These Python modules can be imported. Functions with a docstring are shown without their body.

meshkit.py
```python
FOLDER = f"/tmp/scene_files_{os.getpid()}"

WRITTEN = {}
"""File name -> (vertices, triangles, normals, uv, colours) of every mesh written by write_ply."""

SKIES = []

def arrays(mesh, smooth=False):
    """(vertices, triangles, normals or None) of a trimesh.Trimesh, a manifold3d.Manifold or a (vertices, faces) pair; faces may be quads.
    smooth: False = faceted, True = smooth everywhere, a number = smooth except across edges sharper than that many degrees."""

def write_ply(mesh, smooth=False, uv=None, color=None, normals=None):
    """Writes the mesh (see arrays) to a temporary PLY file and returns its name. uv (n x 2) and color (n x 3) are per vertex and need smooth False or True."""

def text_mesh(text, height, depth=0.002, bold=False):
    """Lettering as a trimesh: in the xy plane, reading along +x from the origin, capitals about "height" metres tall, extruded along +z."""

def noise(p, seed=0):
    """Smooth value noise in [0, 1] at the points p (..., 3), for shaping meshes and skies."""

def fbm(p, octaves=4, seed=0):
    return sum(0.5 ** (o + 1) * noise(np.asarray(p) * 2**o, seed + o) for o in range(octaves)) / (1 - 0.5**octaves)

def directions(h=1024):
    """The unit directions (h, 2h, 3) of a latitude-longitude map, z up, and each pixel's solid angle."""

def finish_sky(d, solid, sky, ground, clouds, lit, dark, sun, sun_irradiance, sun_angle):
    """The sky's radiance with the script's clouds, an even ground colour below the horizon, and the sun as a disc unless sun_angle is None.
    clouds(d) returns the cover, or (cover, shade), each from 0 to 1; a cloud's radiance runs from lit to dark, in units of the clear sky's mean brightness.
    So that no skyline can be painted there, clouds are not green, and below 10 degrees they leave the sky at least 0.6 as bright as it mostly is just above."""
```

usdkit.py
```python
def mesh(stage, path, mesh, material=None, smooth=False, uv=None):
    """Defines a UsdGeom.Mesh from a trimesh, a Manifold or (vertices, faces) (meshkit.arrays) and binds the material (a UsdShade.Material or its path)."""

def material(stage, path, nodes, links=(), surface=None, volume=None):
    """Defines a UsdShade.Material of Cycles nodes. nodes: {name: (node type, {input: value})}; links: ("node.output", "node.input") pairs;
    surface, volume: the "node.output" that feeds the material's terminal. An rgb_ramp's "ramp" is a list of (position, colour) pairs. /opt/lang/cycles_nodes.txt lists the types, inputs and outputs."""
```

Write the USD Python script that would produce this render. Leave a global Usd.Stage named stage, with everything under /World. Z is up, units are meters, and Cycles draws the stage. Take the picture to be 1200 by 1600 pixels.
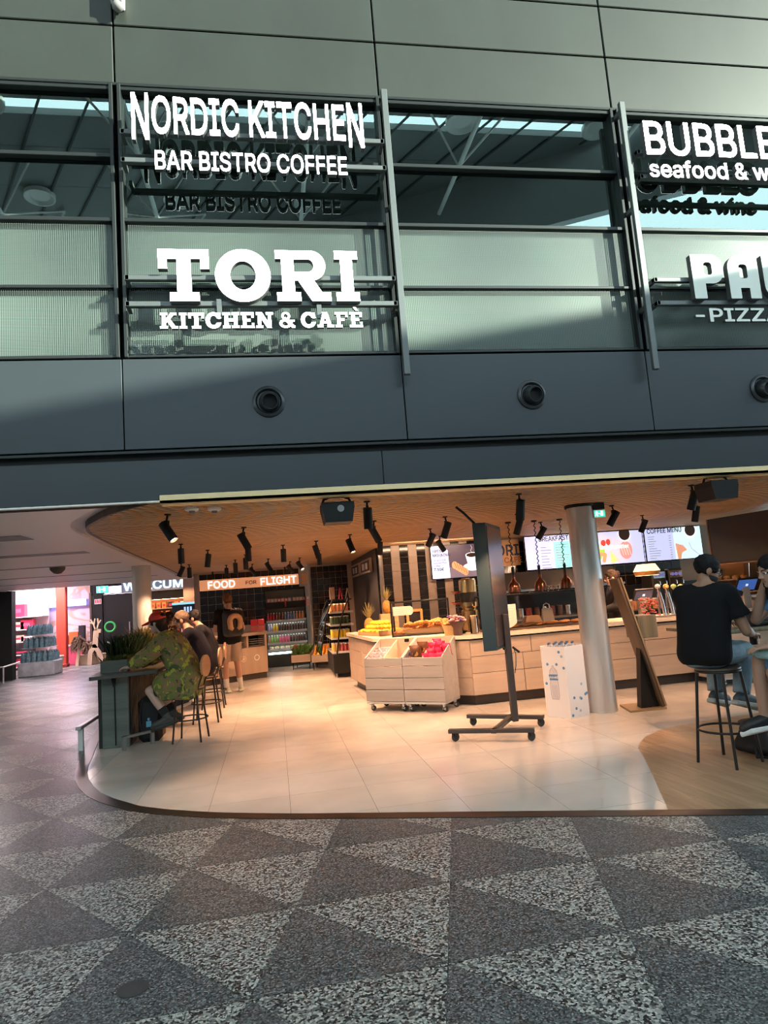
import math, random
import numpy as np, trimesh, manifold3d, usdkit, meshkit
from manifold3d import Manifold
from shapely.geometry import Polygon, LineString, Point, box as sbox
from shapely import affinity
from shapely.ops import unary_union
from pxr import Usd, UsdGeom, UsdLux, UsdShade, Sdf, Gf, Vt

random.seed(11); RNG = np.random.default_rng(11)
stage = Usd.Stage.CreateInMemory()
UsdGeom.SetStageUpAxis(stage, 'Z'); UsdGeom.SetStageMetersPerUnit(stage, 1.0)
UsdGeom.Xform.Define(stage, '/World'); UsdGeom.Scope.Define(stage, '/World/Looks')

# ------------------------------------------------------------------ camera
FPX = 1045.0; YAW, PITCH, ROLL = np.radians([9.85, 7.1, -4.43]); EYE = np.array([0, 0, 1.52])
_f0 = np.array([math.sin(YAW), math.cos(YAW), 0]); _r0 = np.array([math.cos(YAW), -math.sin(YAW), 0]); _u0 = np.array([0, 0, 1.])
FW = _f0*math.cos(PITCH) + _u0*math.sin(PITCH); _u = _u0*math.cos(PITCH) - _f0*math.sin(PITCH)
RT = _r0*math.cos(ROLL) + _u*math.sin(ROLL); UP = _u*math.cos(ROLL) - _r0*math.sin(ROLL)
cam = UsdGeom.Camera.Define(stage, '/World/camera')
cam.CreateHorizontalApertureAttr(36.0); cam.CreateFocalLengthAttr(36.0*FPX/1200.0)
cam.CreateClippingRangeAttr(Gf.Vec2f(0.05, 400))
cam.AddTransformOp().Set(Gf.Matrix4d(*[*RT, 0, *UP, 0, *(-FW), 0, *EYE, 1]))
cam.CreateExposureAttr(0.14)

# surveyed points of the place: where a sight line meets a known plane of the building
def _ray(x, y): return FW + RT*(x-600)/FPX - UP*(y-800)/FPX
def at_z(x, y, z=0.0):
    d = _ray(x, y); return EYE + d*(z-EYE[2])/d[2]
def at_y(x, y, Y):
    d = _ray(x, y); return EYE + d*Y/d[1]
def over(g, x, y):
    d = _ray(x, y); n = np.array([g[0], g[1], 0.]); return EYE + d*(n @ n)/(d @ n)

# ------------------------------------------------------------------ light
def rot_to(d):                                  # rotation taking -z to d
    d = np.asarray(d, float); d /= np.linalg.norm(d); a = np.array([0, 0, 1.]) if abs(d[2]) < .95 else np.array([1., 0, 0])
    x = np.cross(a, -d); x /= np.linalg.norm(x); y = np.cross(-d, x)
    return np.array([x, y, -d])
def place_light(l, pos, d):
    r = rot_to(d); l.AddTransformOp().Set(Gf.Matrix4d(*[*r[0], 0, *r[1], 0, *r[2], 0, *map(float, pos), 1]))
SUN_DIR = np.array([-.775, .585, -.30])
dome = UsdLux.DomeLight.Define(stage, '/World/sky'); dome.CreateIntensityAttr(1.0); dome.CreateColorAttr(Gf.Vec3f(.98, 1.26, 1.38))
sun = UsdLux.DistantLight.Define(stage, '/World/sun'); sun.CreateIntensityAttr(3.9); sun.CreateNormalizeAttr(True); sun.CreateAngleAttr(.6); sun.CreateColorAttr(Gf.Vec3f(.94, 1.0, .84)); place_light(sun, (0, 0, 30), SUN_DIR)
WARM = (1.0, .53, .30)
def spot_light(path, pos, d, power, angle=36, color=WARM, radius=.03):
    l = UsdLux.SphereLight.Define(stage, path); l.CreateRadiusAttr(radius); l.CreateIntensityAttr(power); l.CreateColorAttr(Gf.Vec3f(*color)); l.CreateNormalizeAttr(True)
    s = UsdLux.ShapingAPI.Apply(l.GetPrim()); s.CreateShapingConeAngleAttr(angle); s.CreateShapingConeSoftnessAttr(.6)
    place_light(l, pos, d)
def rect_light(path, pos, d, w, h, power, color=WARM):
    l = UsdLux.RectLight.Define(stage, path); l.CreateWidthAttr(w); l.CreateHeightAttr(h); l.CreateIntensityAttr(power); l.CreateColorAttr(Gf.Vec3f(*color)); place_light(l, pos, d)

# ------------------------------------------------------------------ materials
LK = '/World/Looks/'; MATS = {}
def M(name, color, rough=.5, metal=0., noise=0., nscale=20., bump=0., emit=0., spec=.5, stretch=(1, 1, 1), coat=0., trans=0., sheen=0., rnd=0.):
    """principled material with optional tone noise, fine relief and a per-object tone shift"""
    if name in MATS: return MATS[name]
    n = {'p': ('principled_bsdf', dict(base_color=color, roughness=rough, metallic=metal, specular_ior_level=spec, coat_weight=coat, transmission_weight=trans, sheen_weight=sheen))}
    L = []
    if emit: n['p'][1].update(emission_color=color, emission_strength=emit)
    if noise or bump:
        n['t'] = ('texture_coordinate', {}); n['m'] = ('mapping', dict(scale=stretch)); n['n'] = ('noise_texture', dict(scale=nscale, detail=4., roughness=.6))
        L += [('t.object', 'm.vector'), ('m.vector', 'n.vector')]
    src = None
    if noise:
        lo = [c*(1-noise) for c in color]; hi = [min(1, c*(1+noise)) for c in color]
        n['r'] = ('rgb_ramp', dict(ramp=[(.25, lo), (.75, hi)])); L += [('n.fac', 'r.fac')]; src = 'r.color'
    if rnd:
        n['oi'] = ('object_info', {}); n['mr'] = ('map_range', dict(from_min=0., from_max=1., to_min=1-rnd, to_max=1+rnd)); n['h'] = ('hsv', dict(hue=.5, saturation=1., fac=1., color=color))
        L += [('oi.random', 'mr.value'), ('mr.result', 'h.value')]
        if src: L += [(src, 'h.color')]
        src = 'h.color'
    if src: L += [(src, 'p.base_color')]
    if bump:
        n['b'] = ('bump', dict(strength=bump, distance=.01)); L += [('n.fac', 'b.height'), ('b.normal', 'p.normal')]
    MATS[name] = usdkit.material(stage, LK+name, n, L, surface='p.BSDF'); return MATS[name]
def wood(name, dark, light, rough=.45, axis=0, scale=14., rnd=.08, bump=.05):
    if name in MATS: return MATS[name]
    st = [9., 9., 9.]; st[axis] = .7
    n = {'t': ('texture_coordinate', {}), 'oi': ('object_info', {}), 'ad': ('vector_math', dict(math_type='add')), 'cx': ('combine_xyz', {}), 'ml': ('math', dict(math_type='multiply', value2=37.)),
         'm': ('mapping', dict(scale=tuple(st))), 'n': ('noise_texture', dict(scale=scale/9, detail=5., roughness=.65, distortion=.6)),
         'r': ('rgb_ramp', dict(ramp=[(.3, dark), (.7, light)])), 'mr': ('map_range', dict(from_min=0., from_max=1., to_min=1-rnd, to_max=1+rnd)), 'h': ('hsv', dict(hue=.5, saturation=1., fac=1.)),
         'b': ('bump', dict(strength=bump, distance=.004)), 'p': ('principled_bsdf', dict(roughness=rough))}
    L = [('t.object', 'ad.vector1'), ('oi.random', 'ml.value1'), ('ml.value', 'cx.x'), ('ml.value', 'cx.y'), ('cx.vector', 'ad.vector2'), ('ad.vector', 'm.vector'), ('m.vector', 'n.vector'), ('n.fac', 'r.fac'), ('r.color', 'h.color'),
         ('oi.random', 'mr.value'), ('mr.result', 'h.value'), ('h.color', 'p.base_color'), ('n.fac', 'b.height'), ('b.normal', 'p.normal')]
    MATS[name] = usdkit.material(stage, LK+name, n, L, surface='p.BSDF'); return MATS[name]
def glow(name, color, s=1.0):
    if name in MATS: return MATS[name]
    MATS[name] = usdkit.material(stage, LK+name, {'p': ('principled_bsdf', dict(base_color=[min(.8, c) for c in color], roughness=.35, emission_color=color, emission_strength=s))}, [], surface='p.BSDF'); return MATS[name]
def pane(name, ior=1.5, tint=(1, 1, 1), gl=(1, 1, 1), rough=0.):
    if name in MATS: return MATS[name]
    n = {'a': ('transparent_bsdf', dict(color=tint)), 'b': ('glossy_bsdf', dict(color=gl, roughness=rough)), 'f': ('fresnel', dict(IOR=ior)), 'x': ('mix_closure', {})}
    MATS[name] = usdkit.material(stage, LK+name, n, [('f.fac', 'x.fac'), ('a.BSDF', 'x.closure1'), ('b.BSDF', 'x.closure2')], surface='x.closure'); return MATS[name]

# ------------------------------------------------------------------ prims
_used = {}
def numbered(parent, name):
    k = _used.get((parent, name), 0); _used[(parent, name)] = k+1
    return name if k == 0 else f'{name}_{k:03d}'
def props(p, label=None, cat=None, group=None, kind=None):
    for k, v in (('label', label), ('category', cat), ('group', group), ('kind', kind)):
        if v: p.SetCustomDataByKey(k, v)
def path_of(x): return x if isinstance(x, str) else str(x.GetPath())
def thing(name, label, cat, loc=(0, 0, 0), rotz=0., group=None, kind=None):
    p = '/World/'+numbered('/World', name); x = UsdGeom.Xform.Define(stage, p)
    x.AddTranslateOp().Set(Gf.Vec3d(*map(float, loc)))
    if rotz: x.AddRotateZOp().Set(float(rotz))
    props(x.GetPrim(), label, cat, group, kind); return p
def part(name, mesh, mat, parent, label=None, smooth=False, kind=None):
    parent = path_of(parent)
    if isinstance(mesh, B): mesh = mesh.mesh()
    p = parent+'/'+numbered(parent, name)
    g = usdkit.mesh(stage, p, mesh, mat, smooth=smooth); props(g.GetPrim(), label, kind=kind); return p
def solo(name, mesh, mat, label=None, cat=None, group=None, kind=None, smooth=False):
    p = part(name, mesh, mat, '/World', smooth=smooth); props(stage.GetPrimAtPath(p), label, cat, group, kind); return p
def copy_of(src, name, label, cat, loc, rotz=0., group=None):
    p = '/World/'+numbered('/World', name); x = UsdGeom.Xform.Define(stage, p)
    x.GetPrim().GetReferences().AddInternalReference(Sdf.Path(src)); x.GetPrim().SetInstanceable(True)
    x.ClearXformOpOrder(); x.AddTranslateOp().Set(Gf.Vec3d(*map(float, loc))); x.AddRotateZOp().Set(float(rotz))
    props(x.GetPrim(), label, cat, group); return p

ORD = ('first', 'second', 'third', 'fourth', 'fifth', 'sixth', 'seventh', 'eighth', 'ninth', 'tenth', 'eleventh', 'twelfth', 'thirteenth', 'fourteenth', 'fifteenth', 'sixteenth', 'seventeenth', 'eighteenth', 'nineteenth', 'twentieth', 'twenty-first', 'twenty-second', 'twenty-third', 'twenty-fourth', 'twenty-fifth')
# ------------------------------------------------------------------ meshes
def _basis(d):
    d = np.asarray(d, float); d = d/np.linalg.norm(d); a = np.array([0, 0, 1.]) if abs(d[2]) < .9 else np.array([1., 0, 0])
    x = np.cross(a, d); x /= np.linalg.norm(x); return x, np.cross(d, x), d
def rotz(a):
    c, s = math.cos(a), math.sin(a); return np.array([[c, -s, 0], [s, c, 0], [0, 0, 1.]])
class B:
    """collects shapes into one mesh"""
    def __init__(s): s.v = []; s.f = []; s.n = 0
    def add(s, v, f):
        v = np.asarray(v, float); f = np.asarray(f, int)
        if f.shape[1] == 4: f = np.vstack([f[:, [0, 1, 2]], f[:, [0, 2, 3]]])
        s.v.append(v); s.f.append(f+s.n); s.n += len(v); return s
    def tm(s, m, R=None, t=None):
        v = np.array(m.vertices)
        if R is not None: v = v @ np.asarray(R).T
        if t is not None: v = v+np.asarray(t)
        return s.add(v, m.faces)
    def mf(s, m):
        m = m.to_mesh(); return s.add(m.vert_properties[:, :3], m.tri_verts)
    def box(s, lo, hi, R=None, t=None):
        lo, hi = np.minimum(lo, hi), np.maximum(lo, hi)
        v = np.array([[(lo, hi)[i][0], (lo, hi)[j][1], (lo, hi)[k][2]] for i in (0, 1) for j in (0, 1) for k in (0, 1)])
        if R is not None: v = v @ np.asarray(R).T
        if t is not None: v = v+np.asarray(t)
        return s.add(v, [[0, 1, 3, 2], [4, 6, 7, 5], [0, 4, 5, 1], [2, 3, 7, 6], [0, 2, 6, 4], [1, 5, 7, 3]])
    def rbox(s, lo, hi, r=.006, R=None, t=None):
        """box with chamfered edges"""
        lo, hi = np.minimum(lo, hi).astype(float), np.maximum(lo, hi).astype(float); r = min(r, .45*min(hi-lo)); P = []
        for i in (0, 1):
            for j in (0, 1):
                for k in (0, 1):
                    c = np.array([(lo, hi)[i][0], (lo, hi)[j][1], (lo, hi)[k][2]]); e = np.array([1-2*i, 1-2*j, 1-2*k])*r
                    for a in range(3):
                        q = c+e; q[a] = c[a]; P.append(q)
        h = Manifold.hull_points(np.array(P)).to_mesh(); v = np.array(h.vert_properties[:, :3])
        if R is not None: v = v @ np.asarray(R).T
        if t is not None: v = v+np.asarray(t)
        return s.add(v, h.tri_verts)
    def cyl(s, a, b, r0, r1=None, n=12, caps=True):
        r1 = r0 if r1 is None else r1; a, b = np.asarray(a, float), np.asarray(b, float); x, y, d = _basis(b-a); t = np.arange(n)*2*np.pi/n
        ring = np.cos(t)[:, None]*x+np.sin(t)[:, None]*y; v = np.vstack([a+ring*r0, b+ring*r1]); i = np.arange(n); j = (i+1) % n
        s.add(v, np.stack([i, j, j+n, i+n], 1))
        if caps:
            for c, o, fl in ((a, 0, 1), (b, n, 0)):
                f = np.stack([np.full(n, n), j, i] if fl else [np.full(n, n), i, j], 1); s.add(np.vstack([v[o:o+n], c]), f)
        return s
    def tube(s, pts, r, n=8, closed=False):
        p = np.asarray(pts, float); m = len(p); t = np.gradient(p, axis=0) if not closed else np.roll(p, -1, 0)-np.roll(p, 1, 0)
        t /= np.linalg.norm(t, axis=1, keepdims=True)+1e-12; rr = np.broadcast_to(r, (m,)); x0 = _basis(t[0])[0]; V = []
        for k in range(m):
            x0 = x0-t[k]*(x0 @ t[k]); x0 /= np.linalg.norm(x0); y0 = np.cross(t[k], x0); a = np.arange(n)*2*np.pi/n
            V.append(p[k]+rr[k]*(np.cos(a)[:, None]*x0+np.sin(a)[:, None]*y0))
        i = np.arange(n); j = (i+1) % n; F = []
        for k in range(m if closed else m-1):
            o, q = k*n, ((k+1) % m)*n; F.append(np.stack([o+i, o+j, q+j, q+i], 1))
        s.add(np.vstack(V), np.vstack(F))
        if not closed:
            s.add(V[0], np.stack([np.zeros(n-2, int), np.arange(2, n), np.arange(1, n-1)], 1)); s.add(V[-1], np.stack([np.zeros(n-2, int), np.arange(1, n-1), np.arange(2, n)], 1))
        return s
    def lathe(s, prof, c=(0, 0, 0), n=24, R=None):
        p = np.asarray(prof, float); m = len(p); a = np.arange(n)*2*np.pi/n
        V = np.stack([p[:, 0][:, None]*np.cos(a), p[:, 0][:, None]*np.sin(a), np.repeat(p[:, 1][:, None], n, 1)], -1).reshape(-1, 3)
        if R is not None: V = V @ np.asarray(R).T
        V = V+np.asarray(c, float); i = np.arange(n); j = (i+1) % n
        return s.add(V, np.vstack([np.stack([k*n+i, k*n+j, (k+1)*n+j, (k+1)*n+i], 1) for k in range(m-1)]))
    def ball(s, c, r, sub=2, sc=(1, 1, 1), R=None):
        m = trimesh.creation.icosphere(sub, 1.0); return s.tm(trimesh.Trimesh(m.vertices*np.array(sc)*r, m.faces, process=False), R, c)
    def torus(s, c, r, t, n=28, k=8, d=(0, 0, 1)):
        x, y, _ = _basis(d); a = np.arange(n)*2*np.pi/n; return s.tube(np.asarray(c)+r*(np.cos(a)[:, None]*x+np.sin(a)[:, None]*y), t, k, True)
    def prism(s, poly, z0, z1, R=None, t=None):
        """shapely polygon(s) in xy extruded from z0 to z1"""
        for g in getattr(poly, 'geoms', [poly]):
            if g.is_empty or g.area < 1e-7: continue
            m = trimesh.creation.extrude_polygon(g, z1-z0, engine='earcut'); v = np.array(m.vertices)+[0, 0, z0]
            if R is not None: v = v @ np.asarray(R).T
            if t is not None: v = v+np.asarray(t)
            s.add(v, m.faces)
        return s
    def mesh(s): return (np.vstack(s.v), np.vstack(s.f))
    def moved(s, R=None, t=None):
        v, f = s.mesh(); o = B()
        if R is not None: v = v @ np.asarray(R).T
        if t is not None: v = v+np.asarray(t)
        return o.add(v, f)
RX = np.array([[1, 0, 0], [0, 0, -1], [0, 1, 0.]])       # xy drawings stood up: y becomes z, depth runs toward -y
def rounded(w, h, r): return sbox(r, r, w-r, h-r).buffer(r, 6)
def glyphs(text, height, depth, bold=True, sx=1.0):
    """one mesh per character, in the xy plane"""
    m = meshkit.text_mesh(text, height, depth, bold); V = np.array(m.vertices)*[sx, 1, 1]; comps = trimesh.graph.connected_components(m.edges, nodes=np.arange(len(V)), min_len=3)
    items = []
    for c in comps:
        keep = np.zeros(len(V), bool); keep[c] = True; f = m.faces[keep[m.faces[:, 0]]]; u, inv = np.unique(f, return_inverse=True); items.append((V[u], inv.reshape(-1, 3)))
    items.sort(key=lambda q: q[0][:, 0].mean()); out = []
    for v, f in items:                                   # dots and accents join the letter below them
        if out and min(out[-1][0][:, 0].max(), v[:, 0].max())-max(out[-1][0][:, 0].min(), v[:, 0].min()) > .5*min(np.ptp(v[:, 0]), np.ptp(out[-1][0][:, 0])):
            a, b = out[-1]; out[-1] = (np.vstack([a, v]), np.vstack([b, f+len(a)]))
        else: out.append((v, f))
    return out
def word(text, height, depth, bold=True, sx=1.0):
    m = meshkit.text_mesh(text, height, depth, bold); return trimesh.Trimesh(np.array(m.vertices)*[sx, 1, 1], m.faces, process=False)
# ================================================================== the setting
YF = 5.65; ZC = 2.42                                     # facade plane, cafe ceiling height
VX = [-8.27, -5.89, -3.51, -1.13, 1.25, 3.62, 6.0, 8.38, 10.76]    # facade bay lines
ZH, ZS, ZL, ZM, ZB = 6.13, 5.485, 4.89, 4.285, 3.67      # window head, split, sill, mesh split, mesh bottom
def terrazzo(name, stops, scale=125.):
    n = {'g': ('geometry', {}), 'm': ('mapping', dict(scale=(1, 1.0, 0))), 'd': ('noise_texture', dict(scale=60., detail=2.)), 'v': ('voronoi_texture', dict(scale=scale, feature='f1', randomness=1.)), 'x': ('separate_color', {}),
         'r': ('rgb_ramp', dict(ramp=stops, interpolate=False)), 'p': ('principled_bsdf', dict(roughness=.32, specular_ior_level=.5)), 'b': ('bump', dict(strength=.05, distance=.002)),
         'big': ('noise_texture', dict(scale=.7, detail=3.)), 'mr': ('map_range', dict(from_min=.3, from_max=.7, to_min=.42, to_max=.30))}
    MATS[name] = usdkit.material(stage, LK+name, n, [('g.position', 'm.vector'), ('m.vector', 'v.vector'), ('v.color', 'x.color'), ('x.r', 'r.fac'), ('r.color', 'p.base_color'), ('v.distance', 'b.height'), ('b.normal', 'p.normal'),
                                    ('g.position', 'big.vector'), ('big.fac', 'mr.value'), ('mr.result', 'p.roughness')], surface='p.BSDF'); return MATS[name]
T_DARK = terrazzo('terrazzo_dark', [(0, (.024, .027, .028)), (.2, (.062, .068, .07)), (.5, (.112, .125, .131)), (.75, (.170, .187, .192)), (.93, (.28, .29, .285))], 135.)
T_LIGHT = terrazzo('terrazzo_light', [(0, (.013, .015, .017)), (.18, (.06, .066, .067)), (.37, (.16, .166, .16)), (.57, (.31, .315, .295)), (.81, (.49, .49, .45))], 100.)
M_GROUT = M('floor_grout', (.10, .10, .10), .7)
def tile_mat(name, c, rough, rn=.03):
    n = {'g': ('geometry', {}), 'n': ('noise_texture', dict(scale=1.6, detail=4.)), 'oi': ('object_info', {}), 'r': ('rgb_ramp', dict(ramp=[(.3, [x*.93 for x in c]), (.7, [min(1, x*1.05) for x in c])])), 'mr': ('map_range', dict(to_min=1-rn, to_max=1+rn)),
         'h': ('hsv', dict(hue=.5, saturation=1., fac=1.)), 'q': ('map_range', dict(from_min=.3, from_max=.7, to_min=rough*.8, to_max=rough*1.25)), 'p': ('principled_bsdf', dict(specular_ior_level=.55))}
    return usdkit.material(stage, LK+name, n, [('g.position', 'n.vector'), ('n.fac', 'r.fac'), ('oi.random', 'mr.value'), ('mr.result', 'h.value'), ('r.color', 'h.color'), ('h.color', 'p.base_color'), ('n.fac', 'q.value'), ('q.result', 'p.roughness')], surface='p.BSDF')
M_CAFETILE = tile_mat('cafe_tile', (.56, .53, .475), .15)
M_PLANK = wood('floor_plank', (.25, .155, .085), (.42, .285, .17), .38, axis=1, scale=11., rnd=.10)
M_STRIP = M('bronze_strip', (.10, .085, .075), .32, .9)

# floor outlines
INNER = [(-2.9, 20), (-2.75, 14), (-2.5, 11), (-2.22, 9.0), (-2.06, 8.1), (-2.0, 7.72), (-1.93, 7.38), (-1.84, 7.08), (-1.72, 6.76), (-1.58, 6.46), (-1.41, 6.2), (-1.14, 5.87), (-.92, 5.69), (-.70, 5.545), (-.5, 5.425), (-.25, 5.30), (.1, 5.14), (1.11, 4.743), (3.0, 3.993), (10., 1.23), (14, -.35), (14, 20)]
CAFE = Polygon(INNER)
STRIPOUT = CAFE.buffer(.12, 6)
WOODEDGE = [(2.43, 4.17), (2.95, 5.32), (3.05, 5.56), (3.12, 5.74), (3.25, 5.93), (3.4, 6.10), (3.56, 6.22), (3.75, 6.33), (3.95, 6.40), (4.3, 6.46), (5., 6.52), (9, 6.6), (14, 6.6), (14, -1), (2.43, 3)]
WOODR = Polygon(WOODEDGE).intersection(CAFE)
TILER = CAFE.difference(WOODR)

floor = solo('floor', B().box((-14, -22, -.12), (16, 27, -.012)), M_GROUT, kind='structure')
O, VA, VB = np.array([.419, 2.164]), np.array([.599, -.730]), np.array([.206, .741])
HALL = sbox(-9.5, -2.0, 9.5, 26).difference(STRIPOUT)
near, rest = [], {0: B(), 1: B()}
def seen(p):
    q = np.array([p[0], p[1], 0])-EYE; z = q @ FW
    return z > .5 and -60 < 600+FPX*(q @ RT)/z < 1260 and 800-FPX*(q @ UP)/z < 1680
for i in range(-34, 30):
    for j in range(-30, 44):
        a, b, c, d = (O+VA*x+VB*y for x, y in ((i, j), (i+1, j), (i+1, j+1), (i, j+1)))
        for dark, tri in ((1, (a, c, d)), (0, (a, b, c))):
            cen = np.mean(tri, 0)
            if not (-10 < cen[0] < 10 and -3 < cen[1] < 27): continue
            pg = Polygon(tri).buffer(-.0012, join_style=2).intersection(HALL)
            if pg.is_empty or pg.area < 1e-4: continue
            if any(seen(q) for q in (*tri, cen)) and np.hypot(*cen) < 17: near.append((np.hypot(*cen), dark, pg))
            else: rest[dark].prism(pg, -.012, 0)
near.sort(key=lambda q: q[0])
for k, (_, dark, pg) in enumerate(near):
    if k < 298: part('terrazzo_tile', B().prism(pg, -.012, 0), T_DARK if dark else T_LIGHT, floor)
    else: rest[dark].prism(pg, -.012, 0)
part('far_dark_tiles', rest[1], T_DARK, floor, kind='stuff'); part('far_light_tiles', rest[0], T_LIGHT, floor, kind='stuff')
part('border_strip', B().prism(STRIPOUT.difference(CAFE.buffer(.004)), -.012, .004), M_STRIP, floor, 'dark metal strip edging the cafe floor')
# round service cover set in the nearest dark tile
gc = at_z(208, 1545); part('inspection_cover', B().lathe([(.064, .0), (.064, .0022), (.058, .0026), (.0, .0026)], gc, 28), M('cover_metal', (.075, .08, .08), .45, .3), floor)

cf = solo('floor', B().prism(TILER.buffer(-.002), -.012, -.003), M_GROUT, kind='structure')
tl, far_t = [], B()
for i in range(-6, 16):
    for j in range(-4, 24):
        x, y = .04+.615*i, 5.64+.615*j
        pg = sbox(x+.0015, y+.0015, x+.6135, y+.6135).intersection(TILER)
        if pg.is_empty or pg.area < 1e-3: continue
        if seen((x+.3, y+.3)) and y < 12.5: tl.append((y, pg))
        else: far_t.prism(pg, -.011, 0)
tl.sort(key=lambda q: q[0])
for k, (_, pg) in enumerate(tl):
    if k < 298: part('floor_tile', B().prism(pg, -.011, 0), M_CAFETILE, cf)
    else: far_t.prism(pg, -.011, 0)
part('far_floor_tiles', far_t, M_CAFETILE, cf, kind='stuff')
wf = solo('floor', B().prism(WOODR.buffer(-.002), -.012, -.003), M('plank_seam', (.12, .075, .045), .7), kind='structure')
far_p = B(); r = random.Random(3)
for i in range(0, 70):
    x = 2.3+.125*i; y = 1.2-r.random()*1.1
    while y < 6.7:
        pg = affinity.rotate(sbox(x+.0006, y+.0006, x+.1244, y+1.1994), 8, origin=(3, 5)).intersection(WOODR)
        if not pg.is_empty and pg.area > 1e-4:
            c = pg.centroid
            if seen((c.x, c.y)): part('floor_plank', B().prism(pg, -.011, 0), M_PLANK, wf)
            else: far_p.prism(pg, -.011, 0)
        y += 1.2
part('far_planks', far_p, M_PLANK, wf, kind='stuff')

# ------------------------------------------------------------------ facade
M_CLAD = M('cladding', (.036, .042, .036), .42, .25, noise=.10, nscale=2.2, stretch=(1, 1, .5))
M_FRAME = M('facade_frame', (.028, .033, .033), .38, .5)
M_FASCIA = M('fascia', (.040, .050, .057), .42, .3, noise=.04, nscale=1.5)
M_FASCIA2 = M('lower_fascia', (.042, .050, .057), .40, .3, noise=.04, nscale=1.5)
M_DARK = M('dark_void', (.012, .013, .014), .8)
M_GLASS = pane('facade_glass', 2.7, (.55, .66, .62), (.80, 1.0, .93))
M_SPAN = M('spandrel', (.19, .255, .225), .30, noise=.05, nscale=3.)
def meshsheet():
    n = {'g': ('texture_coordinate', {}), 's': ('separate_xyz', {}), 'mx': ('math', dict(math_type='multiply', value2=2*math.pi/.034)), 'mz': ('math', dict(math_type='multiply', value2=2*math.pi/.026)),
         'sx': ('math', dict(math_type='sine')), 'sz': ('math', dict(math_type='sine')), 'pr': ('math', dict(math_type='multiply')), 'ab': ('math', dict(math_type='absolute')), 'th': ('math', dict(math_type='greater_than', value2=.30)),
         'p': ('principled_bsdf', dict(base_color=(.085, .105, .095), roughness=.5, metallic=.2)), 't': ('transparent_bsdf', {}), 'x': ('mix_closure', {})}
    return usdkit.material(stage, LK+'perforated_sheet', n, [('g.object', 's.vector'), ('s.x', 'mx.value1'), ('s.z', 'mz.value1'), ('mx.value', 'sx.value1'), ('mz.value', 'sz.value1'), ('sx.value', 'pr.value1'), ('sz.value', 'pr.value2'), ('pr.value', 'ab.value1'), ('ab.value', 'th.value1'),
                           ('th.value', 'x.fac'), ('p.BSDF', 'x.closure1'), ('t.BSDF', 'x.closure2')], surface='x.closure')
M_SHEET = meshsheet()
wall = solo('wall_front', B().box((-30, YF+.12, 6.2), (34, YF+.3, 15.4)).box((-30, YF+.06, 2.44), (34, YF+.3, 3.64)), M_DARK, kind='structure')
for a in range(-2, len(VX)+2):
    for k in range(7):
        x0 = VX[0]+2.378*a; z0 = 6.19+.58*k if k < 3 else 7.93+1.2*(k-3)
        z1 = z0+(.58 if k < 3 else 1.2)
        part('cladding_panel', B().rbox((x0+.007, YF+.02, z0+.008), (x0+2.371, YF+.09, z1-.008), .006), M_CLAD, wall)
for a in range(-1, len(VX)+1):
    x0 = VX[0]+2.378*a
    part('fascia_panel', B().rbox((x0+.004, YF-.01, 2.865), (x0+2.374, YF+.05, ZB-.03), .004), M_FASCIA, wall)
for x0, x1 in ((-14, -3.2), (-3.196, 1.0), (1.004, 5.2), (5.204, 14)):
    part('lower_fascia_panel', B().rbox((x0, YF+.0, ZC+.005), (x1, YF+.07, 2.775), .004), M_FASCIA2, wall)
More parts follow.
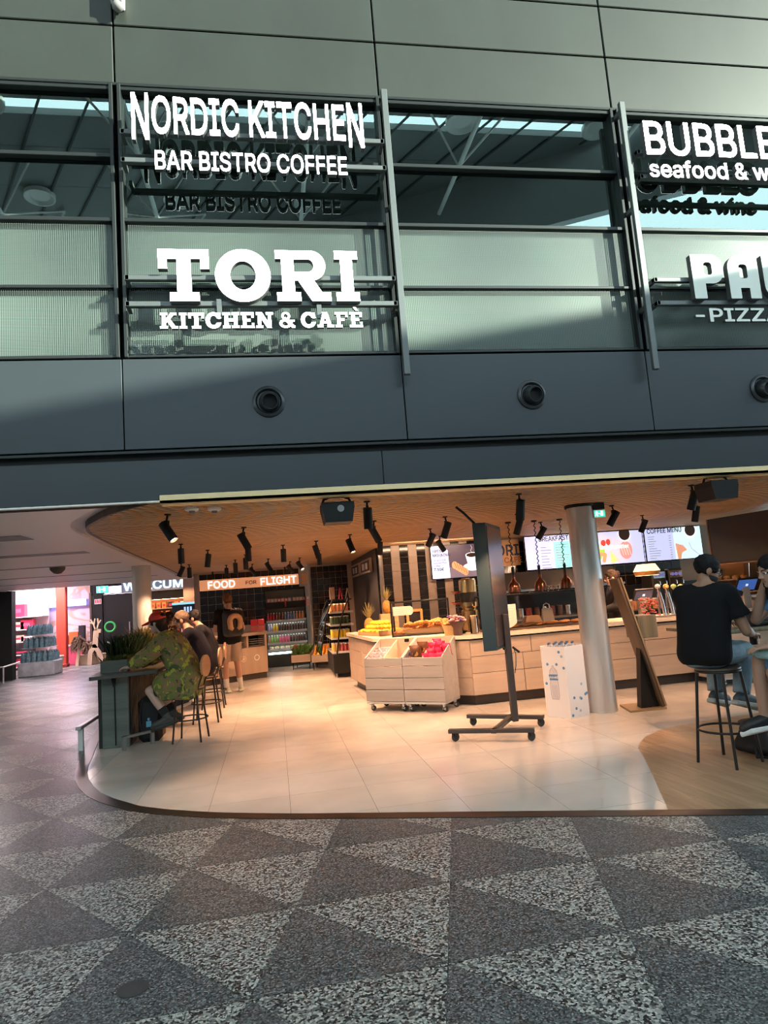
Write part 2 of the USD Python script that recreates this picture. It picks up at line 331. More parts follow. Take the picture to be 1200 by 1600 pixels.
part('shadow_gap', B().box((-14, YF+.03, 2.77), (14, YF+.08, 2.87)), M_DARK, wall)
part('drip_rail', B().rbox((-14, YF-.03, 2.825), (14, YF+.02, 2.85), .004), M_FRAME, wall)
solo('wall_upper_room', B().box((-14, 9.6, 3.3), (14, 9.7, 7)).box((-14, YF+.3, 3.3), (14, 9.7, 3.6)).box((-14, YF+.3, 6.6), (14, 9.7, 6.7)), M('upper_room', (.05, .06, .055), .8), kind='structure')
for k in range(len(VX)-1):
    x0, x1 = VX[k]+.045, VX[k+1]-.045
    w = '/World/'+numbered('/World', f'window_{k+1}'); UsdGeom.Xform.Define(stage, w); props(stage.GetPrimAtPath(w), kind='structure')
    for z0, z1 in ((ZL, ZS), (ZS, ZH)): part('pane', B().box((x0, YF+.05, z0), (x1, YF+.062, z1)), M_GLASS, w)
    for zz in (ZH, ZS, ZL): part('rail', B().rbox((x0, YF-.01, zz-.018), (x1, YF+.06, zz+.018), .004), M_FRAME, w)
    part('spandrel', B().box((x0, YF+.075, ZB), (x1, YF+.10, ZL)), M_SPAN, w)
    for z0, z1 in ((ZM+.012, ZL-.03), (ZB+.01, ZM-.012)): part('perforated_sheet', B().box((x0+.02, YF+.02, z0), (x1-.02, YF+.0215, z1)), M_SHEET, w)
    for zz in (ZM, ZB): part('rail', B().rbox((x0, YF-.005, zz-.014), (x1, YF+.06, zz+.014), .004), M_FRAME, w)
    part('mullion', B().rbox((VX[k]-.05, YF-.03, ZB-.02), (VX[k]-.018, YF+.08, ZH+.03), .004), M_FRAME, w)
    part('mullion', B().rbox((VX[k]+.018, YF-.03, ZB-.02), (VX[k]+.05, YF+.08, ZH+.03), .004), M_FRAME, w)
part('head_trim', B().rbox((-14, YF-.02, 6.148), (14, YF+.05, 6.178), .004), M_FRAME, wall)

# ------------------------------------------------------------------ the hall behind the viewer: roof, trusses and a glazed far wall
M_ROOF = M('roof_plank', (.22, .24, .24), .6, rnd=.08); M_TUBE = M('truss_tube', (.75, .76, .74), .4)
wa = math.radians(30); WD = np.array([math.cos(wa), math.sin(wa), 0]); WN = np.array([-math.sin(wa), math.cos(wa), 0]); W0 = np.array([13.95, -4.88, 0]); SILL, TOP = 8.95, 12.9; RZ = 15.2
def on_wall(s, t, z): return W0+WD*s+WN*t+[0, 0, z]
RW = np.stack([WD, WN, [0, 0, 1]], 1)
wo = solo('wall_opposite', B().box((-46, -.3, -.1), (21, 0, SILL), RW, W0).box((-46, -.3, TOP), (21, 0, RZ+.2), RW, W0), M('hall_wall', (.34, .36, .37), .8), kind='structure')
for k in (0, 1, 2, 3, 4, 5, 11): part('mullion', B().box((-46+6*k, -.2, SILL), (-45.94+6*k, -.1, TOP), RW, W0), M_FRAME, wo)
HALLIN = Polygon([tuple((W0+WD*q)[:2]) for q in (-46, 22)]+[(34, 8), (-30, 8)])
roof = solo('ceiling', B().box((-30, 3.6, RZ), (29, 5.9, RZ+.2)), M_ROOF, kind='structure')
for k in range(15):
    y0 = 3.6-1.9*k
    if k in (1, 8): continue
    pg = sbox(-30, y0-1.88, 34, y0-(.55 if k == 5 else 0)).intersection(HALLIN)
    if pg.area > .1: part('roof_plank', B().prism(pg, RZ, RZ+.2), M_ROOF, roof)
for k in range(13):
    x = -26+4.6*k; t = B()
    yb = max(-24., W0[1]+(x-W0[0])*math.tan(wa)+.4)
    if yb > 3: continue
    t.tube([(x, 5.5, RZ-1.1), (x, yb, RZ-1.1)], .07, 8)
    for q in range(10):
        y0 = 5.5-3*q
        if not HALLIN.contains(sbox(x-1.4, y0-3, x+1.4, y0)): continue
        t.tube([(x, y0, (RZ-1.1)), (x+1.4, y0-1.5, RZ-.05)], .035, 6).tube([(x+1.4, y0-1.5, RZ-.05), (x, y0-3, (RZ-1.1))], .035, 6).tube([(x, y0, (RZ-1.1)), (x-1.4, y0-1.5, RZ-.05)], .035, 6).tube([(x-1.4, y0-1.5, RZ-.05), (x, y0-3, (RZ-1.1))], .035, 6)
    part('truss', t, M_TUBE, roof)
bt = B()
for k in range(60):
    g = affinity.rotate(sbox(-60, -20+1.1*k-.03, 60, -20+1.1*k+.03), 62, origin=(0, 0)).intersection(HALLIN.buffer(-.2).intersection(sbox(-16, -24, 20, 5.6)))
    if g.area > .1: bt.prism(g, RZ-.05, RZ-.01)
part('battens', bt, M('batten_dark', (.07, .08, .08), .7), roof, kind='stuff')
for k in range(24):
    x, y = -11+4.3*(k % 6), 2.5-4.2*(k//6)
    if not HALLIN.buffer(-.6).contains(Point(x, y)): continue
    p = part('round_lamp', B().lathe([(0, RZ-.08), (.30, RZ-.08), (.42, RZ-.16), (.47, RZ-.16), (.47, RZ-.02)], (x, y, 0), 28), MATS['truss_tube'], roof)

# ------------------------------------------------------------------ ceilings under the facade
M_WHITEC = M('white_ceiling', (.78, .73, .71), .45); M_SLAT = wood('ceiling_slat', (.50, .28, .13), (.70, .44, .23), .45, axis=0, scale=9., rnd=.07)
pts = [(250, 783), (222, 790), (187, 799), (165, 807), (150, 815), (141, 820), (137, 825), (138, 830), (144, 835), (155, 841), (173, 850), (193, 859), (213, 868), (233, 876), (253, 884), (270, 892), (283, 898)]
EDGE = [tuple(at_z(x, y, ZC)[:2]) for x, y in pts]
WOODC = Polygon(EDGE+[(EDGE[-1][0]-.15, 18.5), (13, 18.5), (13, YF+.08), (EDGE[0][0], YF+.08)]).buffer(0).intersection(sbox(-14, YF+.08, 14, 19))
RING = WOODC.buffer(.16, 8)
FULL = sbox(-14, YF+.07, 14, 20.2)
wc = solo('ceiling', B().prism(FULL.difference(RING), ZC+.03, ZC+.2), M_WHITEC, kind='structure')
part('curved_reveal', B().prism(RING.difference(WOODC.buffer(.02)).intersection(FULL), ZC+.06, ZC+.2), M('reveal', (.66, .60, .63), .5), wc, 'pale curved margin round the timber ceiling')
for (xa, xb, y0, y1) in ((-7.5, -2.62, 7.62, 8.06), (-9, -2.55, 9.85, 10.15), (-10, -2.6, 12.25, 12.42), (-10, -2.7, 14.9, 15.05), (-10, -2.8, 17.3, 17.42)):
    part('ceiling_slot', B().box((xa, y0, ZC+.026), (xb, y1, ZC+.04)), M('slot', (.16, .165, .165), .5), wc)
part('edge_trim', B().box((-14, YF-.005, ZC+.0), (EDGE[0][0], YF+.05, ZC+.012)), M('pale_trim', (.86, .84, .76), .4), wc)
tc = solo('ceiling', B().prism(WOODC, ZC+.045, ZC+.2), M('ceiling_backing', (.05, .022, .010), .8), kind='structure')
part('curved_edge', B().prism(WOODC.buffer(.02).difference(WOODC.buffer(-.012)).intersection(FULL), ZC-.004, ZC+.1), M('edge_band', (.07, .045, .035), .5), tc, 'dark curved edge of the timber ceiling')
part('front_lip', B().rbox((EDGE[0][0], YF-.07, ZC-.028), (13, YF+.10, ZC+.004), .004).rbox((EDGE[0][0], YF-.07, ZC-.028), (13, YF-.05, ZC+.045), .004), M('pale_lip', (.86, .66, .36), .5), tc, 'pale wooden lip along the front of the ceiling')
y = YF+.05; k = 0; far_s = B(); core = B(); inner = WOODC.buffer(-.014)
while y < 18.4:
    pg = sbox(-14, y, 14, y+.050).intersection(inner)
    for g in getattr(pg, 'geoms', [pg]):
        if g.is_empty: continue
        x0, _, x1, _ = g.bounds
        for q0, q1 in ((x0, min(x1, 2.4+.7*math.sin(k*2.1))), (min(x1, 2.4+.7*math.sin(k*2.1))+.002, x1)):
            if q1-q0 < .05: continue
            if y < 13.5: part('ceiling_slat', B().box((q0, y, ZC), (q1, y+.050, ZC+.003)), M_SLAT, tc); core.box((q0, y+.002, ZC+.003), (q1, y+.048, ZC+.05))
            else: far_s.box((q0, y, ZC), (q1, y+.050, ZC+.045))
    y += .088; k += 1
part('far_slats', far_s, M_SLAT, tc, kind='stuff'); part('slat_cores', core, M('slat_core', (.018, .010, .006), .9, spec=.1), tc, kind='stuff')
solo('wall_left', B().box((-14.4, -24, -.1), (-14, 30, RZ)), MATS['hall_wall'], kind='structure')
for k, (x, y) in enumerate(((-7.5, 9.0), (-7.5, 12.6), (-7.5, 16.0), (-5.0, 18.6), (-5.2, 13.5))): rect_light(f'/World/concourse_lamp_{k}', (x, y, ZC+.02), (0, 0, -1), .9, .35, 42., (1., .80, .78))
# cafe back walls
M_BT = M('black_tile', (.018, .015, .014), .10, rnd=.2); M_BG = M('tile_grout', (.40, .32, .26), .7); M_BW = M('dark_wall', (.022, .02, .02), .4)
def tiled(wallp, p0, p1, z0, z1, s=.15, lim=300):
    """square glossy tiles on the wall face that runs from p0 to p1"""
    p0, p1 = np.array([*p0, 0.]), np.array([*p1, 0.]); d = p1-p0; L = np.linalg.norm(d); d /= L; nrm = np.array([d[1], -d[0], 0]); R = np.stack([d, -nrm, [0, 0, 1]], 1)
    for i in range(int(L/s+.01)):
        for j in range(int((z1-z0)/s+.01)):
            part('wall_tile', B().box((i*s+.004, -.006, z0+j*s+.004), ((i+1)*s-.004, .004, z0+(j+1)*s-.004), R, p0), M_BT, wallp)
wb = solo('wall_back', B().box((-1.85, 17.3, 0), (.9, 17.45, ZC+.05)).box((.86, 16.5, 0), (2.05, 16.7, ZC+.05)), M_BG, kind='structure')
tiled(wb, (-1.8, 17.3), (.85, 17.3), 1.05, 2.4, .19); tiled(wb, (.93, 16.5), (1.9, 16.5), .4, 2.35, .15)
part('wall_edge_trim', B().box((.85, 16.44, 0), (.9, 16.5, ZC)), M('steel_trim', (.6, .58, .55), .3, .9), wb)
wsd = solo('wall_side', B().box((1.95, 12.5, 0), (2.1, 16.6, ZC+.05)), M_BW, kind='structure')
ws = solo('wall_kitchen', B().box((1.98, 12.2, 0), (10, 12.4, ZC+.05)), M_BG, kind='structure')
part('wall_edge_trim', B().box((1.94, 12.16, .9), (1.98, 12.2, ZC)), 'x' and MATS['steel_trim'], ws)
# striped tile wall: pale and black columns of oblong tiles
M_PT = M('pale_tile', (.46, .36, .29), .3, rnd=.06)
for c in range(12):
    x0 = 2.02+.163*c
    for j in range(12):
        part('wall_tile', B().box((x0+.003, 12.19, .95+.125*j+.003), (x0+.160, 12.202, .95+.125*(j+1)-.003)), M_BT if c % 2 == 0 else M_PT, ws)
part('dark_panel', B().box((4.0, 12.185, .9), (10, 12.2, 1.35)), M_BW, ws)
tiled(ws, (4.0, 12.2), (8.0, 12.2), 1.35, 2.4, .2)
# ================================================================== ceiling spotlights
M_BLK = M('lamp_black', (.012, .012, .012), .5, spec=.25); M_LENS = glow('lamp_lens', (1.0, .74, .48), 22.0)
SPOTP = 36.0
LAMPS = [  # sight of the body, tilt toward x and y, strength, what singles it out
 (263, 831, .60, -.25, 1, 'tilted black cylinder spotlight nearest the curved end of the timber ceiling'),
 (283, 869, 0, 0, .6, 'upright black spotlight hanging left of the food sign, above a tilted one'),
 (283, 893, -.5, 0, .6, 'small black spotlight tilted left below an upright one near the curved edge'),
 (296, 895, 0, 0, 0, 'small upright spotlight at the left end of the food sign row'),
 (325, 876, -.15, 0, 1, 'black spotlight leaning slightly left, alone above the camouflage jacket man'),
 (382, 846, .5, 0, 1, 'black spotlight tilted right, topmost of the three stacked above the food sign'),
 (388, 866, 0, 0, .6, 'upright black spotlight in the middle of three stacked above the food sign'),
 (384, 881, 0, 0, 0, 'upright black spotlight lowest of three stacked above the food sign'),
 (368, 888, 0, 0, .6, 'small upright black spotlight left of the stacked three over the food sign'),
 (354, 895, 0, 0, 0, 'small upright spotlight just above the letters of the food sign'),
 (395, 893, .9, 0, .6, 'small black spotlight turned nearly flat right of the stacked three'),
 (420, 886, .55, 0, .6, 'small black spotlight tilted right above the end of the food sign'),
 (443, 868, 0, 0, 1, 'upright black spotlight alone between food sign and black tile wall'),
 (454, 889, .9, 0, 0, 'small black spotlight turned nearly flat beside the one with a bright lens'),
 (469, 884, .6, -.5, .8, 'small spotlight with bright lens by the corner of the black tile wall'),
 (495, 862, .28, 0, 1, 'black spotlight tilted right, upper of two before the black tile wall'),
 (499, 874, 0, 0, .6, 'upright black spotlight below a tilted one before the black tile wall'),
 (548, 853, .30, -.3, 1, 'black spotlight with bright lens alone left of the striped wall'),
 (575, 810, 0, 0, 1, 'large upright black spotlight right of the boxy left projector'),
 (586, 835, .55, 0, 1, 'black spotlight tilted right below the large upright one by the projector'),
 (594, 857, 0, 0, .6, 'upright black spotlight at the left top corner of the striped wall'),
 (697, 828, -.33, 0, 1, 'black spotlight leaning left above the coffee cup screen'),
 (673, 844, -.5, 0, 1, 'black spotlight leaning left at the corner of the coffee cup screen'),
 (689, 853, .7, 0, .6, 'small black spotlight tilted right in front of the coffee cup screen'),
 (813, 797, 0, 0, 1, 'large upright black spotlight right of the tall floor sign'),
 (810, 823, -.25, 0, 1, 'black spotlight leaning left below the large upright one by the floor sign'),
 (846, 833, -.6, 0, 1, 'black spotlight tilted left in front of the breakfast menu screen'),
 (958, 810, -.55, 0, 1, 'black spotlight tilted left just right of the steel pillar top'),
 (1005, 822, -.35, 0, 1, 'black spotlight tilted left over the seam of the two right menu screens'),
 (1083, 782, -.18, 0, 1, 'black spotlight leaning left just left of the right projector'),
 (1087, 803, -.05, 0, 1, 'upright black spotlight above the right end of the coffee menu screen')]
for u, v, tx, ty, s, lab in LAMPS:
    c = at_z(u, v, 2.255); ty = ty or (.35 if c[0] > 1.2 else .12); d = np.array([tx, ty, -1.]); d /= np.linalg.norm(d); far = c[1] > 11
    L, r = .20, .043
    top = c-d*L*.5; low = c+d*L*.5
    t = thing('spotlight', lab, 'spotlight', (c[0], c[1], ZC), group='black ceiling spotlights')
    o = np.array([c[0], c[1], ZC])
    x, yv, _ = _basis(d)
    part('housing', B().cyl(top-o, low-o, r, n=16, caps=False).cyl(top-o, top-d*.004-o, r, r*.8, 16).cyl(low-d*.02-o, low-o, r*.93, n=16, caps=False), M_BLK, t, smooth=40)
    part('lens', B().cyl(low-d*.024-o, low-d*.02-o, r*.90, n=16), M_LENS if s else M_BLK, t)
    part('stem', B().cyl((0, 0, .0), (top+d*.05-o)*[1, 1, 1], .010, n=8).cyl((0, 0, 0), (0, 0, -.012), .03, n=12).box((-.012, -.012, (top-o)[2]-.02), (.012, .012, (top-o)[2]+.02)), M_BLK, t)
    if s: spot_light(path_of(t)+'/light', low+d*.006-o, d+[0, 0, 0], SPOTP*s*(1. if c[1] < 8.5 else 1.9 if c[1] < 11.5 else 3.0), 46)
# ================================================================== lit signs on the facade
def SL(ch):
    """slab serif capitals, one unit tall: shapely outline and advance"""
    w, s, o = .25, .17, .11; bx = sbox
    stem = lambda x: unary_union([bx(x, 0, x+w, 1), bx(x-o, 0, x+w+o, s), bx(x-o, 1-s, x+w+o, 1)])
    dg = lambda a, b, t: LineString([a, b]).buffer(t/2, cap_style=2)
    ring = lambda W, t, ty: affinity.scale(Point(0, 0).buffer(1, 24), W/2, .515).difference(affinity.scale(Point(0, 0).buffer(1, 24), W/2-t, .515-ty))
    clip = lambda g, W: g.intersection(bx(-.3, 0, W+.3, 1))
    if ch == 'I': return stem(o), w+2*o
    if ch == 'T': return unary_union([bx(.34, 0, .34+w+.02, 1), bx(.2, 0, .75, s), bx(0, 1-s-.02, .95, 1), bx(0, .62, .17, 1), bx(.78, .62, .95, 1)]), .95
    if ch == 'O': return affinity.translate(ring(1.06, .29, .24), .53, .5), 1.06
    if ch == 'R':
        bowl = bx(.2, .40, .68, 1).union(affinity.translate(affinity.scale(Point(0, 0).buffer(1, 24), .30, .30), .68, .70)).difference(bx(.36, .58, .64, .82).union(affinity.translate(affinity.scale(Point(0, 0).buffer(1, 16), .10, .12), .64, .70)))
        return clip(unary_union([stem(o), bowl, dg((.52, .5), (.84, .0), .27), bx(.74, 0, 1.06, s)]), 1.06), 1.06
    if ch == 'K': return clip(unary_union([stem(o), dg((.30, .42), (.82, 1.), .22), dg((.45, .62), (.88, 0), .25), bx(.62, 1-s, 1.0, 1), bx(.70, 0, 1.08, s)]), 1.08), 1.08
    if ch == 'C': return affinity.translate(ring(.98, .27, .22), .49, .5).difference(bx(.62, .36, 1.2, .62)).union(bx(.74, .60, .92, .97)), .96
    if ch == 'H': return unary_union([stem(o), stem(.68), bx(.2, .41, .8, .60)]), 1.04
    if ch in 'EÈF':
        g = [stem(o), bx(.2, 1-s, .82, 1), bx(.66, .66, .82, 1), bx(.2, .42, .62, .59)]
        if ch != 'F': g += [bx(.2, 0, .84, s), bx(.68, 0, .84, .34)]
        if ch == 'È': g += [Polygon([(.26, 1.30), (.46, 1.30), (.60, 1.07), (.44, 1.07)])]
        return unary_union(g), .86
    if ch == 'N': return unary_union([bx(.11, 0, .33, 1), bx(.74, 0, .96, 1), Polygon([(.08, 1), (.40, 1), (.98, 0), (.68, 0)]), bx(0, 1-s, .3, 1), bx(0, 0, .44, s), bx(.62, 1-s, 1.07, 1)]), 1.07
    if ch == 'A': return clip(unary_union([dg((.20, -.05), (.50, 1.02), .22), dg((.86, -.05), (.54, 1.02), .25), bx(.28, .24, .78, .40), bx(0, 0, .40, s), bx(.64, 0, 1.08, s), bx(.34, .88, .64, 1)]), 1.08), 1.08
    if ch == '&':
        e = lambda x, y, a, b, t: affinity.translate(affinity.scale(Point(0, 0).buffer(1, 16), a, b), x, y).difference(affinity.translate(affinity.scale(Point(0, 0).buffer(1, 16), a-t, b-t*.85), x, y))
        return clip(unary_union([e(.42, .75, .28, .26, .16), e(.40, .28, .40, .29, .19), dg((.32, .62), (.88, .06), .20), dg((.82, .46), (.62, .18), .16), bx(.66, .38, .98, .50), bx(.76, 0, 1.0, .15)]), 1.), .98
M_LIT = glow('sign_face', (1.0, .98, 1.0), 2.6); M_LITC = glow('sign_face_violet', (.98, .93, 1.0), 3.0); M_RET = M('sign_return', (.10, .105, .11), .4, .2); M_UNLIT = M('sign_pale', (.80, .84, .76), .4); M_RAIL = M('sign_rail', (.12, .135, .135), .42, .4)
def letters(sign, items, x0, z0, yf, face, depth=.055):
    """items: (vertices, faces) drawn in xy at the origin; letter body and lit face as its sub-part"""
    for v, f in items:
        v = np.array(v); d = v[:, 2].max(); v = v*[1, 1, depth/d]
        V = v @ RX.T + [x0, yf+depth, z0]
        p = part('letter', (V, f), M_RET, sign)
        v2 = v.copy(); v2[:, 2] = np.where(v2[:, 2] > depth/2, depth+.004, depth+.0005)
        part('lit_face', (v2 @ RX.T+[x0, yf+depth, z0], f), face, p)
def slab_items(text, h, gap=.07, space=.35, sx=1.):
    out, x = [], 0
    for ch in text:
        if ch == ' ': x += space; continue
        g, adv = SL(ch); b = B().prism(affinity.scale(affinity.translate(g, x, 0), h*sx, h, origin=(0, 0)), 0, .05).mesh(); out.append(b); x += adv+gap
    return out, (x-gap)*h*sx
def fit(items, w):
    lo = min(v[:, 0].min() for v, f in items); hi = max(v[:, 0].max() for v, f in items); k = w/(hi-lo); return [((v-[lo, 0, 0])*[k, 1, 1], f) for v, f in items]
def sign(name, label, x0, x1, rails):
    t = thing(name, label, 'sign')
    for z in rails: part('support_rail', B().rbox((x0, 5.46, z-.022), (x1, 5.51, z+.022), .004).box((x0, 5.46, z-.02), (x0+.03, 5.62, z+.02)).box((x1-.03, 5.46, z-.02), (x1, 5.62, z+.02)), M_RAIL, t)
    return t
YS = 5.40
t = sign('facade_sign', 'big glowing white slab serif sign on the perforated panels left of the middle windows', -1.06, 1.21, (4.275, 4.045))
it, w = slab_items('TORI', .455, .10); letters(t, fit(it, 1.66), -.785, 4.035, YS, M_LIT)
it, w = slab_items('KITCHEN & CAFÈ', .138, .07, .30); letters(t, fit(it, 1.665), -.785, 3.80, YS, M_LIT, .03)
for x in (-.33, .5): part('drop_bracket', B().box((x, YS+.03, 3.9), (x+.04, YS+.06, 4.07)), M_RAIL, t)
t = sign('facade_sign', 'glowing white narrow lettered two-line sign on the glass above the slab serif sign', -1.06, 1.21, (5.585, 5.325))
its = glyphs('NORDIC KITCHEN', .33, .05, True, .62); its = fit(its, 1.975); n = len(its)
its = [(np.array(v)*[1, 1.25, 1]-[0, .06, 0] if k in (0, n-1) else v, f) for k, (v, f) in enumerate(its)]
letters(t, its, -.955, 5.535, YS, M_LITC)
letters(t, fit(glyphs('BAR BISTRO COFFEE', .165, .04, True, .8), 1.625), -.778, 5.205, YS, M_LITC, .04)
t = sign('facade_sign', 'glowing white round lettered sign on the glass at the upper right edge', 3.70, 5.92, (5.585, 5.325))
letters(t, fit(glyphs('BUBBLES', .335, .05, True, 1.0), 1.66), 3.755, 5.52, YS, M_LITC)
letters(t, fit(glyphs('seafood & wine', .165, .04, True), 1.60), 3.76, 5.285, YS, M_LITC, .04)
t = sign('facade_sign', 'unlit pale block letter sign on the perforated panels at the right edge', 3.70, 5.92, (4.275, 4.045))
hole = lambda a, b, c, d: sbox(a, b, c, d).buffer(.06, 6)
tall = lambda lo, hi: unary_union([sbox(0, .3, .74, .7), sbox(.0, 0, .74, .5) if not lo else rounded(.74, .8, lo), sbox(0, .5, .74, 1) if not hi else affinity.translate(rounded(.74, .8, hi), 0, .2)])
PAU = [unary_union([sbox(0, 0, .29, 1), affinity.translate(rounded(.74, .66, .27), 0, .34), sbox(0, .34, .35, 1)]).difference(hole(.35, .60, .42, .76)), tall(0, .30).difference(hole(.33, .52, .41, .72)).difference(sbox(.26, -.1, .48, .24)), tall(.30, 0).difference(hole(.33, .36, .41, 1.2)), unary_union([sbox(0, 0, .29, 1), sbox(0, 0, .62, .26)])]
letters(t, [B().prism(affinity.scale(affinity.translate(g.buffer(-.02).buffer(.02), .86*k, 0), .44, .44, origin=(0, 0)), 0, .05).mesh() for k, g in enumerate(PAU)], 4.055, 4.055, YS, M_UNLIT)
letters(t, fit(glyphs('-PIZZA-', .125, .04, True), 1.05), 4.03, 3.83, YS, M_UNLIT, .03)
for k, x in enumerate((1.255, 3.625)):
    t = thing('sign_post', ('tall dark flat post between the lit kitchen signs and the middle windows', 'tall dark flat post left of the round letter sign at the right edge')[k], 'sign post', (x, 5.53, 3.41))
    part('bar', B().rbox((-.028, -.045, 0), (.028, .0, 2.72), .004), M_RAIL, t)
    for z in (.6, 1.6, 2.62): part('wall_bracket', B().box((-.02, 0, z), (.02, .12, z+.04)), M_RAIL, t)

# ------------------------------------------------------------------ air nozzles in the fascia
M_NOZ = M('nozzle_metal', (.06, .065, .07), .30, .6)
for x, lab in ((.053, 'round black air nozzle under the slab letter sign'), (2.435, 'round black air nozzle in the middle fascia panel'), (4.823, 'round black air nozzle cut by the right edge of the fascia')):
    t = thing('air_nozzle', lab, 'air nozzle', (x, YF-.01, 3.24)); d = np.array([.12, -1, -.22]); d /= np.linalg.norm(d)
    RN = np.stack(_basis((0, -1, 0)), 1); RD = np.stack(_basis(d), 1)
    part('flange', B().lathe([(.137, -.005), (.137, .012), (.128, .022), (.112, .026), (.104, .018), (.102, -.005)], n=40, R=RN), M_NOZ, t, smooth=35)
    part('cup', B().lathe([(.104, .006), (.098, .0), (.06, -.012), (0, -.012)], n=36, R=RN), M_BLK, t, smooth=50)
    part('nozzle', B().lathe([(.085, -.01), (.088, .03), (.078, .065), (.068, .085), (.062, .085), (.056, .06), (.05, -.005), (0, -.005)], n=36, R=RD), M_NOZ, t, smooth=40)
    part('bore', B().lathe([(.055, .045), (0, .045)], n=30, R=RD), M_DARK, t)
# camera on the cladding
t = thing('security_camera', 'small white security camera high on the cladding above the kitchen sign', 'camera', (-1.07, YF+.02, 6.93)); M_WP = M('white_plastic', (.72, .72, .70), .4)
part('housing', B().rbox((-.06, -.16, -.02), (.05, .0, .19), .012), M_WP, t); part('dome_lens', B().ball((0, -.09, -.05), .05, 2), M('smoky_dome', (.25, .24, .23), .15), t, smooth=True); part('hood', B().rbox((-.045, -.14, -.035), (.045, -.04, -.015), .005), M_WP, t)
part('cable', B().tube([(.07, -.12, .2), (.07, -.13, .0), (.05, -.1, -.02)], .01, 6), M_WP, t)

# ------------------------------------------------------------------ things under the cafe ceiling
def projector(u, v, lab, lens):
    c = at_z(u, v, 2.26); t = thing('projector', lab, 'projector', (c[0], c[1], ZC), 0)
    part('body', B().mf(Manifold.hull_points(np.array([(x*(.14 if z > -.2 else .115), y, z) for x in (-1, 1) for y in (-.13, .13) for z in (-.07, -.12, -.245)]))), M_BLK, t)
    part('bracket', B().tube([(-.13, 0, -.07), (-.11, 0, -.03), (-.05, 0, -.006), (.05, 0, -.006), (.11, 0, -.03), (.13, 0, -.07)], .011, 8), M_BLK, t)
    if lens: part('lens', B().lathe([(.03, 0), (.03, .012), (0, .012)], (.02, -.125, -.13), 16, RX @ np.diag([1, 1, 1])), M('lens_glass', (.30, .30, .32), .08), t)
    return t
projector(527, 803, 'boxy black ceiling projector with a small bright lens, left of the two', True)
projector(1120, 768, 'boxy plain black ceiling projector near the right edge of the ceiling', False)
for u, lab in ((300, 'white ceiling smoke detector, left one of the pair at the front lip'), (335, 'white ceiling smoke detector, right one of the pair at the front lip')):
    c = at_z(u, 797, 2.40); t = thing('smoke_detector', lab, 'smoke detector', (c[0], c[1], ZC))
    part('base', B().lathe([(0, 0), (.062, 0), (.062, -.016), (.05, -.028), (0, -.028)], n=24), M_WP, t, smooth=40); part('sensor', B().lathe([(.028, -.026), (.022, -.05), (0, -.052)], n=18), M('sensor_grey', (.2, .2, .2), .4), t, smooth=50)
c = at_z(90, 889, 2.42); t = thing('ceiling_speaker', 'small dark dome camera under the pale ceiling above the far shop', 'camera', (c[0], c[1], ZC+.03))
part('dome', B().lathe([(0, 0), (.13, 0), (.12, -.05), (.06, -.11), (0, -.12)], n=20), M('dome_brown', (.07, .05, .045), .3), t, smooth=40)
def exit_sign(c, w, lab, s=1.0):
    t = thing('exit_sign', lab, 'exit sign', c); h = w*.62; g = glow('exit_green', (.08, .62, .45), 1.1*s); wt = glow('exit_white', (.85, 1., .95), 1.6*s)
    part('box', B().rbox((-w/2, -.02, -h/2), (w/2, .03, h/2), .004), M_BLK if s < 1 else M_WP, t)
    part('face', B().box((-w/2+.006, -.024, -h/2+.006), (w/2-.006, -.0205, h/2-.006)), g, t)
    q = B(); k = w/.3
    q.prism(Polygon([(.02, -.05), (.08, -.05), (.08, .06), (.02, .06)]), 0, .003).ball((-.075, .05, .002), .014, 1)
    q.prism(unary_union([LineString(l).buffer(.009) for l in ([(-.075, .035), (-.085, -.005), (-.055, -.03), (-.06, -.06)], [(-.085, -.005), (-.115, -.045)], [(-.075, .03), (-.045, .01)], [(-.075, .03), (-.11, .015)], [(-.02, 0), (.005, 0)])]), 0, .003)
    v, f = q.mesh(); part('pictogram', ((v*k) @ RX.T+[0, -.0245, 0], f), wt, t); return t
c = at_z(933, 801, 2.30); exit_sign((c[0]+.02, c[1], 2.285), .15, 'small green exit sign peeking from behind the steel pillar top', 1.)
solo('exit_sign_hanger', B().box((c[0]-.05, c[1]-.02, 2.34), (c[0]+.09, c[1]+.03, ZC)), M_BLK, 'black block holding the exit sign beside the steel pillar', 'bracket')
# ================================================================== steel pillar
M_STEEL = M('brushed_steel', (.62, .62, .61), .34, .6, noise=.06, nscale=6, stretch=(1, 1, .15)); M_CHROME = M('chrome', (.75, .74, .73), .12, 1.0)
pc = np.array([3.70, 7.50, 0]); t = thing('pillar', 'thick brushed steel pillar standing right of the water bottle display', 'pillar', pc)
part('shaft', B().cyl((0, 0, 0), (0, 0, 2.40), .165, n=48), M_STEEL, t, smooth=40); part('top_ring', B().cyl((0, 0, 2.385), (0, 0, ZC), .185, n=40), M_BLK, t, smooth=40)
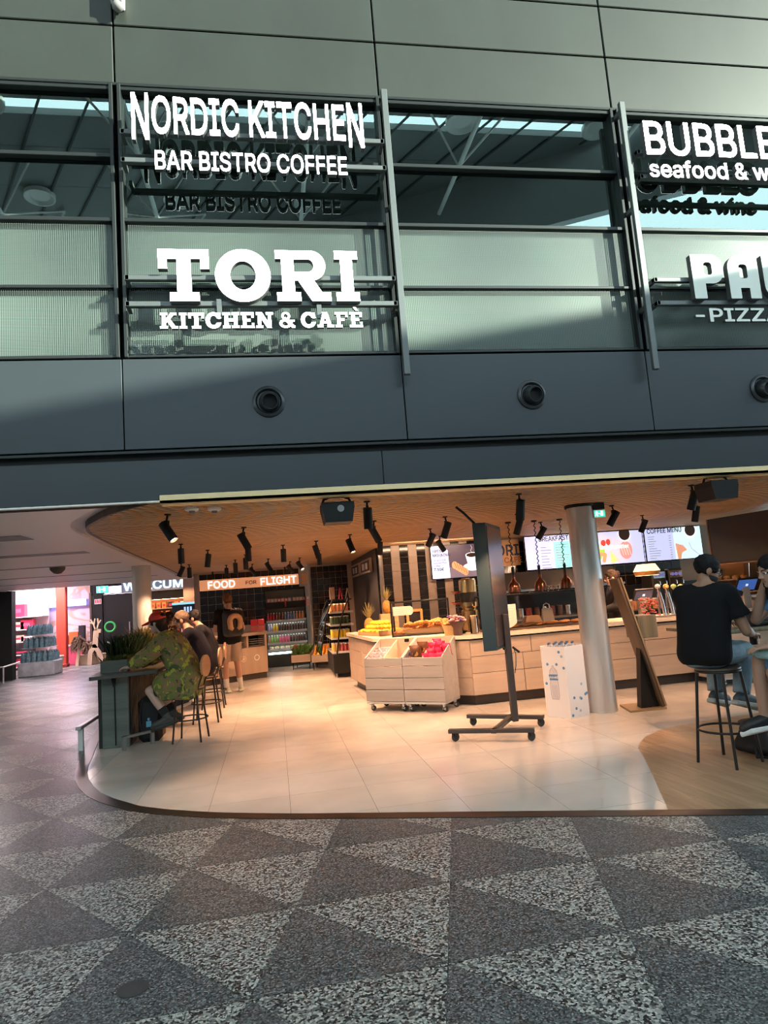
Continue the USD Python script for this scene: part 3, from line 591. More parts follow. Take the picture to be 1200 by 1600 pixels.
# ================================================================== counter
M_OAK = wood('pale_oak', (.40, .31, .235), (.50, .40, .31), .42, axis=0, scale=10, rnd=.05); M_TOP = M('counter_top', (.74, .64, .50), .28, noise=.03); M_TOE = M('toe_kick', (.045, .034, .028), .4); M_JOINT = M('panel_gap', (.10, .06, .04), .8)
HT = .915
c = thing('service_counter', 'long pale oak cafe counter with cream worktop and dark toe kick', 'counter', (0, 0, 0))
FRONT = [(1.27, 12.0), (1.42, 9.78), (2.52, 8.70), (8.9, 8.70), (8.9, 9.5), (3.0, 9.5), (2.3, 10.2), (2.2, 12.0)]
P = Polygon(FRONT)
part('carcass', B().prism(P.buffer(-.012), .125, HT-.065), M_JOINT, c); part('toe_kick', B().prism(P.buffer(-.09), 0, .125), M_TOE, c)
part('worktop', B().prism(P.buffer(.035, join_style=2), HT-.05, HT), M_TOP, c); part('shadow_gap', B().prism(P.buffer(-.005), HT-.066, HT-.05), M_BLK, c)
def boards(p0, p1, rows):
    p0, p1 = np.array([*p0, 0.]), np.array([*p1, 0.]); d = p1-p0; L = np.linalg.norm(d); d /= L; n = np.array([-d[1], d[0], 0]); R = np.stack([d, n, [0, 0, 1]], 1)
    for z0, z1, cuts in rows:
        xs = [0]+[q for q in cuts if 0 < q < L]+[L]
        for a, b in zip(xs, xs[1:]): part('front_board', B().rbox((a+.004, 0, z0+.003), (b-.004, .014, z1-.003), .002, R, p0), M_OAK, c)
boards((1.27, 12.0), (1.42, 9.78), [(.13, .42, (.55, 1.1, 1.65)), (.42, .64, (.55, 1.1, 1.65)), (.64, .845, (.55, 1.1, 1.65))])
boards((1.42, 9.78), (2.52, 8.70), [(.13, .36, (.8,)), (.36, .60, (.8,)), (.60, .845, (.8,))])
boards((2.52, 8.70), (8.9, 8.70), [(.13, .41, (.72, 1.62, 1.85, 2.50, 3.3, 4.2, 5.1)), (.41, .63, (.72, 1.0, 1.62, 1.85, 2.5, 3.3, 4.2, 5.1)), (.63, .845, (.85, 1.62, 1.85, 2.5, 3.3, 4.2, 5.1))])
# back bench under the menus
bb = thing('back_bench', 'dark back bench under the menu screens crowded with kitchen gear', 'bench', (4.0, 11.6, 0)); part('body', B().box((-.8, 0, 0), (5.2, .55, .88)), M_BW, bb); part('worktop', B().rbox((-.82, -.03, .88), (5.2, .57, .92), .005), M('steel_top', (.35, .33, .31), .3, .8), bb)
# ------------------------------------------------------------------ menu screens
M_SCRB = M('screen_bezel', (.012, .012, .013), .3); W_ = lambda n, c, s=1.: glow('screen_'+n, c, s)
def screen(name, lab, x0, x1, z0, z1, Y):
    t = thing(name, lab, 'screen', ((x0+x1)/2, Y, z0)); w = x1-x0; h = z1-z0
    part('casing', B().rbox((-w/2-.012, 0, -.012), (w/2+.012, .055, h+.012), .004), M_SCRB, t); return t, w, h
def flat(t, name, poly, mat, k=1, label=None):
    """thin print on the face of a screen or panel; poly in metres from the lower left corner"""
    return part(name, B().prism(poly, 0, .0012).moved(RX, (0, -.0006*k, 0)), mat, t, label)
def lines(x, y, w, n, dy, th, seed=0, mn=.4):
    r = random.Random(seed); return unary_union([sbox(x, y-i*dy-th, x+w*(mn+(1-mn)*r.random()), y-i*dy) for i in range(n)])
def tx(t, name, text, x, y, h, mat, k=4, bold=True, sx=1.):
    m = word(text, h, .0012, bold, sx); return part(name, (np.array(m.vertices) @ RX.T+[x, -.0006*k, y], m.faces), mat, t)
lilac, white, ink, teal, pale = W_('lilac', (.55, .60, .95), .95), W_('white', (.48, .52, .78), 1.0), W_('ink', (.03, .03, .05), .2), W_('teal', (.25, .75, .70), .9), W_('pale', (.62, .80, .92), .95)
brown, cup, pink, red, green, yel, crust = W_('coffee', (.03, .012, .006), .5), W_('cup', (.9, .9, .95), .9), W_('pink', (.85, .30, .28), .8), W_('red', (.75, .06, .04), .8), W_('salad', (.35, .6, .08), .8), W_('cheese', (.9, .72, .25), .8), W_('crust', (.72, .34, .16), .8)
el = lambda x, y, a, b: affinity.translate(affinity.scale(Point(0, 0).buffer(1, 20), a, b), x, y)
Y = 12.12; a = at_y(672, 854, Y); b = at_y(678, 905, Y)
t, w, h = screen('menu_screen', 'wall screen showing a steaming coffee cup and croissant with FRESH MORNING', a[0], a[0]+1.06, b[2], a[2], Y)
o = lambda p: affinity.translate(p, -w/2, 0)
flat(t, 'picture', o(sbox(0, 0, w, h)), W_('plum', (.085, .06, .085), .9)); flat(t, 'table_band', o(sbox(.3, 0, w, h*.32)), W_('plum2', (.17, .13, .17), .9), 2)
flat(t, 'text_panel', o(Polygon([(0, 0), (.34, 0), (.33, h*.85), (.22, h), (0, h)])), lilac, 3); flat(t, 'saucer', o(el(.80, h*.30, .20, .075)), cup, 4); flat(t, 'coffee_cup', o(Polygon([(.66, h*.66), (.92, h*.66), (.88, h*.34), (.70, h*.34)]).union(el(.79, h*.34, .09, .03))), W_('cup2', (.62, .64, .75), .9), 5)
flat(t, 'rim', o(el(.79, h*.66, .13, .05)), cup, 6); flat(t, 'coffee', o(el(.79, h*.66, .11, .038)), brown, 7); flat(t, 'croissant', o(unary_union([el(.44+.05*i, h*(.38-.055*i), .055, .07) for i in range(5)])), crust, 5)
flat(t, 'croissant_ridges', o(unary_union([LineString([(.43+.05*i, h*(.48-.055*i)), (.47+.05*i, h*(.30-.05*i))]).buffer(.006) for i in range(5)])), W_('crust2', (.35, .12, .05), .8), 6)
flat(t, 'steam', o(unary_union([LineString([(.79, h*.72), (.77, h*.80), (.80, h*.88), (.78, h*.96)]).buffer(.006)])), W_('steam', (.4, .36, .42), .8), 4)
tx(t, 'text', 'FRESH', .03-w/2, h*.80, .05, ink); tx(t, 'text', 'MORNING', .03-w/2, h*.67, .05, ink); tx(t, 'text', 'Croissant &', .03-w/2, h*.54, .033, ink, 4, False); tx(t, 'text', 'regular filter', .03-w/2, h*.45, .033, ink, 4, False); tx(t, 'text', 'coffee', .03-w/2, h*.36, .033, ink, 4, False); tx(t, 'text', '7.50€', .03-w/2, h*.24, .05, ink)
Y = 11.9; a = at_y(817, 832, Y); b = at_y(821, 890, Y); e = at_y(1093, 816.5, Y); e2 = at_y(1098, 872, Y); W3 = (e[0]-a[0])/3; z0 = (b[2]+e2[2])/2; z1 = (a[2]+e[2])/2; z1 = min(z1, ZC-.02)
labs = ('left menu screen of three with the BREAKFAST MENU lists, partly behind the pillar', 'middle menu screen of three with breakfast ham, cheese and salad plate', 'right menu screen of three with the COFFEE MENU price list and cup')
for k in range(3):
    t, w, h = screen('menu_screen', labs[k], a[0]+W3*k+.015, a[0]+W3*(k+1)-.015, z0, z1, Y); o = lambda p: affinity.translate(p, -w/2, 0)
    flat(t, 'picture', o(sbox(0, 0, w, h)), white if k else lilac)
    if k == 0:
        flat(t, 'white_panel', o(sbox(.26, 0, .56, h*.74)), white, 2); flat(t, 'teal_panel', o(sbox(.56, 0, w*.82, h*.80)), teal, 2); tx(t, 'text', 'BREAKFAST MENU', .27-w/2, h*.84, .085, ink, 4, True, .9)
        flat(t, 'small_print', o(lines(.30, h*.66, .22, 8, .055, .014, 1).union(lines(.60, h*.72, .28, 9, .05, .014, 2))), W_('grey', (.25, .3, .38), .7), 3)
    if k == 1:
        flat(t, 'board', o(Polygon([(0, h), (.0, h*.1), (.5, 0), (.85, h*.1), (.97, h*.62), (.2, h*.98)])), W_('board', (.62, .58, .70), .9), 2)
        flat(t, 'ham', o(el(.80, h*.40, .13, .17)), pink, 3); flat(t, 'ham_streaks', o(unary_union([LineString([(.70+.05*i, h*.55), (.74+.05*i, h*.25)]).buffer(.008) for i in range(4)])), W_('fat', (.9, .6, .55), .8), 4)
        flat(t, 'salad_leaves', o(unary_union([el(.08+.07*i, h*(.28+.13*(i % 2)), .07, .10) for i in range(4)])), green, 3); flat(t, 'tomato', o(unary_union([el(.10, h*.78, .07, .07), el(.35, h*.66, .05, .06), el(.45, h*.68, .045, .06)])), red, 5); flat(t, 'egg', o(el(.42, h*.58, .07, .05)), cup, 4)
        flat(t, 'cheese', o(Polygon([(.48, h*.42), (.62, h*.10), (.50, h*.02), (.46, h*.1)])), yel, 4); flat(t, 'sausage', o(LineString([(.2, h*.34), (.36, h*.30), (.33, h*.12)]).buffer(.035)), crust, 4); flat(t, 'teal_block', o(sbox(0, 0, .22, h*.28)), teal, 5)
        flat(t, 'cup_rim', o(el(.80, h*.90, .135, .15).intersection(sbox(0, 0, w, h))), cup, 5); flat(t, 'coffee', o(el(.80, h*.91, .115, .125).intersection(sbox(0, 0, w, h))), brown, 6); tx(t, 'text', 'Breakfast platter', .10-w/2, h*.47, .075, cup, 7, True, .95)
    if k == 2:
        flat(t, 'pale_table', o(sbox(.60, 0, w, h)), pale, 2); tx(t, 'text', 'COFFEE MENU', .05-w/2, h*.86, .085, ink, 4, True, .9)
        flat(t, 'price_list', o(unary_union([lines(.06, h*.76, .26, 11, .046, .012, 4), *[sbox(.50, h*.76-i*.046-.012, .545, h*.76-i*.046) for i in range(11)]])), W_('grey', (.25, .3, .38), .7), 3)
        flat(t, 'cup_rim', o(el(w-.22, h*.87, .135, .145).intersection(sbox(0, 0, w, h))), cup, 5); flat(t, 'coffee', o(el(w-.22, h*.89, .11, .115).intersection(sbox(0, 0, w, h))), brown, 6)
        flat(t, 'croissant', o(Polygon([(.64, h*.48), (.78, h*.40), (.84, h*.28), (.74, h*.22), (.70, h*.02), (.66, h*.02)]).buffer(.012)), crust, 4); flat(t, 'croissant_ridges', o(unary_union([LineString([(.66+.03*i, h*.44), (.68+.03*i, h*.26)]).buffer(.006) for i in range(5)])), pink, 5); flat(t, 'plate_edge', o(LineString([(.92, h*.50), (.96, h*.30), (1.12, h*.08)]).buffer(.007)), W_('grey2', (.45, .5, .6), .8), 4)
a = at_y(782, 832, 12.1); b = at_y(811, 883, 12.1)
t = thing('logo_panel', 'small lit wooden logo panel left of the breakfast menu screen', 'sign', ((a[0]+b[0])/2-.15, 12.13, b[2])); w = b[0]-a[0]+.4; h = min(a[2], ZC-.03)-b[2]
part('panel', B().rbox((-w/2, 0, 0), (w/2, .04, h), .004), M('logo_wood', (.75, .45, .22), .4), t); tx(t, 'text', 'TORI', -w/2+.04, h*.40, .20, ink, 2, True, .95); tx(t, 'text', '& CAFE', -w/2+.25, h*.12, .10, W_('rust', (.35, .10, .03), .3), 2)
rect_light(path_of(t)+'/light', (a[0]+.1, 11.75, 2.36), (0, 1, -.8), .5, .05, 30.)
# black board on the right, on a wall that turns toward the viewer
p0 = at_z(1105, 812, 2.36); p1 = at_z(1215, 794, 2.36); d = p1-p0; d /= np.linalg.norm(d); nrm = np.array([-d[1], d[0], 0]); R = np.stack([d, nrm, [0, 0, 1]], 1); L = np.linalg.norm(p1-p0)+1.6
t = thing('menu_board', 'large blank black board hanging at the right edge over the pastry shelves', 'board', (p0[0], p0[1], 1.62)); part('panel', B().rbox((0, 0, 0), (L, .05, .74), .006, R), M('board_black', (.015, .013, .012), .5), t); part('frame', B().rbox((-.02, -.008, -.03), (L, .05, 0), .004, R).rbox((-.03, -.008, -.03), (0, .05, .74), .004, R), M('board_frame', (.20, .10, .05), .4), t)
# ------------------------------------------------------------------ display case on the corner of the counter
ca = np.array([1.64, 9.60, HT]); cb = np.array([2.48, 9.375, HT]); d = cb-ca; LC = np.linalg.norm(d); d /= LC; n = np.array([-d[1], d[0], 0]); R = np.stack([d, n, [0, 0, 1]], 1); rz = math.degrees(math.atan2(d[1], d[0]))
t = thing('display_case', 'black framed glass pastry case on the corner of the counter', 'display case', ca+n*.03, rz); D, H = .42, .50; LC -= .02
f = B()
for x in (0, LC-.022):
    for yv in (0, D-.022): f.rbox((x, yv, 0), (x+.022, yv+.022, H), .003)
for z in (0, H-.022):
    for yv in (0, D-.022): f.rbox((0, yv, z), (LC, yv+.022, z+.024), .003)
    for x in (0, LC-.022): f.rbox((x, 0, z), (x+.022, D, z+.024), .003)
part('frame', f, M_BLK, t); part('floor_plate', B().box((.01, .01, .012), (LC-.01, D-.01, .02)), M('case_floor', (.45, .36, .27), .4), t)
CG = pane('case_glass', 1.35, (.97, .97, .96), (1, 1, 1)); part('front_glass', B().box((.022, .008, .024), (LC-.022, .012, H-.02)), CG, t); [part('side_glass', B().box((x, .022, .024), (x+.004, D-.022, H-.02)), CG, t) for x in (.008, LC-.012)]
lb = part('round_label', B().prism(sbox(.04, .30, .30, .43).union(el(.28, .365, .055, .065)), 0, .004).moved(RX, (0, .006, 0)), M('mint_sign', (.52, .62, .54), .5), t, 'mint green notice with white print'); part('print', B().prism(lines(.06, .41, .2, 4, .028, .008, 3, .7), 0, .001).moved(RX, (0, .0015, 0)), M_WP, lb)
rect_light(path_of(t)+'/light', tuple(ca+d*LC/2+n*.3+[0, 0, .47]), (0, 0, -1), .7, .06, 14., (1, .62, .34))
def wpt(x, y, z): return ca+n*.03+d*x+n*y+[0, 0, z]
M_TRAY = wood('tray_wood', (.45, .27, .13), (.62, .42, .22), .5, axis=0); 
tr = thing('pastry_tray', 'tilted wooden tray of golden pastries inside the glass case', 'tray', wpt(.38, .21, .026), rz); part('base', B().box((-.20, -.18, 0), (.45, .18, .012)), M_TRAY, tr); part('sides', B().box((-.20, -.18, 0), (.45, -.168, .07)).box((-.20, .168, 0), (.45, .18, .12)).add([(.438, -.18, 0), (.45, -.18, 0), (.45, .18, 0), (.438, .18, 0), (.438, -.18, .06), (.45, -.18, .06), (.45, .18, .15), (.438, .18, .15)], [[0, 1, 2, 3], [4, 5, 6, 7], [0, 1, 5, 4], [1, 2, 6, 5], [2, 3, 7, 6], [3, 0, 4, 7]]), M_TRAY, tr)
M_PAST = M('pastry', (.72, .30, .075), .4, noise=.35, nscale=30, rnd=.2); M_BUN = M('bun', (.55, .24, .07), .35, noise=.3, nscale=25, rnd=.2)
def croissant(s=1.35):
    b = B()
    for k in range(-4, 5):
        a = k*.30; r = (.030-.0045*abs(k))*s; c = np.array([math.sin(a)*.06, -math.cos(a)*.06+.06, 0])*s; b.ball((c[0], c[1], .022*s), r, 1, (1.0, 1.15, .9), rotz(a))
    return b
pr = None; r = random.Random(5)
for i in range(3):
    for j in range(7):
        pos = wpt(.24+.085*j+.02*r.random(), .11+.10*i, .048+.015*i+.004*j); lab = f'golden croissant in the {("front", "middle", "back")[i]} row of the pastry case tray, {ORD[j]} from the left'
        if pr is None: pr = thing('croissant', lab, 'pastry', pos, 20, 'croissants in the pastry case'); part('dough', croissant(), M_PAST, pr, smooth=60)
        else: copy_of(pr, 'croissant', lab, 'pastry', pos+[0, 0, .09*r.random()], r.random()*360, 'croissants in the pastry case')
pr = None
for i in range(8):
    pos = wpt(.055+.055*(i % 3), .06+.11*(i//3), .024); lab = f'round golden bun at the left of the pastry case, row {ORD[i//3]} back, {ORD[i % 3]} across'
    if pr is None: pr = thing('bun', lab, 'bun', pos, 0, 'buns in the pastry case'); part('dough', B().ball((0, 0, .024), .04, 2, (1, 1, .62)), M_BUN, pr, smooth=True)
    else: copy_of(pr, 'bun', lab, 'bun', pos, 40*i, 'buns in the pastry case')
# ------------------------------------------------------------------ fruit heap left of the case
M_ORG = M('orange_peel', (.85, .33, .02), .4, bump=.15, nscale=90, rnd=.1); M_LEM = M('lemon_peel', (.90, .55, .03), .4, bump=.15, nscale=90, rnd=.08)
bx0 = np.array([1.64, 10.58, HT]); cr = thing('fruit_box', 'shallow wooden box under the heap of citrus fruit on the counter', 'box', bx0, -75); part('base', B().box((-.42, -.22, 0), (.42, .22, .01)), M_TRAY, cr); part('sides', B().box((-.42, -.22, 0), (.42, -.21, .05)).box((-.42, .21, 0), (.42, .22, .09)).box((-.42, -.22, 0), (-.41, .22, .08)).box((.41, -.22, 0), (.42, .22, .08)), M_TRAY, cr)
heads = {}; r = random.Random(8); k = 0; Rb = rotz(math.radians(-75))
for L_ in range(3):
    for i in range(8-2*L_):
        for j in range(4-L_):
            kind = 'lemon' if (i < 4 and L_ > 0) or r.random() < .3 else 'orange'
            pos = bx0+Rb @ np.array([-.36+.1*i+.1*L_, -.15+.1*j+.05*L_, .0])+[0, 0, .012+.062*L_]; lab = f'{"yellow lemon" if kind == "lemon" else "round orange"} in the citrus heap, {("bottom", "middle", "top")[L_]} layer, {ORD[i]} along, {ORD[j]} across'
            if kind not in heads:
                heads[kind] = thing(kind, lab, kind, pos, 0, kind+'s in the counter heap'); part('peel', B().ball((0, 0, .045), .047, 2, (1, 1, .95) if kind == 'orange' else (1.25, .9, .9)), M_ORG if kind == 'orange' else M_LEM, heads[kind], smooth=True); part('stem_end', B().cyl((0, 0, .086), (0, 0, .091), .006, n=6), M('stem_green', (.12, .18, .04), .6), heads[kind])
            else: copy_of(heads[kind], kind, lab, kind, pos, r.random()*360, kind+'s in the counter heap')
M_PINE = M('pineapple_skin', (.50, .26, .05), .5, noise=.5, nscale=40, bump=.6); M_PLEAF = M('pineapple_leaf', (.33, .30, .12), .5, noise=.3)
def pineapple(lab, pos, s):
    t = thing('pineapple', lab, 'pineapple', pos); b = B(); m = trimesh.creation.icosphere(3, 1.); v = np.array(m.vertices); a = np.arctan2(v[:, 1], v[:, 0]); q = 1+.05*np.sin(8*a+14*v[:, 2])*np.sin(8*a-14*v[:, 2]); b.add(v*q[:, None]*np.array([.062, .062, .095])*s+[0, 0, .095*s], m.faces); part('fruit', b, M_PINE, t, smooth=60)
    lf = B()
    for i in range(34):
        a = i*2.4; l = (.10+.10*((34-i)/34))*s*1.1; tilt = .15+.75*i/34; dirv = np.array([math.cos(a)*tilt, math.sin(a)*tilt, 1.]); dirv /= np.linalg.norm(dirv); p = np.array([0, 0, .175*s]); side = np.cross(dirv, [0, 0, 1.]); side = side/np.linalg.norm(side)*.010*s; out = np.array([math.cos(a), math.sin(a), 0])
        p1 = p+dirv*l*.55; p2 = p+dirv*l+out*.03*s*i/34; lf.add([p-side, p+side, p1+side*1.1, p1-side*1.1, p2, p+out*.006, p1+out*.006], [[0, 1, 2], [0, 2, 3], [3, 2, 4], [0, 3, 5], [5, 3, 6], [1, 5, 2], [5, 6, 2], [3, 4, 6], [6, 4, 2]])
    part('crown', lf, M_PLEAF, t)
g = at_z(582, 985, HT+.05); pineapple('pineapple with a spiky crown standing behind the citrus heap', (1.56, 11.30, HT), 1.35); solo('fruit_riser', B().rbox((1.74, 11.12, HT), (2.04, 11.28, HT+.30), .006), M_TRAY, 'small wooden riser under the second pineapple behind the glass case', 'riser'); pineapple('pineapple on the wooden riser just left of the case corner', (1.87, 11.20, HT+.30), 1.2)
# ------------------------------------------------------------------ two rolling snack bins
M_BINW = wood('bin_board', (.32, .31, .295), (.40, .39, .37), .42, axis=0, scale=10, rnd=.03, bump=.03); M_INS = M('bin_inside', (.60, .44, .33), .5); M_RUB = M('rubber', (.02, .02, .02), .5); M_ALU = M('aluminium', (.62, .62, .62), .35, .7)
ba = np.array([1.155, 9.145, 0]); bd = np.array([.62, -.495, 0]); bd /= np.linalg.norm(bd); bn = np.array([-bd[1], bd[0], 0]); brz = math.degrees(math.atan2(bd[1], bd[0])); BW, BD, BZ = .575, .47, .115
def caster(b, x, y, turn=0.):
    w = B(); w.torus((x+.015*math.cos(turn), y+.015*math.sin(turn), .036), .024, .012, 18, 8, (math.sin(turn), -math.cos(turn), 0)); w.cyl((x+.015*math.cos(turn)-.008*math.sin(turn), y+.015*math.sin(turn)+.008*math.cos(turn), .036), (x+.015*math.cos(turn)+.008*math.sin(turn), y+.015*math.sin(turn)-.008*math.cos(turn), .036), .022, n=14); return w
for k, lab in enumerate(('left rolling snack bin of pale boards with white packets and a bare orange compartment', 'right rolling snack bin of pale boards with brown bags and pink packets')):
    t = thing('snack_bin', lab, 'snack bin', ba+bd*(BW+.006)*k, brz)
    for z0, z1 in ((BZ+.018, .285), (.287, .435), (.437, .585), (.587, .695)): part('front_board', B().rbox((0, 0, z0+.002), (BW, .018, z1-.002), .003), M_BINW, t)
    prof = Polygon([(.018, BZ), (BD, BZ), (BD, .915), (BD-.02, .915), (.018, .70)])
    for x in (0, BW-.018): part('side_panel', B().prism(prof, 0, .018).moved(np.array([[0, 0, 1], [1, 0, 0], [0, 1, 0.]]), (x, 0, 0)), M_BINW, t)
    part('back_panel', B().box((.018, BD-.018, BZ), (BW-.018, BD, .915)), M_INS, t); part('base_rail', B().rbox((0, .0, BZ-.012), (BW, BD, BZ+.016), .004), M_ALU, t)
    part('divider', B().prism(Polygon([(.03, .50), (BD-.02, .50), (BD-.02, .90), (.03, .70)]), 0, .014).moved(np.array([[0, 0, 1], [1, 0, 0], [0, 1, 0.]]), (BW/2-.007, 0, 0)), M_INS, t)
    part('bin_floor', B().add([(.018, .02, .56), (BW-.018, .02, .56), (BW-.018, BD-.02, .66), (.018, BD-.02, .66), (.018, .02, .545), (BW-.018, .02, .545), (BW-.018, BD-.02, .645), (.018, BD-.02, .645)], [[0, 1, 2, 3], [4, 7, 6, 5], [0, 4, 5, 1], [3, 2, 6, 7], [0, 3, 7, 4], [1, 5, 6, 2]]), M_INS, t)
    for x in (.05, BW-.05):
        for y in (.06, BD-.06):
            p = part('caster', caster(B(), x, y, .6), M_RUB, t); part('fork', B().rbox((x-.014, y-.02, .06), (x+.014, y+.02, BZ-.012), .004).cyl((x-.02, y, .04), (x+.02, y, .04), .016, n=12), M_ALU, p)
tg = ba+bd*(.40)+bn*(BD-.03); 
def packet(w, h, seed):
    r = np.random.default_rng(seed); nx, ny = 7, 9; u, v = np.meshgrid(np.linspace(-1, 1, nx), np.linspace(-1, 1, ny)); th = .22*w*np.clip((1-u**4)*(1-v**4), 0, 1)*(1+.3*r.random(u.shape)); jx = (1-.06*(1-v**2))*u*w/2
    F = np.stack([u*0+jx, -th, v*h/2], -1).reshape(-1, 3); Bk = np.stack([jx, th, v*h/2], -1).reshape(-1, 3); i, j = np.meshgrid(np.arange(nx-1), np.arange(ny-1)); q = (j*nx+i).ravel(); f = np.stack([q, q+1, q+nx+1, q+nx], 1); return B().add(np.vstack([F, Bk]), np.vstack([f, f[:, ::-1]+nx*ny]))
def bags(name, spots, size, mat, lab, group, cat='snack packet', lmat=None):
    pr = None; r = random.Random(len(name)+len(spots))
    for k, (x, y, z) in enumerate(spots):
        pos = ba+bd*x+bn*y+[0, 0, z]; L_ = lab if isinstance(lab, str) else lab[k]
        if pr is None:
            L_ = L_ if not isinstance(lab, str) else L_+f', {ORD[k]} from the left'
            pr = thing(name, L_, cat, pos, brz+r.uniform(-20, 20), group); tilt = np.array([[1, 0, 0], [0, .94, -.34], [0, .34, .94]])
            b_ = packet(*size, len(name)).moved(tilt, (0, 0, size[1]*.48)); part('bag', b_, mat, pr, smooth=50)
            part('print', B().prism(el(0, 0, size[0]*.26, size[1]*.17), 0, .004).moved(tilt @ RX, (0, -size[0]*.22, size[1]*.47)), lmat or M_WP, pr)
        else: copy_of(pr, name, L_ if not isinstance(lab, str) else L_+f', {ORD[k]} from the left', cat, pos, brz+r.uniform(-50, 50), group)
bags('candy_packet', [(.05+.065*(i % 4), .07+.07*(i//4), .62+.026*(i//4)) for i in range(20)], (.075, .095), M('white_foil', (.66, .56, .60), .3, noise=.5, nscale=18), 'small white and purple sweet packet in the left bin', 'white packets in the left bin', lmat=M('purple_print', (.35, .06, .25), .4))
bags('green_packet', [(.33+.05*i, .07, .60) for i in range(4)], (.07, .10), M('green_foil', (.30, .32, .06), .35, noise=.4, nscale=20), 'olive green packet at the bottom of the near empty compartment', 'green packets in the left bin')
bags('chip_bag', [(.72, .16, .63), (.80, .24, .67)], (.17, .22), M('brown_foil', (.16, .07, .03), .25, noise=.3, nscale=9), ['big brown chip bag at the front of the right bin', 'brown chip bag behind another in the right bin'], 'brown chip bags in the right bin', 'chip bag', M('chip_print', (.80, .45, .15), .4))
bags('yellow_packet', [(.64, .08, .57), (.68, .30, .67), (.62, .2, .62)], (.10, .13), M('navy_foil', (.07, .05, .16), .3, noise=.3), 'small navy and yellow packet beside the brown chip bags', 'navy packets in the right bin', lmat=M('yellow_print', (.85, .55, .08), .4))
bags('gummy_packet', [(.90, .09, .58), (1.0, .08, .58), (1.09, .10, .58), (.92, .2, .63), (1.04, .2, .64), (.90, .30, .70), (1.0, .32, .71), (1.10, .3, .68), (.95, .36, .74)], (.13, .17), M('pink_foil', (.85, .035, .12), .28, noise=.3, nscale=14), 'shiny pink sweet packet in the right bin', 'pink packets in the right bin', lmat=M('pink_print', (.95, .55, .50), .4))
solo('price_card', B().rbox((-.035, -.002, -.02), (.035, .002, .02), .001, rotz(math.radians(brz)), ba+bd*.44+bn*(BD-.022)+[0, 0, .885]), M_BLK, 'small black price card clipped to the back of the left bin', 'price card')
# ================================================================== tall rolling screen, seen from its edge
M_TOTEM = M('totem_teal', (.045, .075, .085), .38, .3); M_TSCR = M('totem_screen', (.06, .05, .05), .16); M_TBASE = M('totem_base', (.055, .05, .05), .45, .3)
fl, fr, rl, rr = (at_z(x, y, 0) for x, y in ((710, 1159), (829, 1158), (738, 1134), (844, 1136)))
pb = at_z(805, 1127, .09); tc0 = np.array([pb[0], pb[1], 0]); t = thing('floor_screen', 'tall dark double sided screen on a black wheeled stand, seen edge on', 'screen', tc0)
zt, zb = over(tc0, 738, 823)[2], over(tc0, 770, 1012)[2]
A = at_y(738, 823, tc0[1]-.30)-tc0; A2 = at_y(758, 821, tc0[1]-.30)-tc0; Bf = at_y(781, 827, tc0[1]+.33)-tc0
u1 = np.array([A2[0]-A[0], 0, 0]); back = np.array([Bf[0]-A2[0], .63, 0])
c4 = [np.array([A[0], A[1], 0]), np.array([A2[0], A2[1], 0]), np.array([A2[0], A2[1], 0])+back, np.array([A[0], A[1], 0])+back]
part('case', B().prism(Polygon([tuple(q[:2]) for q in c4]), zb, zt), M_TOTEM, t)
q1, q2 = c4[1], c4[2]; dd = (q2-q1)/np.linalg.norm(q2-q1); nn = np.array([dd[1], -dd[0], 0]); Rr = np.stack([dd, nn, [0, 0, 1]], 1); Ls = np.linalg.norm(q2-q1)
part('display', B().box((.02, .0, zb+.03), (Ls-.02, .006, zt-.03), Rr, q1), M_TSCR, t)
part('post', B().rbox((-.034, -.03, .09), (.034, .03, zb+.35), .008), M_TBASE, t); part('handle', B().tube([(.06, .02, zb-.01), (.13, .02, zb-.07)], .012, 8).tube([(-.05, .02, zb), (-.04, .02, zb-.03)], .008, 6), M_BLK, t); part('cable', B().tube([(.05, -.02, zb), (.07, -.03, zb-.08), (.06, -.03, zb-.2), (.04, -.03, zb-.28)], .004, 6).tube([(-.10, -.25, zb), (-.12, -.25, zb-.05)], .003, 5), M_BLK, t)
def beam(a, b, nm='beam'):
    a, b = a-tc0, b-tc0; d = (b-a)/np.linalg.norm(b-a); n = np.array([-d[1], d[0], 0]); R = np.stack([d, n, [0, 0, 1]], 1); part(nm, B().rbox((-.05, -.03, .085), (np.linalg.norm(b-a)+.05, .03, .125), .004, R, a*[1, 1, 0]), M_TBASE, t)
beam(fl, fr); beam(rl, rr); beam((fl*.45+fr*.55), (rl*.4+rr*.6), 'cross_bar')
for q in (fl, fr, rl, rr):
    p = part('caster', caster(B(), *(q-tc0)[:2], .3).moved(np.diag([1.25, 1.25, 1.25]), -(q-tc0)*[.25, .25, 0]), M_RUB, t); part('fork', B().cyl((*(q-tc0)[:2], .05), (*(q-tc0)[:2], .088), .02, n=12), M_BLK, p)
pr_ = over(tc0, 750, 821); rod0 = np.array([A2[0]*.6+A[0]*.4, A[1]+.15, zt]); c2 = at_z(719, 789, ZC-.02)-tc0
part('top_rod', B().tube([rod0, rod0+[-.12, .0, .13], (rod0[0]-.20, rod0[1]+.0, min(ZC-.02, zt+.21))], .013, 8), M_BLK, t, 'thin black rod sticking up from the top of the case')
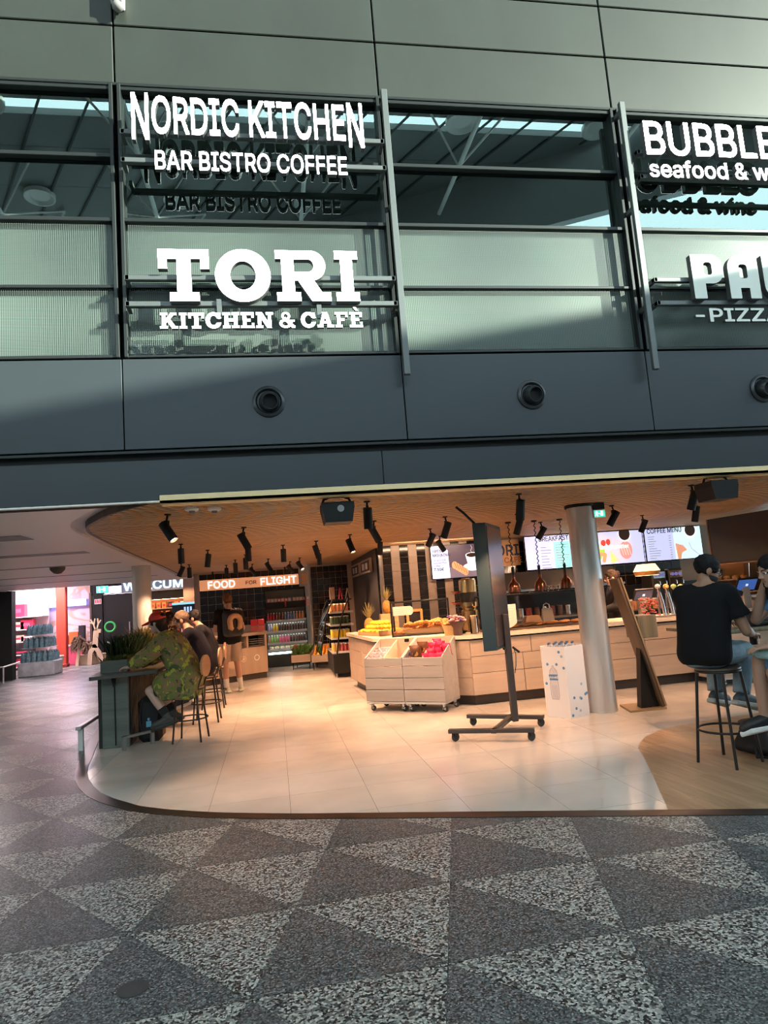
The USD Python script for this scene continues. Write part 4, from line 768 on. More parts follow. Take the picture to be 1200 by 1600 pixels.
# ================================================================== bottle water display
M_CARD = M('white_card', (.72, .73, .74), .5); M_BLU = M('blue_print', (.10, .24, .42), .4); M_BLUL = M('light_blue_print', (.30, .46, .58), .4); M_BOT = M('clear_bottle', (.66, .74, .80), .12, trans=.4)
e0, e1, e2 = (at_z(x, y, 0) for x, y in ((857, 1120), (893, 1123), (922, 1117))); e0[2] = e1[2] = e2[2] = 0
zt = over(e1, 876, 1011)[2]; m_ = (e0+e2)/2; back = m_-e1; ctr = e1+back/np.linalg.norm(back)*.24
t = thing('water_display', 'six sided white cardboard stand printed with a water bottle and blue bubbles', 'display stand', e1*.0+[ctr[0], ctr[1], 0]); hx = [e0, e1, e2, 2*ctr-e0, 2*ctr-e1, 2*ctr-e2]; hx = Polygon([tuple((q-ctr)[:2]) for q in hx]).convex_hull
part('carton', B().prism(hx.difference(hx.buffer(-.012)), 0, zt), M_CARD, t); part('tray', B().prism(hx.buffer(-.012), zt-.12, zt-.10), M_CARD, t); part('base', B().prism(hx.buffer(-.005), .0, .02), M('carton_base', (.10, .14, .18), .5), t)
def face_frame(a, b):
    a, b = a-ctr, b-ctr; d = (b-a)/np.linalg.norm(b-a); return a, np.stack([d, np.array([-d[1], d[0], 0]), [0, 0, 1]], 1), np.linalg.norm(b-a)
def stick(nm, poly, fr, mat, k=1, label=None):
    a, R, L_ = fr; part(nm, B().prism(poly, 0, .001).moved(R @ RX, a-R[:, 1]*.0007*k), mat, t, label)
F1, F2 = face_frame(e0, e1), face_frame(e1, e2); w1, w2 = F1[2], F2[2]
bp = Polygon([(-.012, .40), (.012, .40), (.014, .375), (.05, .34), (.055, .25), (.046, .22), (.055, .19), (.055, .05), (.045, 0), (-.045, 0), (-.055, .05), (-.055, .19), (-.046, .22), (-.055, .25), (-.05, .34), (-.014, .375)])
bp = affinity.translate(affinity.scale(bp, 1.0, .95, origin=(0, 0)), w1*.42, .20)
stick('bottle_outline', bp.difference(bp.buffer(-.006)), F1, M('bottle_line', (.38, .38, .44), .5), 1); stick('bottle_fill', bp.buffer(-.006), F1, M('bottle_tint', (.62, .60, .63), .4), 1)
stick('bottle_rib', unary_union([LineString([(w1*.42+x, .21), (w1*.42+x*.9, .36)]).buffer(.002) for x in (-.03, -.015, 0, .015, .03)]+[LineString([(w1*.42+x, .50), (w1*.42+x*.8, .55)]).buffer(.002) for x in (-.03, 0, .03)]), F1, M('bottle_line', 0), 2)
stick('bottle_label', affinity.translate(sbox(-.055, .215, .055, .28), w1*.42, .20), F1, M_BLU, 3); a, R, _ = F1; m = word('novelle', .028, .001); part('text', (np.array(m.vertices) @ (R @ RX).T+a+R @ np.array([w1*.42-.052, -.003, .435]), m.faces), M_CARD, t)
r = random.Random(4)
for k, (x, z) in enumerate(((.30, .74), (.34, .69), (.08, .60), (.36, .56), (.10, .47), (.03, .38), (.24, .60))): stick('bubble', el(x*w1/.4, z*zt/.80, .016, .016), F1, M_BLU if k % 3 != 1 else M_BLUL, 1)
for k, (x, z) in enumerate(((.27, .36), (.33, .24), (.10, .22), (.22, .21), (.24, .20), (.12, .10), (.20, .07), (.04, .03), (.36, .25))): stick('bubble', el(min(x, .36)*w2/.38, z*zt/.80, .016, .016), F2, M_BLU if k % 3 != 0 else M_BLUL, 1)
pr = None; zc_ = zt-.10
for i in range(-3, 4):
    for j in range(-3, 4):
        q = Point(i*.075+(j % 2)*.037, j*.066)
        if not hx.buffer(-.05).contains(q): continue
        pos = (ctr[0]+q.x, ctr[1]+q.y, zc_); lab = 'clear water bottle standing in the top of the white bubble stand'
        if pr is None: pr = thing('water_bottle', lab, 'bottle', pos, 0, 'bottles in the bubble stand'); part('bottle', B().lathe([(0, 0), (.03, 0), (.031, .06), (.028, .08), (.013, .108), (.012, .12)], n=14), M_BOT, pr, smooth=40); part('cap', B().cyl((0, 0, .118), (0, 0, .135), .014, n=12), M('cap_blue', (.07, .13, .25), .35), pr)
        else: copy_of(pr, 'water_bottle', lab, 'bottle', pos, 0, 'bottles in the bubble stand')
# ================================================================== leaning wooden menu stand
M_LEC = wood('stand_wood', (.085, .052, .032), (.13, .085, .052), .4, axis=2, scale=8); M_LEDG = M('stand_edge', (.28, .19, .10), .45); M_OLIVE = wood('olive_wood', (.10, .085, .05), (.20, .175, .11), .45, axis=2, scale=12)
g0 = at_z(1036, 1108, 0); g0[2] = 0; top = over(g0, 950, 906); bl, br_ = at_z(972, 1109, .0), at_z(1040, 1111, 0)
t = thing('menu_stand', 'leaning wooden menu stand with black foot, right of the steel pillar', 'menu stand', (g0[0], g0[1], 0))
lx, lz = top[0]-g0[0], top[2]; wv = np.array([.07, .34, 0])        # width runs away from the viewer
pl = lambda s, q: np.array([lx*s+.0, 0, .02+(lz-.02)*s])+wv*q
th = np.array([.03, 0, .012])
part('panel', B().add([pl(0, 0), pl(1, 0), pl(1, 1), pl(0, 1), pl(0, 0)+th, pl(1, 0)+th, pl(1, 1)+th, pl(0, 1)+th], [[0, 3, 2, 1], [4, 5, 6, 7], [0, 1, 5, 4], [1, 2, 6, 5], [2, 3, 7, 6], [3, 0, 4, 7]]), M_LEC, t)
e_ = np.array([-.0, -.012, 0]); part('pale_edge', B().add([pl(0, 0)+th, pl(1, 0)+th, pl(1, 0)+th*1.6+e_, pl(0, 0)+th*1.6+e_, pl(0, 0)+th+e_, pl(1, 0)+th+e_], [[0, 1, 2, 3], [0, 4, 5, 1], [4, 3, 2, 5]]), M_LEDG, t, 'pale front edge of the leaning panel')
fo = lambda x, z, q: np.array([x, 0, z])+wv*q
part('foot', B().add([fo(-.24, .02, .2), fo(-.02, .02, .2), fo(lx*.45, .02+(lz)*.45, .2), fo(-.24, .02, .6), fo(-.02, .02, .6), fo(lx*.45, .02+lz*.45, .6)], [[0, 1, 2, 2], [3, 5, 4, 4], [0, 3, 4, 1], [1, 4, 5, 2], [0, 2, 5, 3]]), M_BLK, t)
part('base_plate', B().prism(Polygon([(-.40, .0), (.03, -.03), (.06, .38), (-.30, .42)]), 0, .022), M_LEDG, t)
tm_ = over(g0+[.0, .3, 0], 1000, 978)-np.array([g0[0], g0[1], 0]); part('leaflet_box', B().rbox((tm_[0]-.12, .12, tm_[2]-.13), (tm_[0]+.12, .42, tm_[2]+.13), .006), M_OLIVE, t, 'olive brown wooden leaflet box on the back of the panel')
# ================================================================== rolling white unit right of the counter
t = thing('rolling_unit', 'pale rolling cabinet at the counter behind the man on the stool', 'cabinet', (5.72, 8.13, 0)); part('body', B().rbox((0, 0, .10), (.62, .5, .93), .006), M_INS, t); part('base_rail', B().rbox((-.004, -.004, .085), (.624, .5, .105), .003), M_ALU, t); part('door_line', B().rbox((.02, -.012, .14), (.60, 0, .52), .003).rbox((.02, -.012, .53), (.60, 0, .91), .003), M_OAK, t)
for x in (.06, .20, .55):
    p = part('caster', caster(B(), x, .05, .3), M_RUB, t); part('fork', B().rbox((x-.012, .03, .06), (x+.012, .07, .088), .003).cyl((x, .028, .036), (x, .072, .036), .014, n=12), M_ALU, p)
# ================================================================== concourse on the left
M_COL = M('pale_column', (.55, .53, .50), .45)
t = thing('column', 'round pale grey column behind the plant table at the edge of the timber ceiling', 'column', (-2.487, 13.55, 0)); part('shaft', B().cyl((0, 0, 0), (0, 0, ZC+.03), .176, n=36), M_COL, t, smooth=40); part('foot_ring', B().cyl((0, 0, 0), (0, 0, .08), .19, n=36), M_STEEL, t, smooth=40)
a = at_z(19, 1063, 0); solo('wall_partition', B().box((-14, a[1], 0), (a[0], a[1]+.3, ZC+.02)), M_DARK, kind='structure')
# low rail beside the plant table
t = thing('low_rail', 'low grey rail with one white post left of the plant table', 'rail', (-2.30, 8.95, 0)); part('top_bar', B().rbox((-.03, -.5, .25), (.03, .9, .29), .006), M_STEEL, t); part('post', B().rbox((-.028, -.42, 0), (.028, -.36, .25), .005), M_WP, t, 'white post'); part('post', B().rbox((-.028, .7, 0), (.028, .76, .25), .005), M_WP, t)
q = at_z(8, 1064, 0); t = thing('barrier_rail', 'thin steel barrier at the left edge before the dark partition', 'rail', (q[0]+.1, q[1]-.8, 0)); part('post', B().cyl((.15, 0, 0), (.15, 0, .42), .022, n=10).cyl((-1.2, 0, 0), (-1.2, 0, .42), .022, n=10), M_STEEL, t); part('top_bar', B().tube([(-2, 0, .42), (.15, 0, .42), (.45, .3, .50)], .022, 8), M_STEEL, t)
# shop at the far end
YB = 25.5
def X(u, v, Y=YB): return at_y(u, v, Y)[0]
def Z(u, v, Y=YB): return at_y(u, v, Y)[2]
M_SHOPW = usdkit.material(stage, LK+'shop_wall', {'t': ('texture_coordinate', {}), 'm': ('mapping', dict(scale=(.55, 1, .8))), 'n': ('noise_texture', dict(scale=1.3, detail=2., distortion=2.2)), 'r': ('rgb_ramp', dict(ramp=[(.44, (.66, .56, .60)), (.48, (.62, .38, .30)), (.54, (.62, .38, .30)), (.58, (.68, .60, .64))])), 'p': ('principled_bsdf', dict(roughness=.6))}, [('t.object', 'm.vector'), ('m.vector', 'n.vector'), ('n.fac', 'r.fac'), ('r.color', 'p.base_color')], surface='p.BSDF')
solo('wall_shop', B().box((-13.9, YB, 0), (X(150, 1000), YB+.2, 3.6)), M_SHOPW, kind='structure')
solo('wall_shop_dark', B().box((X(146, 1000), YB-.3, 0), (-2.0, YB+.2, 3.6)), M_DARK, kind='structure')
solo('ceiling', B().box((-14, 20.2, 3.2), (-1.9, 26, 3.4)).box((-14, 20.2, ZC+.03), (-1.9, 20.35, 3.3)), M_WHITEC, kind='structure')
solo('wall_divider', B().box((-1.95, 17.46, 0), (-1.86, 26, 3.3)).box((-3.12, 24.6, 0), (-2.70, 24.9, 3.3)), M('tan_wall', (.42, .30, .24), .6), kind='structure')
pk = glow('led_blue', (.25, .30, 1.0), 3.0); wl = glow('led_white', (1., .86, .86), 2.2)
t = thing('light_shelf', 'glowing blue and white light band across the pink shop wall', 'light', (X(60, 942), YB-.12, Z(60, 945))); w = X(140, 938)-X(18, 945); part('blue_band', B().rbox((-w*.40, -.1, -.14), (w*.62, .1, .10), .01), pk, t); part('white_band', B().rbox((-w*.40, -.1, .10), (w*.30, .1, .2), .01), wl, t); part('poster', B().box((-w*.38, .09, .2), (w*.22, .11, .72)), glow('poster_pale', (1., .78, .72), .9), t)
rect_light('/World/shop_lamp', (-7.6, 23.6, 3.1), (0, .2, -1), 3.5, 1.5, 26., (1, .80, .86)); rect_light('/World/shop_front_lamp', (-6.4, 21.5, 3.1), (0, -.25, -1), 4.5, .8, 12., (.95, .82, 1.)); 
g = at_z(96, 1043, 0); t = thing('column', 'square red column in front of the pink shop at far left', 'column', (g[0], g[1]+.15, 0)); w = .5*(at_y(103.5, 980, g[1])[0]-at_y(88, 980, g[1])[0]); part('shaft', B().rbox((-w, -.12, .0), (w, .12, 3.2), .02), M('red_paint', (.50, .055, .03), .5), t); part('plinth', B().rbox((-w-.02, -.14, 0), (w+.02, .14, .1), .01), M('red_plinth', (.28, .03, .02), .5), t)
def goods(name, lab, cat, u, v, Y, w, d, h, mat, label_mat=None, rzz=0):
    p = at_y(u, v, Y); t = thing(name, lab, cat, p, rzz); part('carton', B().rbox((-w/2, -d/2, 0), (w/2, d/2, h), .012), mat, t)
    if label_mat: part('print', B().rbox((-w*.3, -d/2-.004, h*.3), (w*.3, -d/2, h*.7), .001), label_mat, t)
M_REDB, M_PNK, M_PALE = M('shop_red', (.80, .04, .10), .4), M('shop_pink', (.85, .12, .22), .4), M('shop_pale', (.75, .55, .42), .5)
# shop shelves that carry the goods
t = thing('shop_shelf', 'white stepped shop shelf at the far left, loaded with red bags', 'shelf', (X(38, 1030, 24.6), 24.6, 0)); ws_ = X(60, 1000, 24.6)-X(20, 1000, 24.6); zz = [.50, .92, 1.32, 1.74]
for z in [0.1]+zz: part('board', B().rbox((-ws_/2-.1, -.4, z-.03), (ws_/2+.3, .3, z), .006), M_WP, t)
part('upright', B().box((-ws_/2-.1, .3, 0), (ws_/2+.3, .34, zz[-1]+.5)), M('shelf_back', (.7, .55, .58), .5), t)
for k, (u, v, w, h, mt, nm, lb) in enumerate(((30, 965, .42, .42, M_REDB, 'shopping_bag', 'red shopping bag on the top board of the far left shop shelf'), (30, 984, .42, .26, M_PALE, 'gift_box', 'pale orange gift box under the red bag on the far left shelf'), (44, 984, .40, .32, M_REDB, 'shopping_bag', 'red bag with pale hearts at the right of the far left shelf'), (30, 1000, .40, .22, M_PALE, 'gift_box', 'pale gift box on the middle board of the far left shelf'), (44, 1000, .36, .18, M_WP, 'gift_box', 'white gift box on the middle board of the far left shelf'), (36, 1020, .7, .16, M('shop_black', (.03, .02, .03), .5), 'gift_box', 'long black gift box low on the far left shelf'), (35, 1037, .75, .28, M_REDB, 'gift_box', 'wide crimson box at the bottom of the far left shelf'))):
    z = [zz[3], zz[2], zz[2], zz[1], zz[1], zz[0], .1][k]; p = at_y(u, v, 24.5); t = thing(nm, lb, nm.split('_')[1], (p[0], 24.5, z)); part('body', B().rbox((-w/2, -.15, 0), (w/2, .15, h), .012), mt, t); part('print', B().rbox((-w*.25, -.155, h*.35), (w*.25, -.15, h*.65), .001), M_PNK if mt is M_REDB else M_REDB, t)
t = thing('shop_table', 'pale shop table with pink front right of the red column', 'table', (X(112, 1030, 25.0), 25.0, 0)); part('body', B().rbox((-.30, -.3, 0), (.42, .3, .62), .01), M_PNK, t); part('top', B().rbox((-.36, -.34, .62), (.48, .34, .68), .006), M_WP, t)
for k, (dx, w, h, mt, lb) in enumerate(((-.22, .28, .32, M_REDB, 'red gift bag at the left of the table right of the red column'), (.1, .3, .42, M('shop_orange', (.85, .16, .05), .4), 'orange gift bag in the middle of the table right of the red column'), (.36, .2, .62, M('shop_black', 0), 'tall dark bag at the right of the table right of the red column'))):
    t = thing('gift_bag', lb, 'bag', (X(112, 1030, 25.0)+dx, 25.0, .68)); part('body', B().rbox((-w/2, -.1, 0), (w/2, .1, h), .012), mt, t); part('handle', B().tube([(-w*.25, 0, h), (-w*.2, 0, h+.09), (w*.2, 0, h+.09), (w*.25, 0, h)], .01, 6), M_WP, t)
t = thing('wall_poster', 'small dark plum sign hanging above the bottle stack in the shop', 'sign', (X(56, 968, 25.2), 25.2, Z(56, 976, 25.2))); part('board', B().rbox((-.13, -.02, 0), (.13, .02, .36), .005), M('plum_board', (.13, .02, .06), .4), t); part('stem', B().cyl((0, 0, 0), (0, 0, -Z(56, 976, 25.2)), .012, n=8), M_BLK, t)
# stack of bottled water
g = at_z(56, 1057, 0); t = thing('water_stack', 'three tiers of blue bottled water packs on white cartons before the shop', 'bottle stack', (g[0], g[1]+.4, 0)); M_WB = M('water_blue', (.20, .36, .44), .15, noise=.5, nscale=14); M_WB2 = M('water_cap', (.35, .45, .50), .3)
part('carton', B().rbox((-.50, -.38, 0), (.50, .38, .40), .02), M('carton_print', (.62, .66, .72), .5, noise=.3, nscale=5), t)
for z0, w, nn in ((.40, .44, 6), (.80, .36, 5), (1.16, .27, 4)):
    bt = B(); cp = B()
    for i in range(nn):
        for j in range(4): x = -w+2*w*(i+.5)/nn; y = -.3+.2*j; bt.lathe([(.0, z0+.005), (w/nn*.95, z0+.005), (w/nn*.95, z0+.20), (w/nn*.35, z0+.27), (0, z0+.27)], (x, y, 0), 10); cp.cyl((x, y, z0+.27), (x, y, z0+.30), w/nn*.38, n=8)
    p = part('bottle_tier', bt, M_WB, t, smooth=40); part('caps', cp, M_WB2, p); part('tier_board', B().box((-w-.03, -.34, z0-.012+.012*(z0 < .5)), (w+.03, .34, z0+.004)), M_WP, t)
g = at_z(90, 1045, 0); t = thing('white_basket', 'pale wicker basket between the water stack and the red column', 'basket', (g[0]+.1, g[1]-.6, 0)); part('weave', B().lathe([(0, .0), (.19, 0), (.26, .42), (.24, .42), (.17, .03), (0, .03)], n=24), M('wicker', (.62, .52, .47), .7, noise=.2, nscale=60, bump=.5), t, smooth=40); part('rim', B().torus((0, 0, .42), .25, .02, 24, 6), M('wicker', 0), t, smooth=True)
# wooden reindeer
M_DEER = wood('deer_wood', (.52, .36, .24), (.66, .48, .33), .5, axis=2, scale=8); g = at_z(152, 1033, 0); gd = np.array([g[0], g[1]-1.2, 0]); gd[:2] = gd[:2]*1.0; gd = at_z(150, 1038, 0); t = thing('wooden_reindeer', 'flat cut pale wooden reindeer with antlers before the dark shop doors', 'decoration', (gd[0], gd[1], 0)); S = over(gd, 155, 966)[2]/1.5
def ply(nm, pts, r, y=0, th=.05): part(nm, B().prism(unary_union([LineString(p).buffer(r_, cap_style=2, join_style=1) for p, r_ in pts]), -th/2, th/2).moved(RX*S, (0, y, 0)), M_DEER, t)
ply('front_legs', [([(-.16, 0), (-.13, .40), (0, .60), (.14, .40), (.26, 0)], .07)], 0, -.15); ply('neck_head', [([(.02, .55), (.06, 1.05), (.12, 1.12)], .085), ([(.06, 1.10), (.22, 1.08)], .06)], 0, -.15); ply('antler', [([(.05, 1.12), (-.02, 1.34), (-.10, 1.48)], .02), ([(.0, 1.28), (.04, 1.50)], .018), ([(.08, 1.12), (.14, 1.32), (.12, 1.50)], .02), ([(.13, 1.3), (.22, 1.44)], .018), ([(-.03, 1.34), (-.16, 1.40)], .018)], 0, -.15)
ply('hind_legs', [([(-.62, -.0), (-.56, .42), (-.48, .55)], .05), ([(-.62, .58), (.02, .66)], .10)], 0, .1)
fur = B(); r = np.random.default_rng(2)
for i in range(90): x = -.72+.68*r.random(); z = .78+.10*math.sin(x*9)+.06*r.standard_normal(); l = .22+.16*r.random(); fur.cyl(np.array([x, -.12+.24*r.random(), z])*S, np.array([x+.1*r.standard_normal(), -.14+.28*r.random(), z-l])*S, .035*S, .006*S, 6)
part('fur_drape', fur, M('fur', (.16, .10, .065), .9, noise=.6, nscale=5), t, 'shaggy brown fur thrown over the back')
g2 = at_z(150, 1037, 0); t2 = thing('wreath', 'bright green wreath hanging behind the reindeer head', 'wreath', (gd[0]+.36*S, gd[1]+.5, 0)); part('ring', B().torus((0, 0, 1.18*S), .16*S, .035*S, 28, 8, (0, 1, 0)), M('wreath_green', (.05, .45, .10), .6), t2, smooth=True); part('stand', B().cyl((0, 0, 0), (0, 0, 1.0*S), .012, n=8), M_BLK, t2)
t = thing('deer_bench', 'low wooden box beneath the reindeer', 'box', (gd[0]+.02, gd[1]+.40, 0)); part('box', B().rbox((-.62, -.2, 0), (.40, .2, .30), .01), M_DEER, t); part('lid', B().rbox((-.64, -.22, .30), (.42, .22, .33), .006), M_DEER, t)
# dark shop front with lit signs
yf = 25.1
for nm, lb, u0, v0, u1, v1, mt in (('lilac_sign', 'blank lilac glowing sign over the dark shop doors left of the pale column', 162, 908, 209, 929, glow('lilac_sign', (.66, .62, 1.0), 1.5)),):
    a, b = at_y(u0, v1, yf), at_y(u1, v0, yf); t = thing(nm, lb, 'sign', ((a[0]+b[0])/2, yf, a[2])); w, h = b[0]-a[0], b[2]-a[2]-.1; part('case', B().rbox((-w/2, 0, 0), (w/2, .1, h), .01), M_BLK, t); part('lit_face', B().box((-w/2+.02, -.006, .02), (w/2-.02, 0, h-.02)), mt, t); part('lower_strip', B().box((-w/2, -.02, -.06), (w/2, .02, .0)), wl, t)
a, b = at_y(233, 923, yf-.2), at_y(289, 903, yf-.2); t = thing('welcome_sign', 'glowing pale blue letter sign on the far shops, partly behind the pale column', 'sign', (b[0], yf-.2, a[2])); h = b[2]-a[2]+.05; w = (b[0]-a[0])*1.75; part('case', B().rbox((-w, 0, -.02), (0, .1, h+.02), .01), M('sign_backing', (.30, .33, .42), .4), t)
its = fit(glyphs('WELCUM', h*.72, .03, True, .95), w*.94)
for v, f in its: v = np.array(v); part('letter', (v @ RX.T+[-w*.97, 0, h*.14], f), glow('welcome_blue', (.62, .90, 1.0), 1.9), t)
exit_sign(at_y(160, 921, 24.86), .40, 'green exit sign on the dark pillar left of the lilac sign', 1.)
p = at_y(153, 940, 24.86); g = at_y(152, 1000, 22.6); solo('wall_pillar', B().rbox((at_y(147, 980, 24.9)[0], 24.9, 0), (at_y(161, 980, 24.9)[0], 25.18, 3.2), .01), M_BLK, kind='structure')
t = thing('notice_sign', 'small pale notice with red figures under the exit sign', 'sign', (p[0], 24.87, p[2]-.09)); part('board', B().rbox((-.12, -.012, 0), (.12, .02, .18), .004), M('notice_white', (.55, .5, .52), .5), t); part('print', B().box((-.09, -.014, .04), (-.05, -.012, .15)).box((-.02, -.014, .04), (.02, -.012, .15)).box((.05, -.014, .04), (.09, -.012, .15)), M_REDB, t)
t = thing('shop_door', 'dark glass shop door left of the pale column', 'door', (X(180, 980, 25), 25.0, 0)); part('leaf', B().rbox((-.75, -.04, 0), (.62, .04, 2.3), .01), M('smoked', (.018, .016, .017), .25), t); part('frame', B().rbox((-.82, -.06, 0), (-.75, .06, 2.4), .005).rbox((.62, -.06, 0), (.69, .06, 2.4), .005), M('door_brown', (.10, .06, .04), .4), t); part('handle', B().cyl((.5, -.08, .9), (.5, -.08, 1.3), .02, n=8), M_ALU, t)
p = at_y(179, 1009, 21.5); t = thing('lilac_screen', 'small lilac lit screen on a stand between reindeer and plants', 'screen', (p[0], 21.5, 0)); w = at_y(190, 1009, 21.5)[0]-at_y(168, 1009, 21.5)[0]; zc = p[2]; part('casing', B().rbox((-w/2-.02, 0, zc-.18), (w/2+.02, .06, zc+.16), .01), M_BLK, t); part('display', B().box((-w/2, -.004, zc-.16), (w/2, 0, zc+.14)), glow('lilac_screen', (.80, .62, 1.0), 1.2), t); part('stand', B().rbox((-w/2-.05, 0, 0), (w/2+.05, .3, zc-.18), .01), M_BLK, t); part('figure', B().ball((w*.33, -.01, zc+.02), .035, 1).tube([(w*.33, -.01, zc-.02), (w*.38, -.01, zc-.1)], .02, 6), M_BLK, t)
# warm lit kiosk seen between the people
t = thing('kiosk_shelf', 'warm lit kiosk shelves of orange goods beyond the seated guests', 'shelf', (X(262, 970, 24.8), 24.8, 0)); w = .95
part('back', B().box((-w, .3, .0), (w, .34, 2.0)), M('kiosk_back', (.40, .14, .05), .6), t)
for z in (.75, 1.05, 1.35, 1.65): part('board', B().rbox((-w, -.05, z), (w, .3, z+.03), .004), M_OAK, t)
part('lamp_strip', B().box((-w, -.04, 1.98), (w, .0, 2.0)), glow('kiosk_lamp', (1., .62, .3), 5.), t); part('base', B().box((-w, 0, 0), (w, .3, .75)), M_TOE, t); rect_light('/World/kiosk_lamp', (X(262, 970, 24.8), 24.3, 2.2), (0, .5, -1), 2.0, .2, 14., (1, .55, .28))
r = random.Random(9); pr = {}; nk = {}
for z in (.78, 1.08, 1.38, 1.68):
    x = -w+.1
    while x < w-.1:
        kd = r.choice(('orange', 'white', 'black')); pos = (X(262, 970, 24.8)+x, 24.86, z); nk[kd, z] = nk.get((kd, z), 0)+1; lab = f'small {kd} packet on the kiosk shelves, {ORD[round((z-.78)/.3)]} shelf up, {ORD[nk[kd, z]-1]} such from left'
        if kd not in pr: pr[kd] = thing('kiosk_packet', lab, 'packet', pos, 0, kd+' packets in the kiosk'); part('box', B().rbox((-.07, -.06, 0), (.07, .06, .2), .008), {'orange': M('pk_orange', (.8, .25, .05), .4), 'white': M('pk_white', (.8, .7, .6), .4), 'black': M('pk_black', (.03, .03, .05), .4)}[kd], pr[kd]); part('print', B().rbox((-.04, -.063, .06), (.04, -.06, .14), .001), M_REDB, pr[kd])
        else: copy_of(pr[kd], 'kiosk_packet', lab, 'packet', pos, 0, kd+' packets in the kiosk')
        x += .17+.08*r.random()
p = at_y(292, 948, 19.5); t = thing('info_screen', 'dark kiosk terminal with a pale blue top edge beyond the red cap', 'screen', (p[0], 19.5, 0)); part('casing', B().rbox((-.40, 0, p[2]-.28), (.40, .1, p[2]+.13), .01), M('term_dark', (.03, .05, .08), .3), t); part('lit_edge', B().box((-.40, -.006, p[2]+.07), (.40, 0, p[2]+.13)), glow('term_blue', (.30, .65, .75), 1.0), t); part('icons', B().box((-.08, -.006, p[2]-.16), (-.03, 0, p[2]-.0)).box((0, -.006, p[2]-.16), (.05, 0, p[2]-.0)).box((.08, -.006, p[2]-.16), (.13, 0, p[2]-.0)), glow('term_icon', (.4, .6, .9), 1.), t); part('post', B().box((-.1, .02, 0), (.1, .08, p[2]-.28)), M_BLK, t)
# ================================================================== food wall: sign, open cooler, waste cabinet
a, b = at_y(312, 924, 16.9), at_y(466, 898, 16.9); t = thing('food_sign', 'long wooden fascia sign with glowing white letters over the open cooler', 'sign', (a[0], 16.9, 1.965)); w = b[0]-a[0]; h = .26
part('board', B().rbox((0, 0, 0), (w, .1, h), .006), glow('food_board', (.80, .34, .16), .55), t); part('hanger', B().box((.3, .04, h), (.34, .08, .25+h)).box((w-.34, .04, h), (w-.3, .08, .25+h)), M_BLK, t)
fw = M('food_letter', (.9, .85, .9), .4); fl_ = glow('food_glow', (1., .92, .96), 1.3)
def put(text, x, ww, hh, mt): 
    for v, f in fit(glyphs(text, hh, .015, True), ww): part('letter', (np.array(v) @ RX.T+[x, 0, (h-hh)/2], f), mt, t)
put('FOOD', .20, w*.27, .17, fl_); put('FOR', w*.46, w*.11, .085, M('for_letter', (.20, .08, .04), .5)); put('FLIGHT', w*.61, w*.37, .17, fl_)
part('end_panel', B().rbox((w+.08, .1, 0), (w+.30, .14, h), .004), M('food_end', (.55, .26, .12), .5), t); rect_light(path_of(t)+'/light', (a[0]+w/2, 16.6, ZC-.04), (0, .6, -1), 2.2, .08, 60., (1, .58, .28))
x0, x1 = at_y(418, 1000, 16.9)[0], at_y(480, 1000, 16.9)[0]; t = thing('open_cooler', 'open chilled shelf unit of drinks beneath the food sign', 'cooler', ((x0+x1)/2, 16.9, 0)); w = (x1-x0)/2; zs = [over((0, 16.9), 450, v)[2] for v in (1016, 1003, 985, 968)]; zs = [max(.42, zs[0]), zs[1], zs[2], zs[3]]
part('plinth', B().rbox((-w, -.1, 0), (w, .36, .30), .01), M('cooler_dark', (.05, .06, .055), .35), t); part('back', B().box((-w, .34, .3), (w, .38, 1.85)), M('cooler_back', (.25, .28, .26), .4), t); part('side_panel', B().box((-w-.02, -.05, 0), (-w, .38, 1.85)), M_BLK, t); part('side_panel', B().box((w, -.05, 0), (w+.02, .38, 1.85)), M_BLK, t); part('top', B().box((-w-.02, .0, 1.85), (w+.02, .38, 1.9)), M_BLK, t); part('light_strip', B().box((-w, -.11, .30), (w, -.05, .35)), glow('cooler_light', (.80, 1., .95), 1.6), t)
for z in zs: p = part('shelf_board', B().rbox((-w, -.08, z-.025), (w, .34, z), .004), M_ALU, t); part('price_rail', B().box((-w, -.095, z-.035), (w, -.08, z+.01)), M('price_rail', (.68, .70, .72), .3), p); part('shelf_light', B().box((-w, -.07, z-.034), (w, -.05, z-.026)), glow('shelf_light', (1., .95, .9), 14.), p)
part('top_crate', B().rbox((-w*1.0, -.05, 1.42), (-.02, .1, 1.56), .006), M_BLK, t); part('top_crate', B().rbox((.02, -.05, 1.42), (w, .1, 1.56), .006), M_BLK, t); part('crate_shelf', B().box((-w, -.06, 1.40), (w, .34, 1.42)), M_BLK, t)
rect_light(path_of(t)+'/light', ((x0+x1)/2, 16.7, 1.95), (0, .5, -1), .9, .06, 90., (1, .88, .78))
def row(nm, labs, cat, z, specs, y, prof, sp, cx=(x0+x1)/2):
    """a shelf row of bottles: specs are (colour key, count)"""
    x = -w+sp*.7
    for col, cnt, lab in specs:
        pr = None
        for k in range(cnt):
            if x > w-sp*.4: return
            pos = (cx+x, y, z)
            lb = f'{lab}, {ORD[k]} such from left'
            if pr is None: pr = thing(nm, lb, cat, pos, 0, lab); part('body', B().lathe(prof, n=10), col, pr, smooth=40); part('cap', B().cyl((0, 0, prof[-1][1]-.002), (0, 0, prof[-1][1]+.018), prof[-1][0]*1.05+.004, n=8), M_WP, pr)
            else: copy_of(pr, nm, lb, cat, pos, 0, lab)
            x += sp
BP = [(0, 0), (.028, 0), (.029, .11), (.012, .155), (.012, .17)]; CP = [(0, 0), (.031, 0), (.031, .135), (.026, .145)]
C_ = lambda n, c: M('drink_'+n, c, .25)
